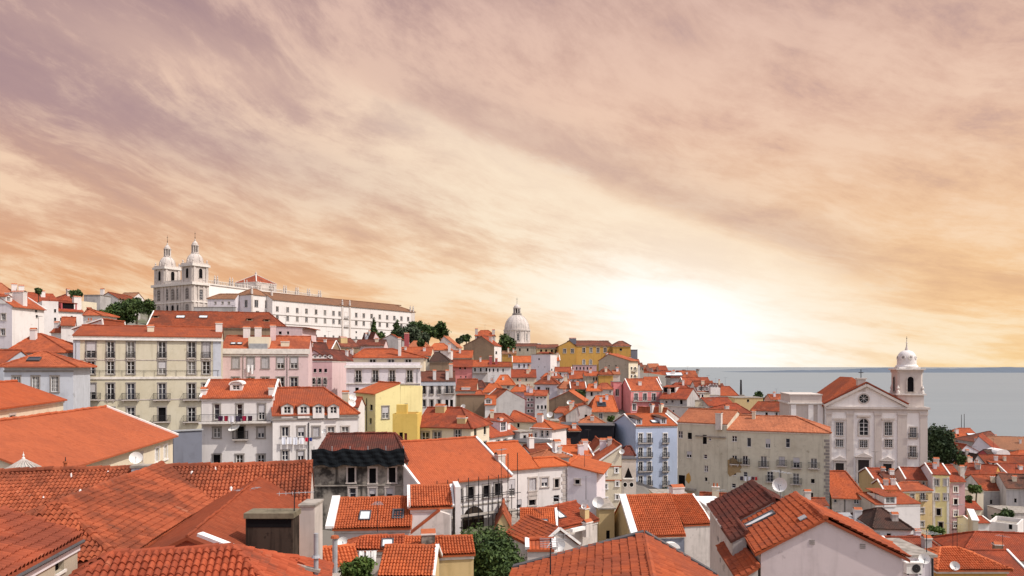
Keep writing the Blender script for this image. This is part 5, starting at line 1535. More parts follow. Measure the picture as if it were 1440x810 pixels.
for x in (879, 888):
    q = on_wall(h, x, 681.5); mb = MB(); n = 20
    mb.face([(q.x+.30*math.cos(2*math.pi*i/n), -.03, q.z+.36*math.sin(2*math.pi*i/n)) for i in range(n)], VOID)
    for i in range(n):
        t0, t1 = 2*math.pi*i/n, 2*math.pi*(i+1)/n
        mb.face([(q.x+r_*math.cos(t), -.05, q.z+r_*1.2*math.sin(t)) for r_, t in ((.30, t0), (.30, t1), (.38, t1), (.38, t0))], WHITE)
    h.add('round_window', mb)
house('small dark red domed roof behind the triangle opening', 875, 640, 893, 122, 122, yr=629, hx=(881, 887), wall='dustyred', roof='rust', H=4)
# ---- blue house
win = []
for y in (616, 636, 656, 676, 694.5):
    for x in (901, 913, 935.5): win += at(x, y, 5.2, 13 if y < 690 else 9, su='w', s='case', b=None)
h = house('tall blue house with white framed windows and two roof dormers', 894, 599.5, 952.5, 149, 150, d=12.5, yr=583, pit=30, xl=864, wall='blue', roof='bright', yb=706, win=win, verge='LR', over=.2)
blue = h
for y in (622.5, 642.5, 662.5, 682.5):
    a = on_wall(h, 907, y); balcony(h.root, h.loc((a.x, 0, a.z)), h.sub, 3.1, .45, .9); a = on_wall(h, 935.5, y); balcony(h.root, h.loc((a.x, 0, a.z)), h.sub, 1.5, .45, .9)
dormer(h, 898.5, 597, 1.0, 1.1, 'greyblue', 'dark', 'front', 'case', 'shed'); dormer(h, 933, 596, 1.0, 1.1, 'greyblue', 'dark', 'front', 'case', 'shed'); skylight(h, 920, 593.5, 1.2, 1.3)
# ---- long olive grey house
win = []
for x, y, w_, h_, s_ in ((957, 611, 6, 10, 'case'), (970, 613, 6, 9, 'dark'), (991, 618, 5.5, 13, 'dark'), (998.5, 617, 3, 5, 'half'), (955.5, 638, 5, 8, 'case'), (969, 639, 7, 9, 'half'), (992, 642, 5, 6, 'case'), (993, 659, 5.5, 9, 'case'), (993, 674, 3.5, 5, 'dark')): win += at(x, y, w_, h_, s=s_, su='n')
h = house('olive grey stained house end with small scattered windows', 953, 593.5, 1022.5, 136, 130.5, yr=577, pit=22, hx=(968, None), wall='olive', roof='peach', yb=712, win=win, over=.2)
band(h, h.H-2.4, h.H-2.2, CEMENT, .35, 'ledge', h.w*.38, h.w*.98)
q = on_wall(h, 956, 685); mb = MB(); mb.box(q.x-.6, q.x+3.2, -1.2, -.004, q.z-.25, q.z, CEMENT); h.add('porch_slab', mb); mb = MB(); mb.box(q.x-.2, q.x+1.0, -.03, -.005, q.z, q.z+2.2, VOID); h.add('doorway', mb)
q = on_wall(h, 968, 672)
mb = MB(); n = 14; rr_ = random.Random(4)
pts = [(q.x+.55*math.cos(2*math.pi*i/n)*rr_.uniform(.7, 1.2), -.006, q.z+.95*math.sin(2*math.pi*i/n)*rr_.uniform(.7, 1.2)) for i in range(n)]; mb.face(pts, wmat('ochre')); h.add('bare_render_patch', mb)
chimney(h, 1011, 597, 1.0, .8, 1.9, 'palestone')
win = []
for x, y, w_, h_, s_, b_ in ((1033, 617, 7, 8, 'case', None), (1053.5, 622, 6, 13, 'bare', None), (1080, 623.5, 7, 13, 'half', None), (1108, 623, 6, 13, 'case', None),
    (1033, 646.5, 7, 12, 'case', .7), (1048, 647, 7, 12, 'case', .7), (1074, 649, 8.5, 15, 'bare', .7), (1099.5, 648.5, 8.5, 13, 'shut', .7), (1120, 650.5, 9, 14, 'half', .7), (1144.5, 651.5, 9, 14, 'case', .8),
    (1032.5, 664.5, 6, 8, 'case', None), (1048.5, 667, 6, 7, 'case', None), (1083, 670, 8.5, 14, 'case', .4), (1119.5, 673, 9, 15, 'case', .8), (1143, 676.5, 5, 6, 'dark', None), (1032, 683, 6, 6, 'case', None), (1048, 682.5, 6, 5, 'case', None), (1140.5, 696.5, 6, 7, 'dark', None)):
    win += at(x, y, w_, h_, s=s_, su='n', b=b_)
h = house('long olive grey house with rusty stains, small balconies and washing', 1022.8, 604.5, 1166.5, 130.5, 124.3, yr=586.5, pit=20, hx=(None, 1119), wall='olive', roof='peach', yb=715, win=win, over=.3)
olive = h
q = on_wall(h, 1014+14, 657); mb = MB(); n = 22
pts = [(max(q.x+1.9*math.cos(2*math.pi*i/n)*rr_.uniform(.7, 1.2), .05), -.006, q.z+1.6*math.sin(2*math.pi*i/n)*rr_.uniform(.6, 1.2)) for i in range(n)]; mb.face(pts, plaster('rust stain', (.36, .27, .16), (.30, .19, .08), .9, .5)); h.add('rust_stain', mb)
pipe(h, 1096, 660, 690); qb = MB()
for i in range(22): qb.box(h.w-.6-.25*(i % 2), h.w+.02, -.05, -.004, .3+i*.55, .3+i*.55+.42, DKSTONE)
h.add('quoin', qb)
a, b = wl(olive, 1040, 669, 1067, 670, .6)
laundry('washing with red and blue pieces on the long olive grey house', a, b, [(.5, .7, (.06, .05, .07)), (.5, .8, (.66, .66, .70)), (.45, .7, (.64, .63, .68)), (.5, .6, (.1, .04, .05)), (.4, .6, (.45, .04, .04)), (.4, .7, (.10, .22, .42))], seed=9)
house('tumbledown low roof at the foot of the olive grey house', 1132, 710, 1164, 112, 112, yr=702, wall='brownwall', roof='worn', H=4)
# small roofs between blue house and church (seen above the olive house)
house('small red roof above the peach roofed end of the olive house', 996, 570.5, 1033, 205, 207, yr=560, wall='palestone', roof='red', H=9, win=at(1002, 573.5, 2.5, 5, s='dark', su='n'))
h = house('orange hipped roof just above the chimney of the olive house', 1006, 581.5, 1056, 188, 190, yr=568, hx=(1025, 1035), wall='palestone', roof='red', H=8); chimney(h, 1022, 577, 1, .8, 1.0, 'palestone')
house('ochre wall block in front of the green trees by the river', 1033, 559.5, 1073, 226, 226, d=8, flatroof=True, wall='mustard', roof='cement', H=8, win=at(1052, 563.5, 3.2, 3.6, s='dark', su='n'))
h = house('white house with hipped red roof and a tiled corner left of the church', 1056, 577, 1108.5, 205, 200, yr=566, hx=(1066, 1102), wall='white', roof='red', H=8, win=at(1078, 583, 3.5, 6, s='dark', su='n')+grid([1092, 1098, 1105.5], [582], 3, 5))
house('little red roof by the water just left of the church', 1106, 563.5, 1121, 222, 222, yr=558, wall='white', roof='red', H=8)
house('low pink house by the river between the trees and the church', 1084, 562, 1104, 262, 262, yr=555, wall='salmon', roof='worn', H=8)

# ---- houses in front of the church, right
h = house('white house with plain orange roof at the foot of the church', 1170, 699.5, 1219, 128, 127, yr=664, pit=30, hx=(None, 1189), wall='palestone', roof='orange', yb=745, win=at(1175, 703.5, 5, 7, s='bare')+at(1204.5, 705, 7, 7)+at(1179, 722, 8, 5, s='dark'))
pipe(h, 1188, 701, 725, m=IRON)
h = house('ochre orange gabled house below the church door', 1229, 674.5, 1252, 141, 141, yr=659.5, d=9, xl=1208, wall='mustard', roof='red', H=9, verge='LR', corn=False, over=.1)
house('orange roof with white edges stepping down from the ochre gable', 1243, 689.5, 1265, 134, 134, yr=676, d=7, xl=1227, wall='mustard', roof='orange', H=7, verge='LR', over=.1, corn=False)
house('low flat roofed shed between the bright ribbed roof and the blue house', 930, 704, 978, 104, 104, d=9, flatroof=True, wall='palestone', roof='cement', H=6)
house('brown tiled low roof below the olive house by the white flat roof', 985, 704, 1030, 108, 107, yr=695, wall='stone', roof='worn', H=6)
h = house('salmon house with orange roof behind the yellow balcony house', 1274, 674, 1304, 147, 147, yr=658.5, pit=26, xl=1256, wall='salmon', roof='red', H=8, win=at(1289, 679.5, 3.6, 6)+at(1299, 679, 3.6, 6), verge='L')
house('grey dormered roof patch above the orange stepped roof', 1246, 676, 1263, 140, 140, yr=665, wall='palestone', roof='brown', H=5)
h = house('yellow balcony house under a thin orange eave below the church', 1266, 691, 1311, 140, 141, d=8, rise=.8, wall='mustard', roof='orange', yb=765, over=.25, win=at(1283, 698.5, 6, 9)+at(1297.5, 698, 6, 10, b=.6)+at(1297, 718, 5, 8)+at(1297, 737, 5, 8))
h = house('tall yellow house with white edged orange roof and a pale side wall', 1311.5, 668, 1335, 143, 144, yr=653, pit=26, xl=1292, wall='yellow', sides={'L': 'lavender', 'F': 'mustard'}, roof='red', yb=770, verge='LR', over=.1, win=[dict(x=x, y=y, w=6, h=9.5, s=s_, su='s') for x, y, s_ in ((1317.5, 678.5, 'bare'), (1330, 678.5, 'shut'), (1317.5, 699, 'half'), (1330, 699, 'half'), (1320, 720, 'dark'), (1323, 739, 'dark'))])
for x in (0, h.w-.45): qb = MB(); qb.box(x, x+.45, -.05, -.004, 0, h.H-.35, WHITE); h.add('corner_strip', qb)
h = house('narrow pink tiled house right of the tall yellow house', 1336, 677, 1357, 146, 146, yr=655, pit=30, wall='mauve', roof='red', yb=770, over=.3, win=[dict(x=1344, y=y, w=5.5, h=8, s=s_, su='w') for y, s_ in ((688, 'bare'), (705.5, 'dark'), (722, 'half'), (738, 'half'))])
chimney(h, 1352, 668, .8, .7, 1.6, 'palestone')
h = house('white house with low orange roof and a small white dormer', 1231, 710, 1294, 123, 124, yr=693.5, pit=22, d=10, xl=None, wall='white', sides={'L': 'palestone'}, roof='orange', yb=772, over=.15, win=at(1256, 727, 6, 8, s='dark', su='n'))
dormer(h, 1252, 708.5, 1.8, 1.2, 'white', 'orange', 'front', 'case', 'shed')
house('flat grey roofed shed with slate blue front', 1180, 738, 1230, 104, 104, d=8, flatroof=True, wall='slate', roof='zinc', H=6)
h = house('white house with dark brown hipped roof below the low orange roof', 1228, 742, 1281, 100, 103, yr=716, pit=27, hx=(1234, 1240), xl=1200, wall='white', roof='dark', yb=775, over=.4, win=at(1233.5, 753, 3.5, 6)+at(1250, 754, 6, 8, s='dark', su='n'))
chimney(h, 1206, 726, 1.0, .9, .9, 'white', 'left'); chimney(h, 1258, 731, .8, .7, .7, 'palestone')
house('grey brown low roof in front of the dark brown hipped roof', 1242, 768, 1275, 92, 92, yr=757, wall='stone', roof='dark', H=5)
h = house('red roofed house with pale verges at the lower right', 1262, 784, 1316, 84, 84, yr=757, pit=25, hx=(None, 1296), wall='cream', roof='red', H=7, verge='L'); chimney(h, 1303, 772, .8, .8, 1.2, 'grey')
house('upper red roof strip behind the pale verge roof at lower right', 1280, 769, 1318, 96, 96, yr=754.5, hx=(1286, 1298), wall='cream', roof='red', H=7)
h = house('long ribbed orange roof running down to the lower right', 1318, 801, 1416, 66, 66, yr=773, pit=24, hx=(1322, 1344), wall='ochre', roof='bright', rib=True, H=7, over=.3)
dish('pale dish standing over the long ribbed orange roof', P(1317, 797, 74), .55, (-.7, -.5, .5), .9)
h = house('wide red roof with scattered dark tiles at the right edge', 1352, 783, 1475, 90, 88, yr=750, pit=22, hx=(1372, None), wall='palestone', roof='red', H=8, smooth=.3); chimney(h, 1403, 779, .9, .8, 1.1, 'brownwall')
h = house('red gabled roof with white verge in the lower right corner', 1340, 818, 1455, 82, 82, yr=775.5, pit=24, wall='palestone', roof='red', H=8, verge='R', corn=False)
# right middle
h = house('grey weathered house with three dark windows at right middle', 1383, 689.5, 1420, 164, 164, d=9, yr=668, pit=26, wall='grey', roof='red', yb=742, win=at(1394, 706, 3.5, 6, s='dark', su='n')+at(1408.5, 706, 3.5, 6, s='dark', su='n'), over=.2)
dormer(h, 1416, 673.5+2, 1.8, 1.2, 'palestone', 'red', 'front', 'dark', 'shed')
house('dim grey wing at the right edge of the weathered house', 1415, 686, 1470, 160, 158, yr=668, wall='grey', roof='dark', yb=740, win=at(1428, 704, 3.5, 6, s='dark', su='n'), H=9)
h = house('white edged house with sloping terrace and a small red roof', 1366, 735, 1391, 140, 140, yr=727, d=4.5, wall='white', roof='red', H=9, verge='LR')
house('pale curved terrace wall with white coping at right', 1361, 716.5, 1368, 138, 128, d=.8, flatroof=True, wall='cream', roof='white', H=9, name='terrace_wall', cat='wall', kind='thing')
house('white terrace parapet house at the right edge', 1391, 733, 1431, 141, 138, d=7, flatroof=True, wall='white', roof='cement', parapet=.7, H=7, win=at(1421, 741, 5, 7, s='dark', su='n'))
house('pale house corner with a dark window at the right edge', 1424, 722, 1470, 152, 152, d=8, flatroof=True, wall='palestone', roof='cement', H=8, win=at(1433, 726, 7, 8, s='dark'))
h = house('low ochre stone house behind the narrow pink tiled house', 1357, 668, 1398, 182, 178, yr=654, pit=25, wall='ochre', roof='red', H=8)
house('cream wall square left of the weathered grey house', 1366, 691, 1383, 160, 160, d=4, flatroof=True, wall='cream', roof='cement', H=7)
house('small red roof below the cream wall square', 1360, 716, 1380, 146, 146, yr=706, wall='cream', roof='red', H=7)
house('orange roof tip between the ochre house and the grey house', 1376, 684, 1388, 168, 168, yr=672, hx=(1380, 1384), wall='grey', roof='orange', H=7)
# far right by the river
h = house('white gabled house on the river side at far right', 1362, 634, 1403, 255, 250, axis='v', apex=(1376, 614), d=14, wall='lavender', roof='red', H=10)
h = house('pinkish house with a square window below the white river gable', 1347, 638, 1382, 228, 228, axis='v', apex=(1359, 626), d=12, wall='lavender', roof='red', H=11, win=at(1358, 634.5, 4, 4))
h = house('big dull red roof close to the river at far right', 1337, 621, 1384, 290, 290, yr=602.5, hx=(1349, 1374), wall='white', roof='red', H=9); chimney(h, 1345, 609, 1.2, 1, 1.4, 'white'); skylight(h, 1366, 611, 3.2, 1.2)
house('grey brown hipped roof near the water at far right', 1374, 622, 1410, 276, 276, yr=607, hx=(1390, 1400), wall='grey', roof='brown', H=9)
h = house('long tan warehouse roof along the water at the right edge', 1400, 632, 1500, 268, 262, yr=615, pit=16, d=18, wall='brownwall', roof='tan', H=9, smooth=.6)
h = house('house with white barrel roof lantern at far right', 1391, 641, 1417, 212, 212, yr=633, wall='dustyred', roof='dark', H=8)
mb = MB(); q = on_roof(h, 1406, 637); mb.prism([(q.x+2.0*math.cos(math.pi*i/8), q.y-1.5, q.z-.3+1.5*math.sin(math.pi*i/8)) for i in range(9)], (0, 5, 0), WHITE); h.add('barrel_lantern', mb)
h = house('long orange roof at the right edge below the tan warehouse', 1386, 655, 1470, 205, 202, yr=641, wall='palestone', roof='orange', H=8)
for x in (1397, 1403, 1408): dormer(h, x, 656, .9, 1.0, 'white', 'orange', 'front', 'dark', 'shed')
house('grey house with dark arched gable above the low orange roofs', 1367, 652, 1385, 200, 200, axis='v', apex=(1375, 640), d=8, wall='grey', roof='dark', H=8, win=at(1375, 648, 7, 7, s='dark', su='n'))
house('small orange roof beside the dark church tree', 1355, 654, 1372, 196, 196, yr=646.5, hx=(1361, 1366), wall='palestone', roof='orange', H=8, win=at(1370, 657, 2, 3, s='dark', su='n'))
house('white topped roofs stepping along the right edge', 1418, 668, 1480, 185, 185, yr=653, wall='white', roof='red', H=8, verge='L')
house('orange roof at the right edge above the stepped white verge', 1424, 646, 1470, 232, 232, yr=634, hx=(1434, 1446), wall='palestone', roof='orange', H=8)

# ---- foreground right: pink gable with skylight, its neighbour, the hip in the middle
h = house('large pink gable with ribbed orange roof and one long skylight', 1070, 778, 1268, 38.5, 37.4, axis='v', apex=(1160, 733), d=6.9, wall='palepink', sides={'L': 'palestone'}, roof='orange', rib=True, H=9, over=.3, gover=.15, corn=False, capr=.16,
      win=())
for x, y in ((1142, 762), (1213, 768)):
    q = on_wall(h, x, y); mb = MB()
    for i in range(3): mb.box(q.x-.13, q.x+.13, -.03, -.004, q.z-.12+i*.09, q.z-.07+i*.09, DKSTONE)
    h.add('vent', mb)
skylight(h, 1070, 734, .75, 1.7, 'left'); fgpink = h
q = on_roof(h, 1130, 731, 'left'); mb = MB(); e_, s_, n_ = frame_of(h.planes['left']); mb.prism([q+e_*a+s_*b+n_*.10 for a, b in ((-.3, -.2), (.3, -.2), (.3, .2), (-.3, .2))], n_*.06, ZINC); link('glass_tile', mb.mesh('glass_tile'), h.roof)
h = house('dark red ribbed roof in shade behind the pink gable', 1017.9, 743, 1158.6, 45.3, 44.5, axis='v', rp=.5, rise=1.68, d=6.8, wall='palestone', roof='rust', rib=True, H=9, over=.15, gover=.1, verge='', corn=False)  # dark rust tiles carry the left slope's shade in their colour
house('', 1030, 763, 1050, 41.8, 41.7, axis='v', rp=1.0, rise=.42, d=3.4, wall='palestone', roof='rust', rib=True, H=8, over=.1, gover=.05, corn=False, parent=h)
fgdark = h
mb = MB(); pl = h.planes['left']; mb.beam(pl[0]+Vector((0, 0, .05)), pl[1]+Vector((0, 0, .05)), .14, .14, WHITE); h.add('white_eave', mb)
for y, z in ((2.5, -1.2), (1.3, -2.3)): 
    mb = MB(); mb.box(-.03, -.004, y-.3, y+.3, h.H+z-.12, h.H+z+.12, DKSTONE); h.add('vent', mb)
h = house('narrow lean-to orange roof below the shaded red roof', 1042, 815, 1066, 38.4, 38.3, axis='v', rp=1.0, rise=.55, d=6.5, wall='palestone', roof='orange', rib=True, H=6, corn=False, over=.2)
h = house('lavender block with an air conditioner right of the pink gable', 1256, 783, 1313, 43, 43, d=4, flatroof=True, wall='lavender', roof='cement', H=8)
lav = h
pipe(h, 1310, 785, 830, m=IRON); pipe(h, 1288, 787, 830)
q = world(h, on_wall(h, 1281, 797)+Vector((0, -.2, 0)))
t = thing('air_conditioner', 'white air conditioner box fixed to the lavender block', 'air conditioner', q, h.rz)
mb = MB(); mb.box(-.45, .45, -.18, .18, -.3, .3, DISHM); mb.box(-.50, .50, -.24, .2, .302, .36, WHITE); link('case', mb.mesh('case'), t)
mb = MB(); mb.lathe([(.02, 0), (.24, 0), (.24, .02), (.02, .02)], IRON, 20); o_ = link('fan_grille', mb.mesh('fan_grille'), t, (.1, -.185, 0)); o_.rotation_euler = (R(90), 0, 0)
mb = MB()
for s in (-1, 1): mb.box(s*.35-.03, s*.35+.03, -.2, .2, -.36, -.302, IRON)
link('bracket', mb.mesh('bracket'), t)
h = house('ribbed orange gable roof with grey flashing at the bottom centre', 685, 905, 1054, 22.5, 21.5, axis='v', apex=(923, 845), d=7.7, rise=None, wall='palestone', roof='orange', rib=True, H=8, over=.2, gover=.05, corn=False, capr=.12)
mb = MB(); up = Vector((0, 0, .1))
for k in ('left', 'right'):
    pl = h.planes[k]
    a, b = (pl[1], pl[2]) if k == 'left' else (pl[0], pl[3])
    mb.beam(a+up, b+up, .34, .22, LEAD)
h.add('flashing', mb); fgmid = h

# ---- foreground left roof complex
h = house('large old house with joined ribbed tile roofs filling the lower left', -120, 737, 434.5, 38.0, 42.3, d=7, rp=.54, rise=1.9, wall='palestone', roof='worn', rib=True, H=7, over=.05, gover=.05, corn=False, capr=.17)
big = h
house('', -105.6, 796, 160.7, 28.3, 29.1, axis='v', d=15.4, rise=1.6, h0=3.0, wall='salmon', roof='worn', rib=True, H=5.6, over=.35, corn=False, parent=big, capr=.17)
house('', 169, 803, 366, 28.6, 29.4, axis='v', d=14.5, rise=1.2, wall='salmon', roof='worn', smooth=.7, H=5.2, over=.1, gover=.6, corn=False, parent=big, capr=.06)
mb = MB(); c = P(383, 724, 31); kk = 30.2/F
b0 = MB(); b0.box(-33*kk, 34*kk, -.45, .5, -2.6, -.05, wmat('soot')); b0.box(-35*kk, 36*kk, -.53, .58, -.05, .16, flat('mossy slab', (.20, .17, .12), .95, .1, vary=.6))
b0.box(-31*kk, 32*kk, -.462, -.452, -.42, -.10, VOID)
lp = Matrix.Rotation(-big.rz, 3, 'Z') @ (c-Vector(big.root.location)); o_ = link('vent_stack', b0.mesh('vent_stack'), big.root, lp, -big.rz)
c = P(434, 708, 38); b1 = MB(); b1.box(-.38, .38, -.3, 1.3, -5, -.1, wmat('palestone')); b1.box(-.44, .44, -.36, 1.35, -.098, 0, CEMENT)
lp = Matrix.Rotation(-big.rz, 3, 'Z') @ (c-Vector(big.root.location)); link('side_wall', b1.mesh('side_wall'), big.root, lp, -big.rz)
mb = MB()
a, b = P(281, 751, 27.6), P(372, 786, 26.8); lw = lambda p: Matrix.Rotation(-big.rz, 3, 'Z') @ (p-Vector(big.root.location))
mb.beam(lw(a), lw(b), .30, .12, WHITE); b2 = P(450, 803, 27.0); mb.beam(lw(b), lw(b2), .22, .10, CEMENT); link('valley_flashing', mb.mesh('valley_flashing'), big.root)
chimney(big, 199, 670, .9, .7, .55, 'greyblue', capm=CEMENT)
mr = random.Random(21)
for x, y in ((100, 671), (152, 668), (61, 704), (37, 729), (113, 694), (303, 662), (325, 690), (270, 668)):
    q = on_roof(big, x, y); mb = MB(); r = mr.uniform(.06, .13); mb.lathe([(r, .0), (r*.8, .16), (r*.3, .24), (0, .25)], WHITE, 7, (0, 0), .8); link('vent_tile', mb.mesh('vent_tile'), big.root, big.loc(q), mr.uniform(0, 3))
h = house('hipped ribbed orange roof along the bottom edge at lower left', -82, 948, 453, 19.43, 21.57, d=8, rise=1.8, h0=3, h1=3, wall='palestone', roof='red', rib=True, H=7, over=.15, corn=False, capr=.15)
h = house('old house corner with ribbed red roof and stone wall at the bottom left', -44, 843, 109, 18, 24, d=4.4, rise=.85, wall='stone', sides={'F': 'stone'}, roof='red', rib=True, H=6, over=.12, corn=False, win=at(84, 796, 13, 17, s='dark', su='n'), gover=.1)
band(h, h.H-.30, h.H-.08, wmat('lavender'), .06, 'eave_board'); mb = MB(); mb.tube((0, -.14, h.H-.02), (h.w+.1, -.14, h.H-.02), .06, .06, LEAD, 8); h.add('gutter', mb)

# ---- between: ribbed roofs of the lower middle
h = house('white house with bright ribbed roof, white left parapet and two skylights', 470, 744, 577, 60, 60.5, yr=703, pit=27, wall='palestone', roof='bright', rib=True, H=7, verge='', over=.25)
skylight(h, 513.5, 727, .75, 1.0); skylight(h, 560, 725, .75, 1.0, pale=False)
mb = MB(); pl = h.planes['front']; mb.prism([pl[0]+Vector((-.55, 0, .05)), pl[0]+Vector((.12, 0, .05)), pl[3]+Vector((.12, 0, .05)), pl[3]+Vector((-.55, 0, .05))], (0, 0, .22), WHITE); h.add('parapet', mb)
m1 = h
dish('pale dish under the eave of the bright roof with two skylights', world(h, on_wall(h, 484, 764)+Vector((0, -.45, -.3))), .45, (.1, -.8, .45), .4)
h = house('white stepped house with a small ribbed roof between high parapets', 577, 715, 635, 61.5, 62, yr=686, pit=27, wall='white', roof='bright', rib=True, H=7, verge='LR', over=.2)
mb = MB(); mb.box(h.w+.3, h.w+.75, -.2, 3.0, 0, h.H+1.7, wmat('white')); h.add('parapet_wall', mb)
mb = MB(); a, b = on_wall(h, 576, 748), on_wall(h, 618, 715); mb.beam((a.x, -.5, a.z), (b.x, -.5, b.z), .7, .14, tmat('orange')); h.add('stair_roof', mb)
mb = MB(); mb.prism([(a.x, -.85, a.z-.1), (b.x, -.85, b.z-.1), (b.x+.8, -.85, b.z-.4), (b.x+.8, -.85, 0), (a.x, -.85, 0)], (0, .82, 0), wmat('palestone')); h.add('stair_wall', mb)
h = house('bright ribbed roof at the bottom beside the laundry', 534, 812, 607, 50, 50, yr=771, pit=27, wall='mustard', roof='bright', rib=True, H=6, verge='R', over=.2)
h = house('short ribbed roof left of the big dark tree', 611, 782, 666, 55.5, 56, yr=758, pit=26, wall='mustard', roof='bright', rib=True, H=6, over=.2)
chimney(h, 601, 776, 1.0, .8, 1.0, 'grime', point=Vector((-.4, 1.2, h.H+.4)))
house('thin ribbed roof strip above the laundry roof', 556, 771, 600, 57, 57, yr=759, pit=25, wall='palestone', roof='bright', rib=True, H=5, over=.2)
h = house('low orange roof below the dish of the bright skylight house', 489, 775, 566, 55, 55.5, yr=757.5, pit=24, hx=(512, None), wall='palestone', roof='orange', rib=True, H=5, over=.2)
skylight(h, 545, 766, .7, .8); 
h = house('low orange roof under the white washing at the bottom', 446, 798, 503, 46, 47, yr=774, pit=25, wall='palestone', roof='bright', rib=True, H=5, over=.2)
laundry('white washing hanging by the green bush at the bottom', P(502, 775, 46), P(531, 774, 47), [(.35, .55, (.78, .78, .78)), (.3, .75, (.76, .76, .77)), (.4, .7, (.78, .77, .76))], seed=12)
h = house('ribbed orange roof with two skylights and a tiled dormer right of the dark tree', 733, 756, 783, 73, 73, yr=717.5, pit=27, wall='palestone', roof='bright', rib=True, H=6, verge='R', over=.2)
skylight(h, 735.5, 742, .75, 1.1); skylight(h, 764, 738, .75, 1.1); dormer(h, 755, 756, 1.9, .7, 'greyblue', 'bright', 'front', 'shut', 'gable', .7)
h = house('long dull orange roof beside the two-skylight roof', 783.5, 745, 840, 74.5, 79, yr=713, pit=25, wall='palestone', roof='red', rib=True, H=7, over=.2)
skylight(h, 782+3, 725, .9, 1.2); chimney(h, 822, 729, .7, .7, 1.0, 'mustard'); chimney(h, 826, 742, 1.0, .5, .5, 'palestone')
mb = MB(); q = on_roof(h, 815, 744.5); mb.box(-1.3, 1.2, -.2, .15, -.1, .25, WHITE); h.add('ledge', mb, q)
house('grey green flat roof strip left of the two-skylight roof', 712, 739, 729, 72, 72, d=7, flatroof=True, wall='mustard', roof='cement', H=6)
house('small mustard gable with dark top by the dark tree', 700, 735, 714, 69, 69, axis='v', apex=(707, 722), d=6, wall='mustard', roof='worn', H=6, corn=False)
h = house('small red gable roof with a pale dish in front of the long dull roof', 757, 772, 812, 61, 62.5, axis='v', apex=(786, 746), d=6, wall='palestone', roof='orange', rib=True, H=6, verge='L', corn=False, over=.2)
dish('pale dish on the small red gable roof', P(786, 782, 58), .55, (-.2, -.75, .5), .75)
h = house('grey beige chimney block with a tiled cap at the bottom centre', 742, 775, 779, 43, 43, d=1.6, yr=763, wall='palestone', roof='orange', H=6, over=.1, gover=.02, corn=False, verge='LR')
h = house('beige wall house left of the bright ribbed roof', 842, 716, 864, 84, 84, d=6, flatroof=True, wall='mustard', roof='cement', yb=790, win=at(855, 752, 5, 12, s='dark', su='n'))
dish('pale round dish on the wall between the dull roof and the beige wall house', P(842, 717, 80), .62, (-.25, -.8, .45), .7)
h = house('blue grey mansard house with bright ribbed roof and white arched dormers', 894, 754, 962, 78, 79, yr=698.5, pit=27, wall='slate', sides={'L': 'mustard'}, roof='bright', rib=True, H=8, verge='', over=.25, xl=862)
mb = MB(); pl = h.planes['front']; mb.beam(pl[0]+Vector((-.05, 0, .12)), pl[3]+Vector((-.05, 0, .12)), .75, .28, WHITE); h.add('white_verge', mb); n1 = h
for x in (907, 941):
    q = on_wall(h, x, 780)
    mb = MB(); r = .95; n = 10
    mb.prism([(q.x+r*math.cos(math.pi*i/n), -.75, h.H-1.25+.62*math.sin(math.pi*i/n)) for i in range(n+1)], (0, .74, 0), WHITE); mb.box(q.x-.85, q.x+.85, -.5, -.005, h.H-4.2, h.H-1.26, wmat('slate'))
    o_ = h.add('dormer', mb)
    wo = window(o_, (q.x, -.70, h.H-3.5), 0, 1.0, 2.0, 'fine', 'n'); wo.location.y = -.68
h = house('bright ribbed roof end over a pale blank wall', 962.5, 740, 999, 80.1, 80.7, yr=698.3, pit=27, wall='palestone', roof='bright', rib=True, H=9, over=.1, verge='R', win=())
chimney(h, 981, 705, 1.4, 1.1, 2.6, 'white', point=Vector((1.6, h.d/2+1.0, h.H+.6)))
house('white flat roof behind the bright ribbed roof', 994, 712, 1024, 88, 88, d=6, flatroof=True, wall='palestone', roof='white', H=6)
dish('large pale dish on a tall pole above the pink gable roof', P(1098, 708, 47), .46, (-.5, -.75, .35), 1.1)
# ================================================================== the packed middle of the old town
# brown gable house under the domed church and its neighbours
h = house('big brown gabled house with red trimmed roof left of the white dome', 652, 486, 695, 300, 298, axis='v', apex=(677, 473), d=13, xr=705, wall='brownwall', sides={'R': 'white'}, roof='red', H=14, win=at(676, 481, 2, 2, s='dark', su='n')+at(671, 481, 2, 2, s='dark', su='n')+at(698, 482, 2.4, 4, f='R', s='dark', su='n')+at(698, 496, 2.4, 4, f='R', s='dark', su='n'))
chimney(h, 690, 480, 1.2, 1, 1.6, 'palestone', 'right')
h = house('white house top with small orange roof above the brown gable', 668, 472, 696, 322, 322, yr=465, hx=(676, 687), wall='palestone', roof='red', H=10, win=at(672, 474, 2, 2.5, s='dark', su='n')); chimney(h, 670, 470, 1.2, 1, 2.2, 'palestone'); chimney(h, 694, 470, 1.2, 1, 1.8, 'palestone')
house('beige gabled house with white side and orange eave on the ridge', 615, 487, 641, 285, 283, axis='v', apex=(624, 473), d=12, xr=649, wall='palestone', sides={'R': 'white'}, roof='orange', H=11, win=at(644, 487, 2, 4, f='R', s='dark', su='n'))
h = house('orange hipped roof with white wall below the beige ridge gable', 603, 492, 634, 262, 262, yr=483.5, hx=(611, 624), wall='white', roof='orange', H=9, win=at(618, 495, 2, 3, s='dark', su='n')); chimney(h, 632, 492, .9, .8, 2, 'white')
house('dark shed with short orange roof in front of the brown gable house', 636, 503, 664, 272, 272, yr=493.5, wall='brownwall', roof='red', H=8, win=at(668, 500, 2, 4, s='dark', su='n'))
house('grey brown low roofs under the orange hipped roof on the ridge', 604, 508, 632, 240, 240, yr=496, hx=(612, 618), wall='brownwall', roof='dark', H=8)
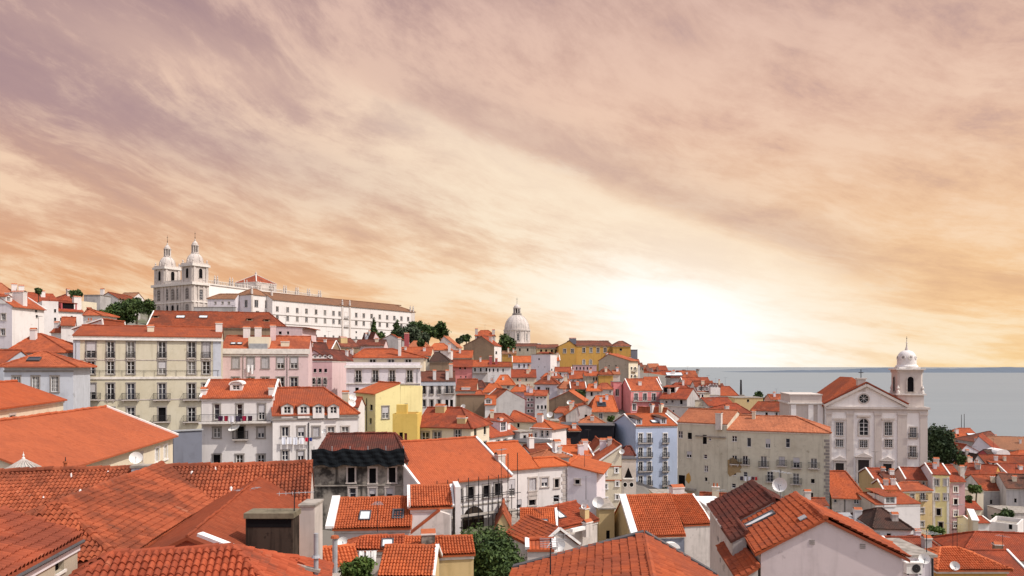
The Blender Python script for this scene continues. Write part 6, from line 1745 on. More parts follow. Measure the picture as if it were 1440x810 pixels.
house('orange roofed house at the left of the ridge beside the cypress trees', 572, 490, 604, 290, 290, yr=480, hx=(582, 596), wall='palestone', roof='orange', H=9, win=grid([580, 590], [494], 2.4, 4, s='dark', su='n'))
house('low red roof behind the tall thin white chimney', 560, 500, 606, 250, 250, yr=489, wall='cream', roof='orange', H=10, win=grid([595, 602], [506], 2.6, 6, s='dark', su='n'))
h = house('pinkish gabled house with a pale lean-to roof below the cypress', 524, 480, 537, 262, 262, axis='v', apex=(528, 468), xl=508, wall='pink', roof='rust', H=9); skylight(h, 516, 478, 1.8, 3.2, 'left')
h = house('grey gabled house with a slatted wall right of the pink cypress house', 536, 477, 563, 268, 268, axis='v', apex=(550, 470.5), d=10, wall='grey', roof='worn', H=10, win=at(541, 484, 3, 5, s='dark', su='n'))
t = h; chimney(h, 571, 482, 1.6, 1.4, 8, 'dustyred', point=Vector((h.w+2, 2, h.H-6)))
house('low tan and red roof in front of the grey slatted gable', 500, 486, 540, 226, 226, yr=478.5, wall='pink', roof='rust', H=8)
h = house('dark red roof with one pale ridge strip beside the pink dormer house', 432, 492, 466, 190, 190, yr=480, wall='brownwall', roof='red', H=9, verge='R')
house('small white house with brown roof just below the convent wall', 424, 481, 452, 232, 232, yr=473, hx=(430, 440), wall='white', roof='worn', H=8, win=at(433, 484, 3, 4, s='dark', su='n'))
h = house('dark brown roof row below the convent at centre left', 455, 487, 506, 214, 222, yr=476, wall='brownwall', roof='rust', H=8); chimney(h, 482, 481, 2.2, 1.6, 1.2, 'mustard'); chimney(h, 470, 485, 1.2, .8, .8, 'white')
house('grey low house at the foot of the convent wall', 466, 477, 500, 262, 262, d=8, flatroof=True, wall='palestone', roof='cement', H=7, win=grid([472, 480], [479], 2, 2.6, s='dark', su='n'))
# yellow palace row
h = house('large ochre yellow palace with gabled left block on the skyline', 785.5, 487, 810, 332, 332, axis='v', apex=(801, 479.5), d=14, wall='ochre', roof='brown', H=13, win=grid([794, 805], [493.5], 4, 6), corn=False, capr=.2); chimney(h, 806, 482, 3, 2, 1.6, 'slate', point=Vector((h.w*.85, 4, h.H+2.0)))
pal = h
house('', 810.2, 486, 862, 333, 336, yr=480, pit=18, d=14, wall='ochre', roof='brown', H=13, parent=pal, win=grid([821, 831, 841, 851], [492.5], 4, 7)+at(821, 509, 3.6, 7, s='arch')+at(830.5, 509, 3.6, 7, s='arch'), capr=.2)
house('', 862.2, 486.5, 887, 330, 330, yr=480.5, hx=(870, 876), wall='ochre', roof='brown', H=13, parent=pal, d=12, win=at(873, 491.5, 3.4, 3.4, s='dark', su='n'), capr=.2)
house('low ochre wing with a row of dark windows left of the yellow palace', 755, 489.5, 786, 345, 345, yr=485, pit=14, wall='mustard', roof='brown', H=9, win=grid([761, 768, 776, 782], [494], 2.8, 5, s='dark', su='n'))
house('brownish long wall house below the white dome', 706, 487, 756, 380, 380, yr=483.5, pit=12, wall='stone', roof='brown', H=10, win=grid([720, 731, 742], [492], 2.4, 4, s='dark', su='n'))
house('dark pink arcade wall in front of the yellow palace', 806, 513.5, 839, 318, 318, d=5, flatroof=True, wall='mauve', roof='cement', H=5, win=grid([811, 816, 821, 826, 831], [518], 1.8, 4, s='dark', su='n'))
house('narrow dark tower block right of the yellow palace', 887.5, 492, 896.5, 346, 346, d=5, flatroof=True, wall='slate', roof='dark', H=12, name='tower_block')
house('ochre yellow wall with one white window below the dome trees', 706, 497, 726, 292, 292, yr=494.5, wall='ochre', roof='tan', H=8, win=at(717, 500, 3.5, 4))
# beige gable with balconies
win = [dict(x=x, y=y, w=1.6, h=1.8, s='dark', su='n') for x, y in ((856.5, 506.5), (862.5, 504.5), (856.5, 514.5), (866, 514.5))]
h = house('plain beige gable house with white balconies round its right corner', 842, 507, 884, 262, 260, axis='v', apex=(856, 498), xr=897, wall='stone', sides={'R': 'cream'}, roof='orange', yb=540, win=win+[dict(x=x, y=y, w=2.2, h=4, f='R', s='dark', su='w') for x in (888, 893) for y in (518, 529)], gover=.2, corn=False)
for y in (522, 533):
    q = on_wall(h, 890.5, y, 'R'); balcony(h.root, h.loc(q), h.sub+math.pi/2, 4.5, .8, 1.0, .3)

house('small orange roofed house at the right foot of the beige gable', 884, 512, 900, 275, 275, yr=506, wall='white', roof='orange', H=9, win=grid([890, 896], [517], 2, 4, s='dark', su='n'))
# row around y 510-530
h = house('deep pink house with a long orange roof in the middle distance', 628, 515, 664, 252, 252, yr=507, pit=24, wall='rose', roof='red', H=9, over=.8, win=grid([647, 654], [518], 2.6, 3, s='dark', su='n')+at(655, 530, 1.8, 2.4, s='dark', su='n')+at(648, 530, 1.4, 1.8, s='dark', su='n'))
h = house('white house with long balcony right of the deep pink house', 664.3, 515, 688, 252, 252, yr=507.5, pit=24, wall='white', roof='red', H=9, over=.6, win=grid([668, 676, 684], [520], 2.2, 5, s='dark', su='n'))
q = on_wall(h, 675, 524); balcony(h.root, h.loc((q.x, 0, q.z)), h.sub, 5.0, .7, 1.0, .3)
h = house('white house with five small windows and a low orange roof', 686, 515.8, 719, 243, 243, yr=510, pit=22, wall='white', roof='red', H=9, win=grid([688.5, 694, 700, 707.5], [520.5], 2, 4.5, s='dark', su='n')); chimney(h, 690, 512, .9, .8, 2.4, 'dustyred'); chimney(h, 698, 512, .8, .8, 1.6, 'dustyred')
house('white house with orange roof and white left verge below the dome', 721, 509.5, 748, 282, 282, yr=501.5, pit=26, wall='lavender', roof='orange', H=9, verge='L', win=grid([730, 737, 743], [514.5], 2, 5, s='dark', su='n'))
h = house('tall plain grey white block with one tiny window in the middle distance', 747, 498.5, 774, 266, 266, d=7, xr=783, flatroof=True, wall='lavender', sides={'R': 'white'}, roof='cement', H=10, win=at(758, 505, 2, 2.4, s='dark', su='n')+at(757, 516, 1.5, 1.6, su='n', s='half')+at(766, 516, 1.5, 1.6, su='n', s='half')+at(776, 520, 1.8, 3, f='R', s='dark', su='n'))  # shaded front and sunlit side painted as lavender and white
mb = MB(); tm = tmat('red'); slab(mb, [(1.5, 1, h.H+.5), (h.w-1, 1, h.H+.5), (h.w-1.8, 4, h.H+1.1), (2.2, 4, h.H+1.1)], tm, tm, .2); slab(mb, [(1.5, 7, h.H+.5), (h.w-1, 7, h.H+.5), (h.w-1.8, 4, h.H+1.1), (2.2, 4, h.H+1.1)], tm, tm, .2); h.add('roof_cap', mb)
house('white house with long lit side right of the plain grey white block', 774, 507, 787, 276, 276, yr=500, wall='white', roof='orange', H=9, verge='R')
house('orange roof with white stepped parapet in front of the yellow palace', 781, 522.5, 804, 256, 256, yr=517, pit=24, wall='white', roof='orange', H=8, verge='R', win=at(788, 526, 2, 3, s='dark', su='n'))
h = house('wide orange roof left of centre below the arcade wall', 801, 532.5, 823, 246, 246, yr=522.5, pit=26, wall='lavender', roof='orange', H=8, win=grid([806, 813], [536], 2.2, 3)); 
house('flat orange roofed house with a pair of dark windows near the ochre block', 822, 528.5, 842, 240, 240, yr=523.5, pit=22, wall='stone', roof='orange', H=8, win=grid([835, 839], [533], 1.8, 5, s='dark', su='n'))
h = house('ochre block with small hipped orange roof in the middle distance', 842, 526.5, 862, 238, 238, yr=519.5, hx=(848, 855), wall='ochre', roof='orange', H=8)
house('small orange roof joined to the right of the ochre block', 862, 526, 872, 240, 240, yr=521.5, wall='palestone', roof='orange', H=7)
house('row of orange roofs below the white house with five small windows', 719, 530.5, 754, 226, 226, yr=520.5, pit=24, wall='cream', roof='red', H=8, win=grid([728, 740], [534], 2, 4, s='dark', su='n'))
house('orange roof behind the lavender hip house', 762, 531.5, 791, 236, 236, yr=525.5, hx=(768, 784), wall='white', roof='orange', H=7, win=at(786, 534, 1.8, 4, s='dark', su='n'))
h = house('lavender house with a pointed hipped orange roof', 752, 540, 784, 218, 218, yr=529, hx=(769, 772), xr=788, wall='lavender', sides={'R': 'white'}, roof='orange', yb=562, win=at(757.5, 546, 4, 4, s='dark', su='n')+at(770, 549, 5, 8, s='half'))
house('small orange roof right of the lavender hip house', 787, 546, 806, 208, 208, yr=534, hx=(796, 800), wall='white', roof='orange', H=8)
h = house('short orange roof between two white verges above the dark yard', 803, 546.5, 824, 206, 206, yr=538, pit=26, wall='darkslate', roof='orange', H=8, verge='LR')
house('orange roofed white house right of the dark yard', 824.5, 549.5, 846, 204, 204, yr=541, hx=(828, 834), wall='palestone', roof='orange', H=8, win=at(832, 554, 3, 6, s='dark', su='n')+at(841, 553, 2, 4, s='half', su='n'))
house('low dull orange roof beside the pink gable house', 839, 547, 862, 214, 214, yr=539.5, hx=(846, 854), wall='palestone', roof='orange', H=8, win=at(858, 551, 2, 4))
# rose house
win = grid([894.5, 907, 919.5], [558], 5.2, 10, su='w')+at(892, 572.5, 4.5, 9, su='w')+at(915.5, 571.5, 4.5, 7, su='w')
h = house('rose pink house with white verges and three tall windows', 887, 549.5, 931, 210, 210, yr=533.5, pit=28, xl=872, wall='rose', roof='orange', yb=592, win=win, verge='LR', over=.15)
rose = h; z = on_wall(h, 907, 564); balcony(h.root, h.loc((h.w/2, 0, z.z)), h.sub, h.w-1.2, .5, 1.0, .22)
house('darker rose annex with rounded top left of the rose pink house', 862.5, 537, 874, 216, 216, d=6, flatroof=True, wall='rose', roof='cement', H=8, win=at(868, 552, 5, 10, s='red', su='n'))
h = house('orange roofs climbing right of the rose pink house', 909, 541, 929, 232, 232, yr=531, wall='salmon', roof='orange', H=9, verge='R')
h = house('wide red roof with a dark dormer right of the rose pink house', 928, 560, 966, 206, 202, yr=546.5, pit=26, wall='grey', roof='red', yb=578, win=at(937, 565.5, 3.5, 4)+at(945.5, 564.5, 3.5, 4.5)+at(958, 565, 3.5, 7, s='dark', su='n'), over=.5); dormer(h, 941, 552, 3.4, 1.5, 'palestone', 'red', 'front', 'dark', 'shed')
house('red wing with a grey glazed box beside the dark dormer roof', 943, 549, 972, 226, 226, yr=539, hx=(950, 960), wall='salmon', roof='red', H=8, win=at(957, 553, 6, 6, s='bare', su='n'))
house('long grey garden wall below the red dark-dormer roof', 931, 571.5, 992, 196, 190, d=1.0, flatroof=True, wall='palestone', roof='cement', H=6, win=at(947, 578, 2, 2.4, s='dark', su='n'), name='garden_wall', cat='wall', kind='thing')
h = house('grey white house with steep gable below the rose pink house', 934, 589, 956, 168, 172, axis='v', apex=(938, 575), d=8, wall='palestone', roof='red', H=9, corn=False)
h = house('grey house with a bright white roof patch facing the river', 943, 531, 958, 262, 262, yr=523, hx=(947, 955), wall='grey', roof='rust', H=8, win=at(953, 531.5, 2.2, 3.5, s='dark', su='n')+at(947, 533, 3, 5, s='dark', su='n')); skylight(h, 948, 526.5, 5.5, 2.2)
house('long red roof stepping down to the river right of the white roof patch', 955, 531, 982, 278, 278, yr=522, wall='palestone', roof='red', H=7)
house('low white house with long orange roof above the river', 962, 541, 1000, 252, 252, yr=531.5, wall='palestone', roof='red', H=8, verge='L')
win = grid([985, 989.5, 993.5], [547.5], 2, 4, s='bare', su='w')+at(1000, 547, 2, 4, s='dark', su='w')+at(1005, 547, 2, 4, s='dark', su='w')
h = house('white house with a row of small pointed dormers above the river', 981, 551, 1009, 236, 236, yr=536.5, wall='white', roof='red', H=9)
for x in (984, 989, 993.5): dormer(h, x, 549.5, 1.1, 1.3, 'white', 'red', 'front', 'bare', 'gable', .6)
for x in (999, 1003, 1007): dormer(h, x, 547, 1.0, 1.3, 'white', 'red', 'front', 'bare', 'gable', .6)
mb = MB(); q = on_wall(h, 996.5, 553); mb.box(q.x, h.w+.2, -2.4, -.01, q.z-.6, q.z+1.8, wmat('white')); h.add('bay', mb)
house('pale yellow building with a low parapet below the dormered river house', 962, 553, 998, 222, 222, d=8, flatroof=True, wall='cream', roof='cement', H=8, win=grid([976, 983, 988], [557], 2.4, 5, s='dark', su='w'))
house('cream wall block below the pale yellow river building', 966, 563, 1000, 208, 208, d=7, flatroof=True, wall='cream', roof='cement', H=8)
house('grey gridded house front under the white river bay', 995, 556, 1010, 228, 228, d=7, flatroof=True, wall='lavender', roof='cement', H=8, win=grid([998, 1002, 1006], [561], 2.2, 5, su='n'))
h = house('cluster of orange roofs at the end of the ridge by the water', 1009, 556, 1038, 262, 262, yr=544, hx=(1015, 1026), wall='palestone', roof='red', H=8, win=at(1033, 553, 2, 3, s='dark', su='n'))
house('small dark roof behind the ridge end by the water', 1004, 543.5, 1018, 292, 292, yr=540, wall='palestone', roof='rust', H=7)
# far small houses on the last ridge
fr = random.Random(11)
FARN = [('tan house at the left end of the distant ridge', 898, 519, 912, 'tan', 'cream'), ('cream house with orange roof on the distant ridge', 906, 523, 921, 'orange', 'cream'), ('salmon roofed house highest on the distant ridge', 913, 517, 928, 'peach', 'salmon'),
        ('white house in the middle of the distant ridge', 919, 522, 931, 'worn', 'white'), ('red roofed house at the right end of the distant ridge', 927, 520, 939, 'red', 'salmon'), ('brown roofed house below the right end of the distant ridge', 930, 527, 946, 'red', 'palestone'),
        ('grey house at the foot of the distant ridge', 900, 528, 915, 'worn', 'grey'), ('orange roof at the foot of the distant ridge', 917, 529, 932, 'orange', 'palestone'), ('small brown roof tucked behind the balcony corner house', 896, 516, 905, 'brown', 'stone')]
for i, (lb, x0, y, x1, rf, wl_) in enumerate(FARN):
    house(lb, x0, y, x1, 430-6*i, 430-6*i, yr=y-5.2, d=None, pit=22, wall=wl_, roof=rf, H=9, win=[dict(x=x0+4+4*j, y=y+3.2, w=1.5, h=2.6, s='dark', su='n') for j in range(2)])

# dense centre, x 640-870, y 530-640
h = house('orange roof with a white corner right of the white balcony house', 641, 549.5, 670, 192, 192, yr=534, pit=26, wall='olive', roof='orange', H=9, over=.3); chimney(h, 655, 547, 2.2, .8, .3, 'white')
house('rough olive brown wall house below the white corner roof', 641.5, 556, 683, 176, 176, d=8, flatroof=True, wall='brownwall', roof='worn', H=9)
house('small orange hip on the rough olive brown wall house', 666, 559.5, 682, 179, 179, yr=550, hx=(671, 677), wall='brownwall', roof='orange', H=5)
h = house('bluish house with a pointed orange roof in the dense centre', 679, 551.5, 709, 192, 192, yr=540.5, hx=(688, 700), wall='lavender', roof='orange', H=9, win=at(698, 555, 3, 3, s='dark', su='n'))
h = house('mauve roofed little house above the pointed orange roof', 668, 545, 683, 206, 206, yr=536, hx=(673, 678), wall='mauve', roof='rust', H=8); chimney(h, 667, 543, .9, .8, 1.8, 'white')
house('beige block with orange cap and dark red door in the dense centre', 695, 541, 724, 214, 214, yr=528, rp=.5, pit=30, hx=(704, 714), wall='cream', roof='orange', H=9, yb=546, win=at(700.5, 543.5, 2, 3, s='dark', su='n')+at(714.5, 544, 4, 5, s='red', su='n'))
house('slate grey roofed shed between the balcony house and the beige block', 681, 545, 697, 220, 220, yr=539, wall='darkslate', roof='dark', H=7)
h = house('white shop front with a tiny dormer window in the dense centre', 682, 569, 697, 170, 170, yr=557, wall='white', roof='salmon' if False else 'orange', H=8, yb=586); dormer(h, 686.5, 568, 1.3, 1.1, 'white', 'orange', 'front', 'case', 'gable', .4)
h = house('rough grey gable wall with a red slope on its right', 697, 562, 738, 172, 174, axis='v', apex=(713, 548.5), d=9, wall='grey', roof='red', yb=585, verge='R', corn=False, gover=.05)
house('orange roofs with an ochre ridge right of the rough grey gable', 719, 550.5, 752, 198, 198, yr=542, hx=(727, 736), wall='mauve', roof='orange', H=8)
house('tall thin mauve and brick house with white corner', 738, 556, 752, 178, 178, d=7, yr=550, wall='mauve', roof='red', H=10, yb=585, win=[dict(x=743, y=y, w=2.4, h=3.4, s='dark', su='w') for y in (562, 570, 578)]+[dict(x=748, y=y, w=2.2, h=3.4, s='dark', su='w') for y in (562, 570, 578)])
win = grid([756.5, 762, 767], [572.5], 2.6, 5, s='dark', su='n')+grid([755.5, 761, 766.5], [558.5], 2.6, 3.4, s='dark', su='n')
house('narrow white house with three small windows in a row and red top', 752, 556.5, 769, 176, 176, yr=550, pit=26, d=6, xr=772, wall='white', sides={'R': 'stone'}, roof='red', yb=590, win=win)
h = house('brown gabled barn with orange left slope in the dense centre', 770, 564, 821, 188, 186, axis='v', apex=(800, 550.5), d=9, wall='brownwall', roof='orange', yb=592, corn=False, gover=.1)
h = house('beige house with broad orange roof and one skylight', 831, 578.5, 869, 184, 184, yr=557.5, pit=32, hx=(838, 862), wall='stone', roof='orange', H=8, yb=594, win=at(845, 585, 5, 8, su='s')); skylight(h, 846, 569, 2.0, 1.6, pale=False)
house('pale rough wall house left of the broad orange skylight roof', 802, 574, 832, 176, 176, axis='v', apex=(824, 569), rise=1, d=8, wall='palestone', roof='worn', H=8, win=at(824, 585, 4, 4, s='dark', su='n'))
h = house('lavender house with small orange roof below the brown barn', 780.5, 580, 802, 172, 172, yr=573.5, hx=(786, 796), wall='lavender', roof='orange', H=8)
house('white stepped gable with a lattice below the brown barn', 796, 583, 815, 164, 164, axis='v', apex=(812, 572), d=7, wall='palestone', roof='orange', H=6, corn=False)
house('orange pagoda-like roof above the black netting', 813, 597, 853, 160, 160, yr=586.5, hx=(828, 836), wall='darkslate', roof='orange', H=6)
house('second low orange roof left of the pagoda-like roof', 783, 594.5, 819, 164, 164, yr=584.5, hx=(795, 808), wall='palestone', roof='orange', H=6)
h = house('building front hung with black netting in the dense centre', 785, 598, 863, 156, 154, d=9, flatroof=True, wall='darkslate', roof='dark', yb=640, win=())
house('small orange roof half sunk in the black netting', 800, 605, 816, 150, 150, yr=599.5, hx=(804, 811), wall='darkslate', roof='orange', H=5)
house('orange lean-to roof below the black netting', 780, 625.5, 802, 138, 138, yr=619, wall='brownwall', roof='worn', H=6)
house('beige rooftops below the black netting beside the blue house', 810, 632, 836, 130, 130, yr=623.5, hx=(818, 830), wall='stone', roof='peach', H=6)
house('right sloping orange roof below the black netting', 834, 635, 862, 124, 124, axis='v', apex=(845, 622), d=8, wall='stone', roof='orange', H=7, corn=False)
h = house('small yellow beige wall beside the narrow terrace house', 775, 592.5, 786, 142, 142, d=5, flatroof=True, wall='mustard', roof='cement', yb=614)
h = house('white terrace house with orange roof and white eave in the dense centre', 748, 602, 776, 132, 130, yr=592, pit=22, hx=(752, 764), wall='white', roof='bright', yb=628, over=.4, win=at(762, 609.5, 3.6, 10)+at(769.5, 608.5, 3.6, 10)+at(753, 613, 3, 8))
band(h, h.H-.25, h.H+.12, WHITE, .35, 'cornice')
q = on_wall(h, 762, 615.5); mb = MB(); mb.box(-.2, h.w+.2, -1.0, -.01, q.z-.2, q.z, WHITE); h.add('terrace', mb)
h = house('hipped orange roof over a cream wall with a balcony', 716, 592.5, 752, 140, 140, yr=579, hx=(722, 726), wall='cream', roof='orange', yb=620, over=.4, win=at(729, 598, 3, 6, s='dark', su='n')+at(741, 596.5, 4, 8, s='dark', su='w', b=.8))
house('long low orange roof joining the cream hipped roofs', 684, 593, 722, 134, 134, yr=583, hx=(690, 708), wall='cream', roof='red', H=7, over=.3)
h = house('white house with red roof and a large white dormer window', 688, 615, 732, 118, 127, yr=598, pit=30, wall='white', roof='red', yb=640, over=.3, win=at(700.5, 621, 5, 6, su='s')+at(710.5, 619.5, 5, 6, su='s')+at(725, 617, 5, 13, su='s')); dormer(h, 708, 606.5, 1.9, 1.6, 'lavender', 'red', 'front', 'case', 'shed')
house('grey run-down houses with pipes right of the large white dormer', 731, 608, 750, 124, 126, d=6, flatroof=True, wall='grey', roof='cement', yb=640, win=at(738, 616, 4, 8, s='dark', su='n')+at(746, 614, 3, 7))
house('white terrace houses with a slate awning above the smooth orange roof', 748, 624, 776, 112, 115, d=6, flatroof=True, wall='palestone', roof='dark', H=6, win=grid([753, 760, 768], [630], 4, 6, s='dark', su='w'))
house('brown low roof with white edge right of the smooth orange roof', 748, 640, 780, 100, 102, yr=627, wall='white', roof='worn', H=5, verge='R')
house('grey jumble of low roofs behind the short orange roof', 762, 644, 800, 97, 99, yr=634, hx=(770, 780), wall='palestone', roof='peach', H=5, verge='R')
# dark trees and loose things of the skyline are added later
# ================================================================== loose things, trees, setting
# glass lantern roof and pipe in front of the huge plain orange roof
c = P(33, 664, 45.5)
t = thing('roof_lantern', 'white ribbed pyramid skylight with a finial at the left edge', 'roof lantern', c-Vector((0, 0, 1.0)))
mb = MB(); n = 8; r = 1.33; hh = .78
GLS = flat('frosted glass', (.34, .34, .31), .35, .4)
mb.lathe([(r*1.05, 0), (r*1.05, 1.0), (r, 1.0)], wmat('white'), n); link('base', mb.mesh('base'), t)
mb = MB(); mb.lathe([(r, 1.0), (.06, 1.0+hh)], GLS, n); link('glazing', mb.mesh('glazing'), t)
for i in range(24):
    a = 2*math.pi*i/24; mb = MB(); mb.beam((r*math.cos(a)*.98, r*math.sin(a)*.98, 1.02), (.06*math.cos(a), .06*math.sin(a), 1.02+hh), .045, .06, STONE); link('glazing_bar', mb.mesh('glazing_bar'), t)
mb = MB(); mb.lathe([(.09, 1.0+hh-.05), (.09, 1.1+hh), (.03, 1.15+hh), (.06, 1.25+hh), (.02, 1.35+hh), (0, 1.5+hh)], WHITE, 8); link('finial', mb.mesh('finial'), t)
p = P(92, 666, 43); t = thing('flue_pipe', 'terracotta flue pipe on a white base at the left roof ridge', 'flue', p)
mb = MB(); mb.tube((0, 0, -.5), (0, 0, .22), .13, .13, WHITE, 10); link('base', mb.mesh('base'), t)
mb = MB(); mb.tube((0, 0, .22), (0, 0, .62), .09, .09, POTTERY, 10); mb.tube((0, 0, .62), (0, 0, .72), .14, .12, POTTERY, 10); mb.tube((0, 0, .72), (0, 0, .95), .03, .02, IRON, 6); link('pipe', mb.mesh('pipe'), t)
dish('grey dish on the cream wall of the long house with the huge roof', P(191, 656, 60), .5, (.4, -.8, .4), .6)
for lb, x, y, D, w in (('large white ridge bracket on the lower left wing', 136, 757, 30.4, .14), ('smaller white bracket just below the large ridge bracket', 133, 761, 30.0, .11)):
    q = P(x, y, D); t = thing('roof_bracket', lb, 'bracket', q); mb = MB(); mb.box(-w, w, -.1, .1, -.08, .06, WHITE); mb.tube((w*.5, 0, .0), (w*.9, 0, .16), .05, .05, WHITE, 8); link('clip', mb.mesh('clip'), t)
# tall flue pipes and poles in the lower left centre
for lb, x, yt, yb_, D, r in (('tall grey flue pipe with a collar at the bottom left of centre', 444.5, 750, 812, 27, .085), ('capped grey flue pipe right of the collared pipe', 471, 756, 805, 38, .13)):
    a, b = P(x, yb_, D), P(x, yt, D); t = thing('flue_pipe', lb, 'flue', a); L = b.z-a.z
    mb = MB(); mb.tube((0, 0, 0), (0, 0, L), r, r, ZINC, 10); link('pipe', mb.mesh('pipe'), t)
    mb = MB(); mb.tube((0, 0, L-.02), (0, 0, L+.1), r*1.7, r*1.4, POTTERY if 'capped' in lb else ZINC, 10) if 'capped' in lb else mb.tube((0, 0, L*.45), (0, 0, L*.5), r*2, r*1.6, ZINC, 10); link('cap', mb.mesh('cap'), t)
AER = [('thin aerial mast beside the dark vent stack', 414, 722, 31, 1.0), ('aerial on the ridge of the lower left wing', 348, 705, 40, .8), ('aerial on the bright roof with two skylights', 531, 745, 58, 2.2), ('aerial on the long dull orange roof', 785, 742, 72, 3.0),
       ('aerial over the small red gable roof', 792, 778, 58, 1.6), ('aerial on the lavender side house', 824, 700, 82, 2.4), ('aerial at the bottom centre roof', 774, 800, 27, 1.1), ('aerial rising before the long olive grey house', 1098, 705, 47, 2.0),
       ('aerial on the ribbed roof at lower right', 1340, 800, 72, 4.5), ('second aerial on the ribbed roof at lower right', 1346, 800, 74, 6.5), ('aerial standing above the scaffold', 705, 690, 70, 4), ('aerial on the lavender block', 1303, 783, 43.5, 1.6),
       ('aerial on the brown gabled house by the dome', 682, 468, 318, 3.5), ('aerial on the white house end', 822, 655, 88, 1.4), ('aerial over the white flat roof', 1013, 712, 86, 2.0), ('aerial on the narrow pink tiled house', 1346, 742, 110, 5.0), ('aerial on the red roof at the right edge', 1410, 770, 88, 1.5)]
for i, (lb, x, y, D, ht) in enumerate(AER): antenna(lb, P(x, y, D), ht, 6, .3+i*.7)
for lb, x, y, D, r in (('small dish on a wall by the rough olive brown house', 652, 577, 150, .5), ('small dish on the brown barn roof', 801, 571, 168, .55), ('pale dish on the wall left of the terrace house', 774, 590, 140, .6), ('pale dish low on the lavender block', 1299, 797, 42, .3),
                       ('small dish on the lower right ribbed roof', 1342, 805, 66, .4), ('white dish on the low jumble roof', 782, 640, 99, .5), ('dish at the peak of the small red gable', 778, 780, 57, .45), ('dish on the white dormer house wall', 457, 612, 90, .3), ('white dish by the dark domed roof', 875, 641, 108, .4), ('pale dish on the dull roof by the beige wall', 822, 718, 78, .3)):
    dish(lb, P(x, y, D), r, (-.3, -.8, .45), r*1.3)
# masts by the river
for lb, x, yt, yb_, D, lean in (('lone dark mast standing before the river', 1042, 534, 553, 320, 0), ('leaning grey chimney stack before the river', 976.5, 520, 531, 420, 2.0), ('short grey chimney stack before the river', 962, 521, 529, 420, 0), ('left of two thin masts above the red river roofs', 1352, 583, 603, 330, 0), ('right of two thin masts above the red river roofs', 1356, 582, 603, 330, 0)):
    a, b = P(x, yb_+3, D), P(x, yt, D); t = thing('mast' if 'mast' in lb else 'chimney_stack', lb, 'mast' if 'mast' in lb else 'chimney', a)
    mb = MB(); r = .42 if x == 1042 else (1.1 if 'stack' in lb else .12)
    mb.tube((0, 0, 0), (lean, 0, b.z-a.z), r*1.15, r*.8, DKSTONE if 'stack' in lb else IRON, 10)
    if 'stack' in lb: mb.tube((lean, 0, b.z-a.z), (lean, 0, b.z-a.z+.5), r*1.05, r*1.05, DKSTONE, 10)
    link('pole', mb.mesh('pole'), t)
    mb = MB(); mb.box(-1.2, 1.2, -1.2, 1.2, -1.5, .3, CEMENT); link('footing', mb.mesh('footing'), t)

# small plain chimneys the photo shows all over the old town, on the roofs that have none yet
cr_ = random.Random(77)
for h, _ in HOUSES:
    if not hasattr(h, 'roof') or not (95 < h.A.y < 300) or any(c.name.startswith('chimney') for c in h.roof.children): continue
    if cr_.random() < .4:
        mb = MB(); q = Vector(h.R0).lerp(Vector(h.R1), cr_.uniform(.2, .8)); ht = cr_.uniform(1.6, 3.2)
        mb.tube(q, q+Vector((0, 0, ht)), .03, .02, IRON, 5); e = Vector((cr_.uniform(-1, 1), cr_.uniform(-1, 1), 0)).normalized()
        mb.tube(q-e*.5+Vector((0, 0, ht)), q+e*.7+Vector((0, 0, ht)), .018, .018, IRON, 4); f_ = Vector((-e.y, e.x, 0))
        for i in range(5): mb.tube(q+e*(i*.25-.4)-f_*.4+Vector((0, 0, ht)), q+e*(i*.25-.4)+f_*.4+Vector((0, 0, ht)), .012, .012, IRON, 4)
        link('aerial', mb.mesh('aerial'), h.roof)
    for k in range(cr_.choice((0, 1, 1, 2))):
        a = cr_.uniform(.15, .85); v = cr_.uniform(.35, .8) if cr_.random() < .7 else .5
        p0, p1 = Vector(h.R0).lerp(Vector(h.R1), a), Vector((h.w*a, 0, h.H)) if abs(h.R1.y-h.R0.y) < .1 else Vector((0, h.d*a, h.H))
        q = p1.lerp(p0, v); q.z -= .15
        chimney(h, 0, 0, cr_.uniform(.55, 1.0), cr_.uniform(.5, .7), cr_.uniform(.8, 1.7), cr_.choice(('white', 'palestone', 'white', 'cream', 'lavender')), pots=cr_.choice((0, 0, 2)), point=q)
# trees
tree('spreading dark tree on the hill left of the bell towers', 174, 437, 205, 46, 34, 452, n=3200, seed=2, cat='tree')
tree('taller dark tree behind the spreading hill tree', 192, 429, 218, 32, 22, 450, n=1800, seed=3)
tree('dark tree squeezed against the left bell tower', 208, 431, 232, 20, 20, 446, n=1200, seed=4)
tree('low bush right of the spreading hill tree', 150, 440, 200, 22, 14, 450, n=900, seed=14, m=LEAF2, cat='bush', name='bush')
tree('dark round topped pine on the left skyline', 107, 414, 194, 22, 12, 424, n=1100, seed=5, kind='round')
tree('small palm-like tree on the left skyline', 54, 409, 186, 9, 8, 417, n=500, seed=6, kind='round')
tree('pointed dark cypress before the convent', 526, 461, 330, 12, 30, 478, n=1500, seed=7, kind='cone')
tree('low dark shrub at the foot of the cypress', 534, 472, 325, 14, 12, 480, n=700, seed=8, cat='bush', name='bush')
tree('open branched conifer right of the cypress', 558, 461, 345, 18, 28, 478, n=900, seed=9, kind='cone')
tree('grey green tree in the middle of the hilltop grove', 576, 468, 330, 38, 24, 484, n=2600, seed=10, m=LEAF3)
tree('dark tree behind the grey green grove tree', 584, 460, 350, 22, 18, 480, n=1400, seed=11)
tree('dark tree in the right half of the hilltop grove', 602, 464, 345, 26, 20, 482, n=1900, seed=12)
tree('tallest tree at the right end of the hilltop grove', 619, 464, 350, 26, 23, 484, n=2000, seed=13)
tree('grey green low tree at the right of the grove', 595, 474, 322, 30, 15, 486, n=900, seed=15, m=LEAF3)
tree('small round tree below the hilltop grove', 592, 482, 270, 14, 11, 490, n=700, seed=16)
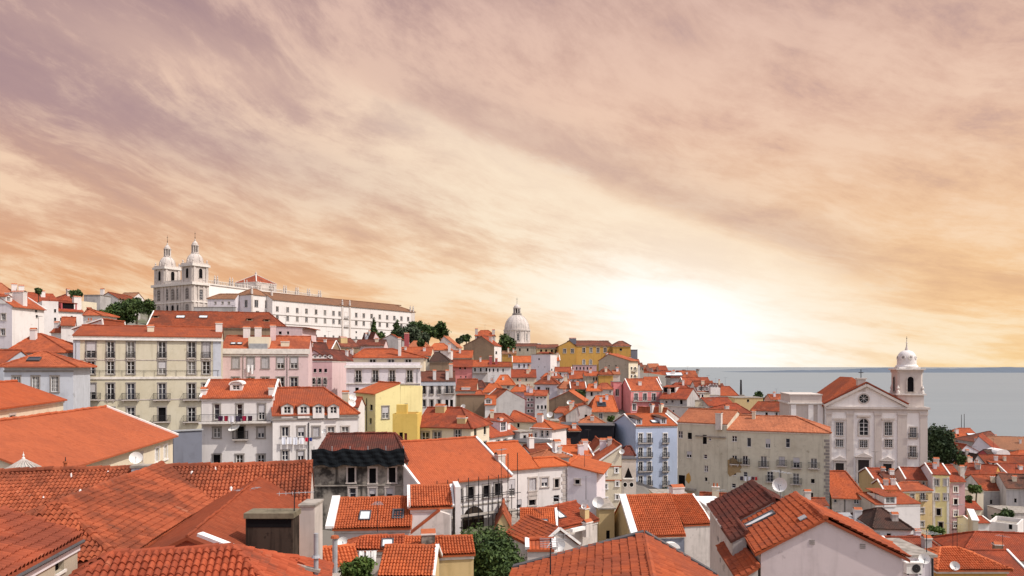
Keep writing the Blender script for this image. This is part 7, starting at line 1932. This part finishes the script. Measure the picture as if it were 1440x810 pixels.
tree('dark tree beside the white dome', 713, 482, 330, 24, 28, 498, n=1500, seed=17)
tree('low tree behind the brown gabled house', 655, 475, 345, 20, 10, 485, n=500, seed=18)
tree('big dark tree right of the church', 1325, 625, 180, 46, 58, 664, n=8000, seed=19, m=leafmat('deep green leaves', (.012, .026, .010), (.030, .052, .016)))
tree('small dark bush right of the big church tree', 1351, 646, 178, 14, 16, 664, n=900, seed=20, cat='bush', name='bush')
tree('green trees by the river left of the church', 1067, 558, 300, 20, 13, 574, n=900, seed=21)
tree('green tree close to the ochre wall block', 1082, 561, 292, 18, 10, 576, n=800, seed=22)
tree('low green bush behind the white house by the church', 1096, 566, 250, 20, 6, 574, n=600, seed=23, m=LEAF2, cat='bush', name='bush')
tree('bright green bush beside the narrow pink tiled house', 1372, 687, 150, 26, 11, 700, n=1100, seed=24, m=LEAF2, cat='bush', name='bush')
tree('dark tree below the bright green bush', 1363, 704, 148, 10, 22, 722, n=800, seed=25)
tree('dark leafy tree below the weathered grey house', 1412, 724, 152, 38, 16, 742, n=1400, seed=26)
tree('yellow green garden plant below the yellow balcony house', 1316, 747, 132, 34, 14, 765, n=1300, seed=27, m=LEAF2, cat='bush', name='bush')
tree('dark bush beside the red roof at right', 1384, 752, 118, 18, 12, 770, n=700, seed=28, cat='bush', name='bush')
tree('dark courtyard bush at the foot of the blue house', 938, 692, 143, 22, 14, 708, n=900, seed=29, cat='bush', name='bush')
tree('green creeper beside the broad orange skylight roof', 859, 589, 176, 14, 7, 596, n=500, seed=30, m=LEAF2, cat='bush', name='bush')
tree('big dark leafy tree at the bottom centre', 690, 786, 60, 112, 86, 900, n=17000, seed=31, m=LEAF, leaf=.15)
tree('green bush with yellow fruit at the bottom left of centre', 503, 800, 42, 58, 34, 850, n=5500, seed=32, m=LEAF2, leaf=.10, cat='bush', name='bush')
tree('dark shrub in the yard behind the two white verges', 816, 554, 200, 16, 12, 566, n=500, seed=33, cat='bush', name='bush')
tree('scrubby green strip on the ridge left of the brown gable', 646, 479, 330, 14, 7, 487, n=400, seed=34, m=LEAF3, cat='bush', name='bush')
tree('small green bush on the church terrace', 1108, 697+20, 118, 8, 6, 722, n=300, seed=35, m=LEAF2, cat='bush', name='bush')

# ------------------------------------------------------------------ ground: one sheet laid under every footprint, sloping to the river
ctl = []
for h, base in HOUSES:
    zb = h.zb+1.2
    for a in (0, .5, 1):
        for b in (0, .5, 1):
            p = h.A+h.U*(h.w*a)+h.V*(h.d*b); ctl.append((p.x, p.y, zb))
for A, U, V, w, d, zb in HOUSES_EXTRA:
    for a in (0, .5, 1):
        for b in (0, .5, 1):
            p = A+U*(w*a)+V*(d*b); ctl.append((p.x, p.y, zb+.8))
ctl += [(0, 2, HC-12), (-20, 6, HC-12), (20, 6, HC-16), (-60, 20, HC-10), (60, 20, HC-24)]
ctl += [(-350, 300, 100), (-420, 480, 100), (-200, 520, 100), (-60, 560, 88), (-330, 120, 88), (-200, 40, 70)]
C_ = np.array(ctl)
def shore_y(x): return 620-230*np.clip((x-20)/110., 0, 1)
gx = np.concatenate([np.linspace(-3000, -420, 16), np.linspace(-400, 420, 206), np.linspace(450, 1500, 12)])
gy = np.concatenate([np.linspace(-400, -10, 8), np.linspace(0, 660, 221), np.linspace(680, 1400, 10)])
X, Y = np.meshgrid(gx, gy)
Z = np.zeros_like(X)
for i in range(X.shape[0]):
    dx = X[i][:, None]-C_[None, :, 0]; dy = Y[i][:, None]-C_[None, :, 1]
    w8 = 1/(dx*dx+dy*dy+6)**1.7
    Z[i] = (w8*C_[None, :, 2]).sum(1)/w8.sum(1)
sy = shore_y(X)
k = np.clip((sy-Y)/115., 0, 1); k = k*k*(3-2*k)
Z = Z*k+(-4)*(1-k)
rs = np.random.RandomState(3); Z += rs.uniform(-.15, .15, Z.shape)
ny, nx = X.shape
me = bpy.data.meshes.new('ground')
idx = np.arange(ny*nx).reshape(ny, nx)
me.from_pydata(np.stack([X, Y, Z], 2).reshape(-1, 3).tolist(), [], np.stack([idx[:-1, :-1], idx[:-1, 1:], idx[1:, 1:], idx[1:, :-1]], 2).reshape(-1, 4).tolist())
def gmat(g, b):
    geo = g.new('ShaderNodeNewGeometry'); p = geo.outputs['Position']
    n = g.noise(p, .05, 5, .6); f = g.noise(p, .9, 5, .7)
    col = g.ramp(n, [(.38, (.15, .135, .12)), (.52, (.21, .19, .165)), (.60, (.10, .11, .055)), (.7, (.06, .075, .03))])
    col = g.mix(g.m('MULTIPLY', f, .5), col, (.09, .08, .07))
    g.put(b.inputs['Base Color'], col); b.inputs['Roughness'].default_value = .95
me.materials.append(mat('ground', gmat)); me.update()
tag(link('ground', me), kind='structure')
# river and far shore
me = bpy.data.meshes.new('river'); W = 220000
me.from_pydata([(-W, 120, 0), (W, 120, 0), (W, W, 0), (-W, W, 0)], [], [(0, 1, 2, 3)])
def water(g, b):
    geo = g.new('ShaderNodeNewGeometry'); x, y, z = g.sep(geo.outputs['Position'])
    v = g.comb(g.m('MULTIPLY', x, .0012), g.m('MULTIPLY', y, .0075), 0.)
    n = g.noise(v, 1.0, 4, .55); v2 = g.comb(g.m('MULTIPLY', x, .12), g.m('MULTIPLY', y, .35), 0.)
    n2 = g.noise(v2, 1.0, 4, .6)
    g.put(b.inputs['Base Color'], g.ramp(n, [(.35, (.182, .226, .254)), (.65, (.202, .246, .272))]))
    b.inputs['Roughness'].default_value = .42; b.inputs['Specular IOR Level'].default_value = .10
    bp = g.new('ShaderNodeBump'); bp.inputs['Strength'].default_value = .35; bp.inputs['Distance'].default_value = .5
    g.put(bp.inputs['Height'], n2); g.l.new(bp.outputs[0], b.inputs['Normal'])
me.materials.append(mat('river water', water)); tag(link('river', me), kind='structure')
mb = MB(); sm = flat('far shore land', (.13, .16, .20), .95, .1, vary=.2); rs2 = random.Random(5)
n = 120; x0, x1 = 3200, 14000
pr = [(x0+(x1-x0)*i/n, (28+34*min(1, i/30)+10*math.sin(i*.35)+rs2.uniform(-4, 4))*min(1, i/12)) for i in range(n+1)]
for (xa, za), (xb, zb_) in zip(pr, pr[1:]):
    ya, yb2 = 10500-.12*xa, 10500-.12*xb
    mb.face([(xa, ya, -2), (xb, yb2, -2), (xb, yb2+500, zb_), (xa, ya+500, za)], sm); mb.face([(xa, ya+500, za), (xb, yb2+500, zb_), (xb, yb2+2500, -2), (xa, ya+2500, -2)], sm)
tag(link('far_shore', mb.mesh('far_shore')), kind='structure')

# things of one kind share a group
for o in COL.objects:
    if o.parent is None and 'category' in o and 'group' not in o:
        gname = {'house': 'old town houses', 'tree': 'trees among the houses', 'bush': 'bushes among the houses', 'flue': 'flue pipes', 'mast': 'masts by the river', 'chimney': 'chimney stacks by the river', 'church': 'pale churches', 'wall': 'free standing walls', 'bracket': 'brackets on the roof ridge'}.get(o['category'])
        if gname: o['group'] = gname
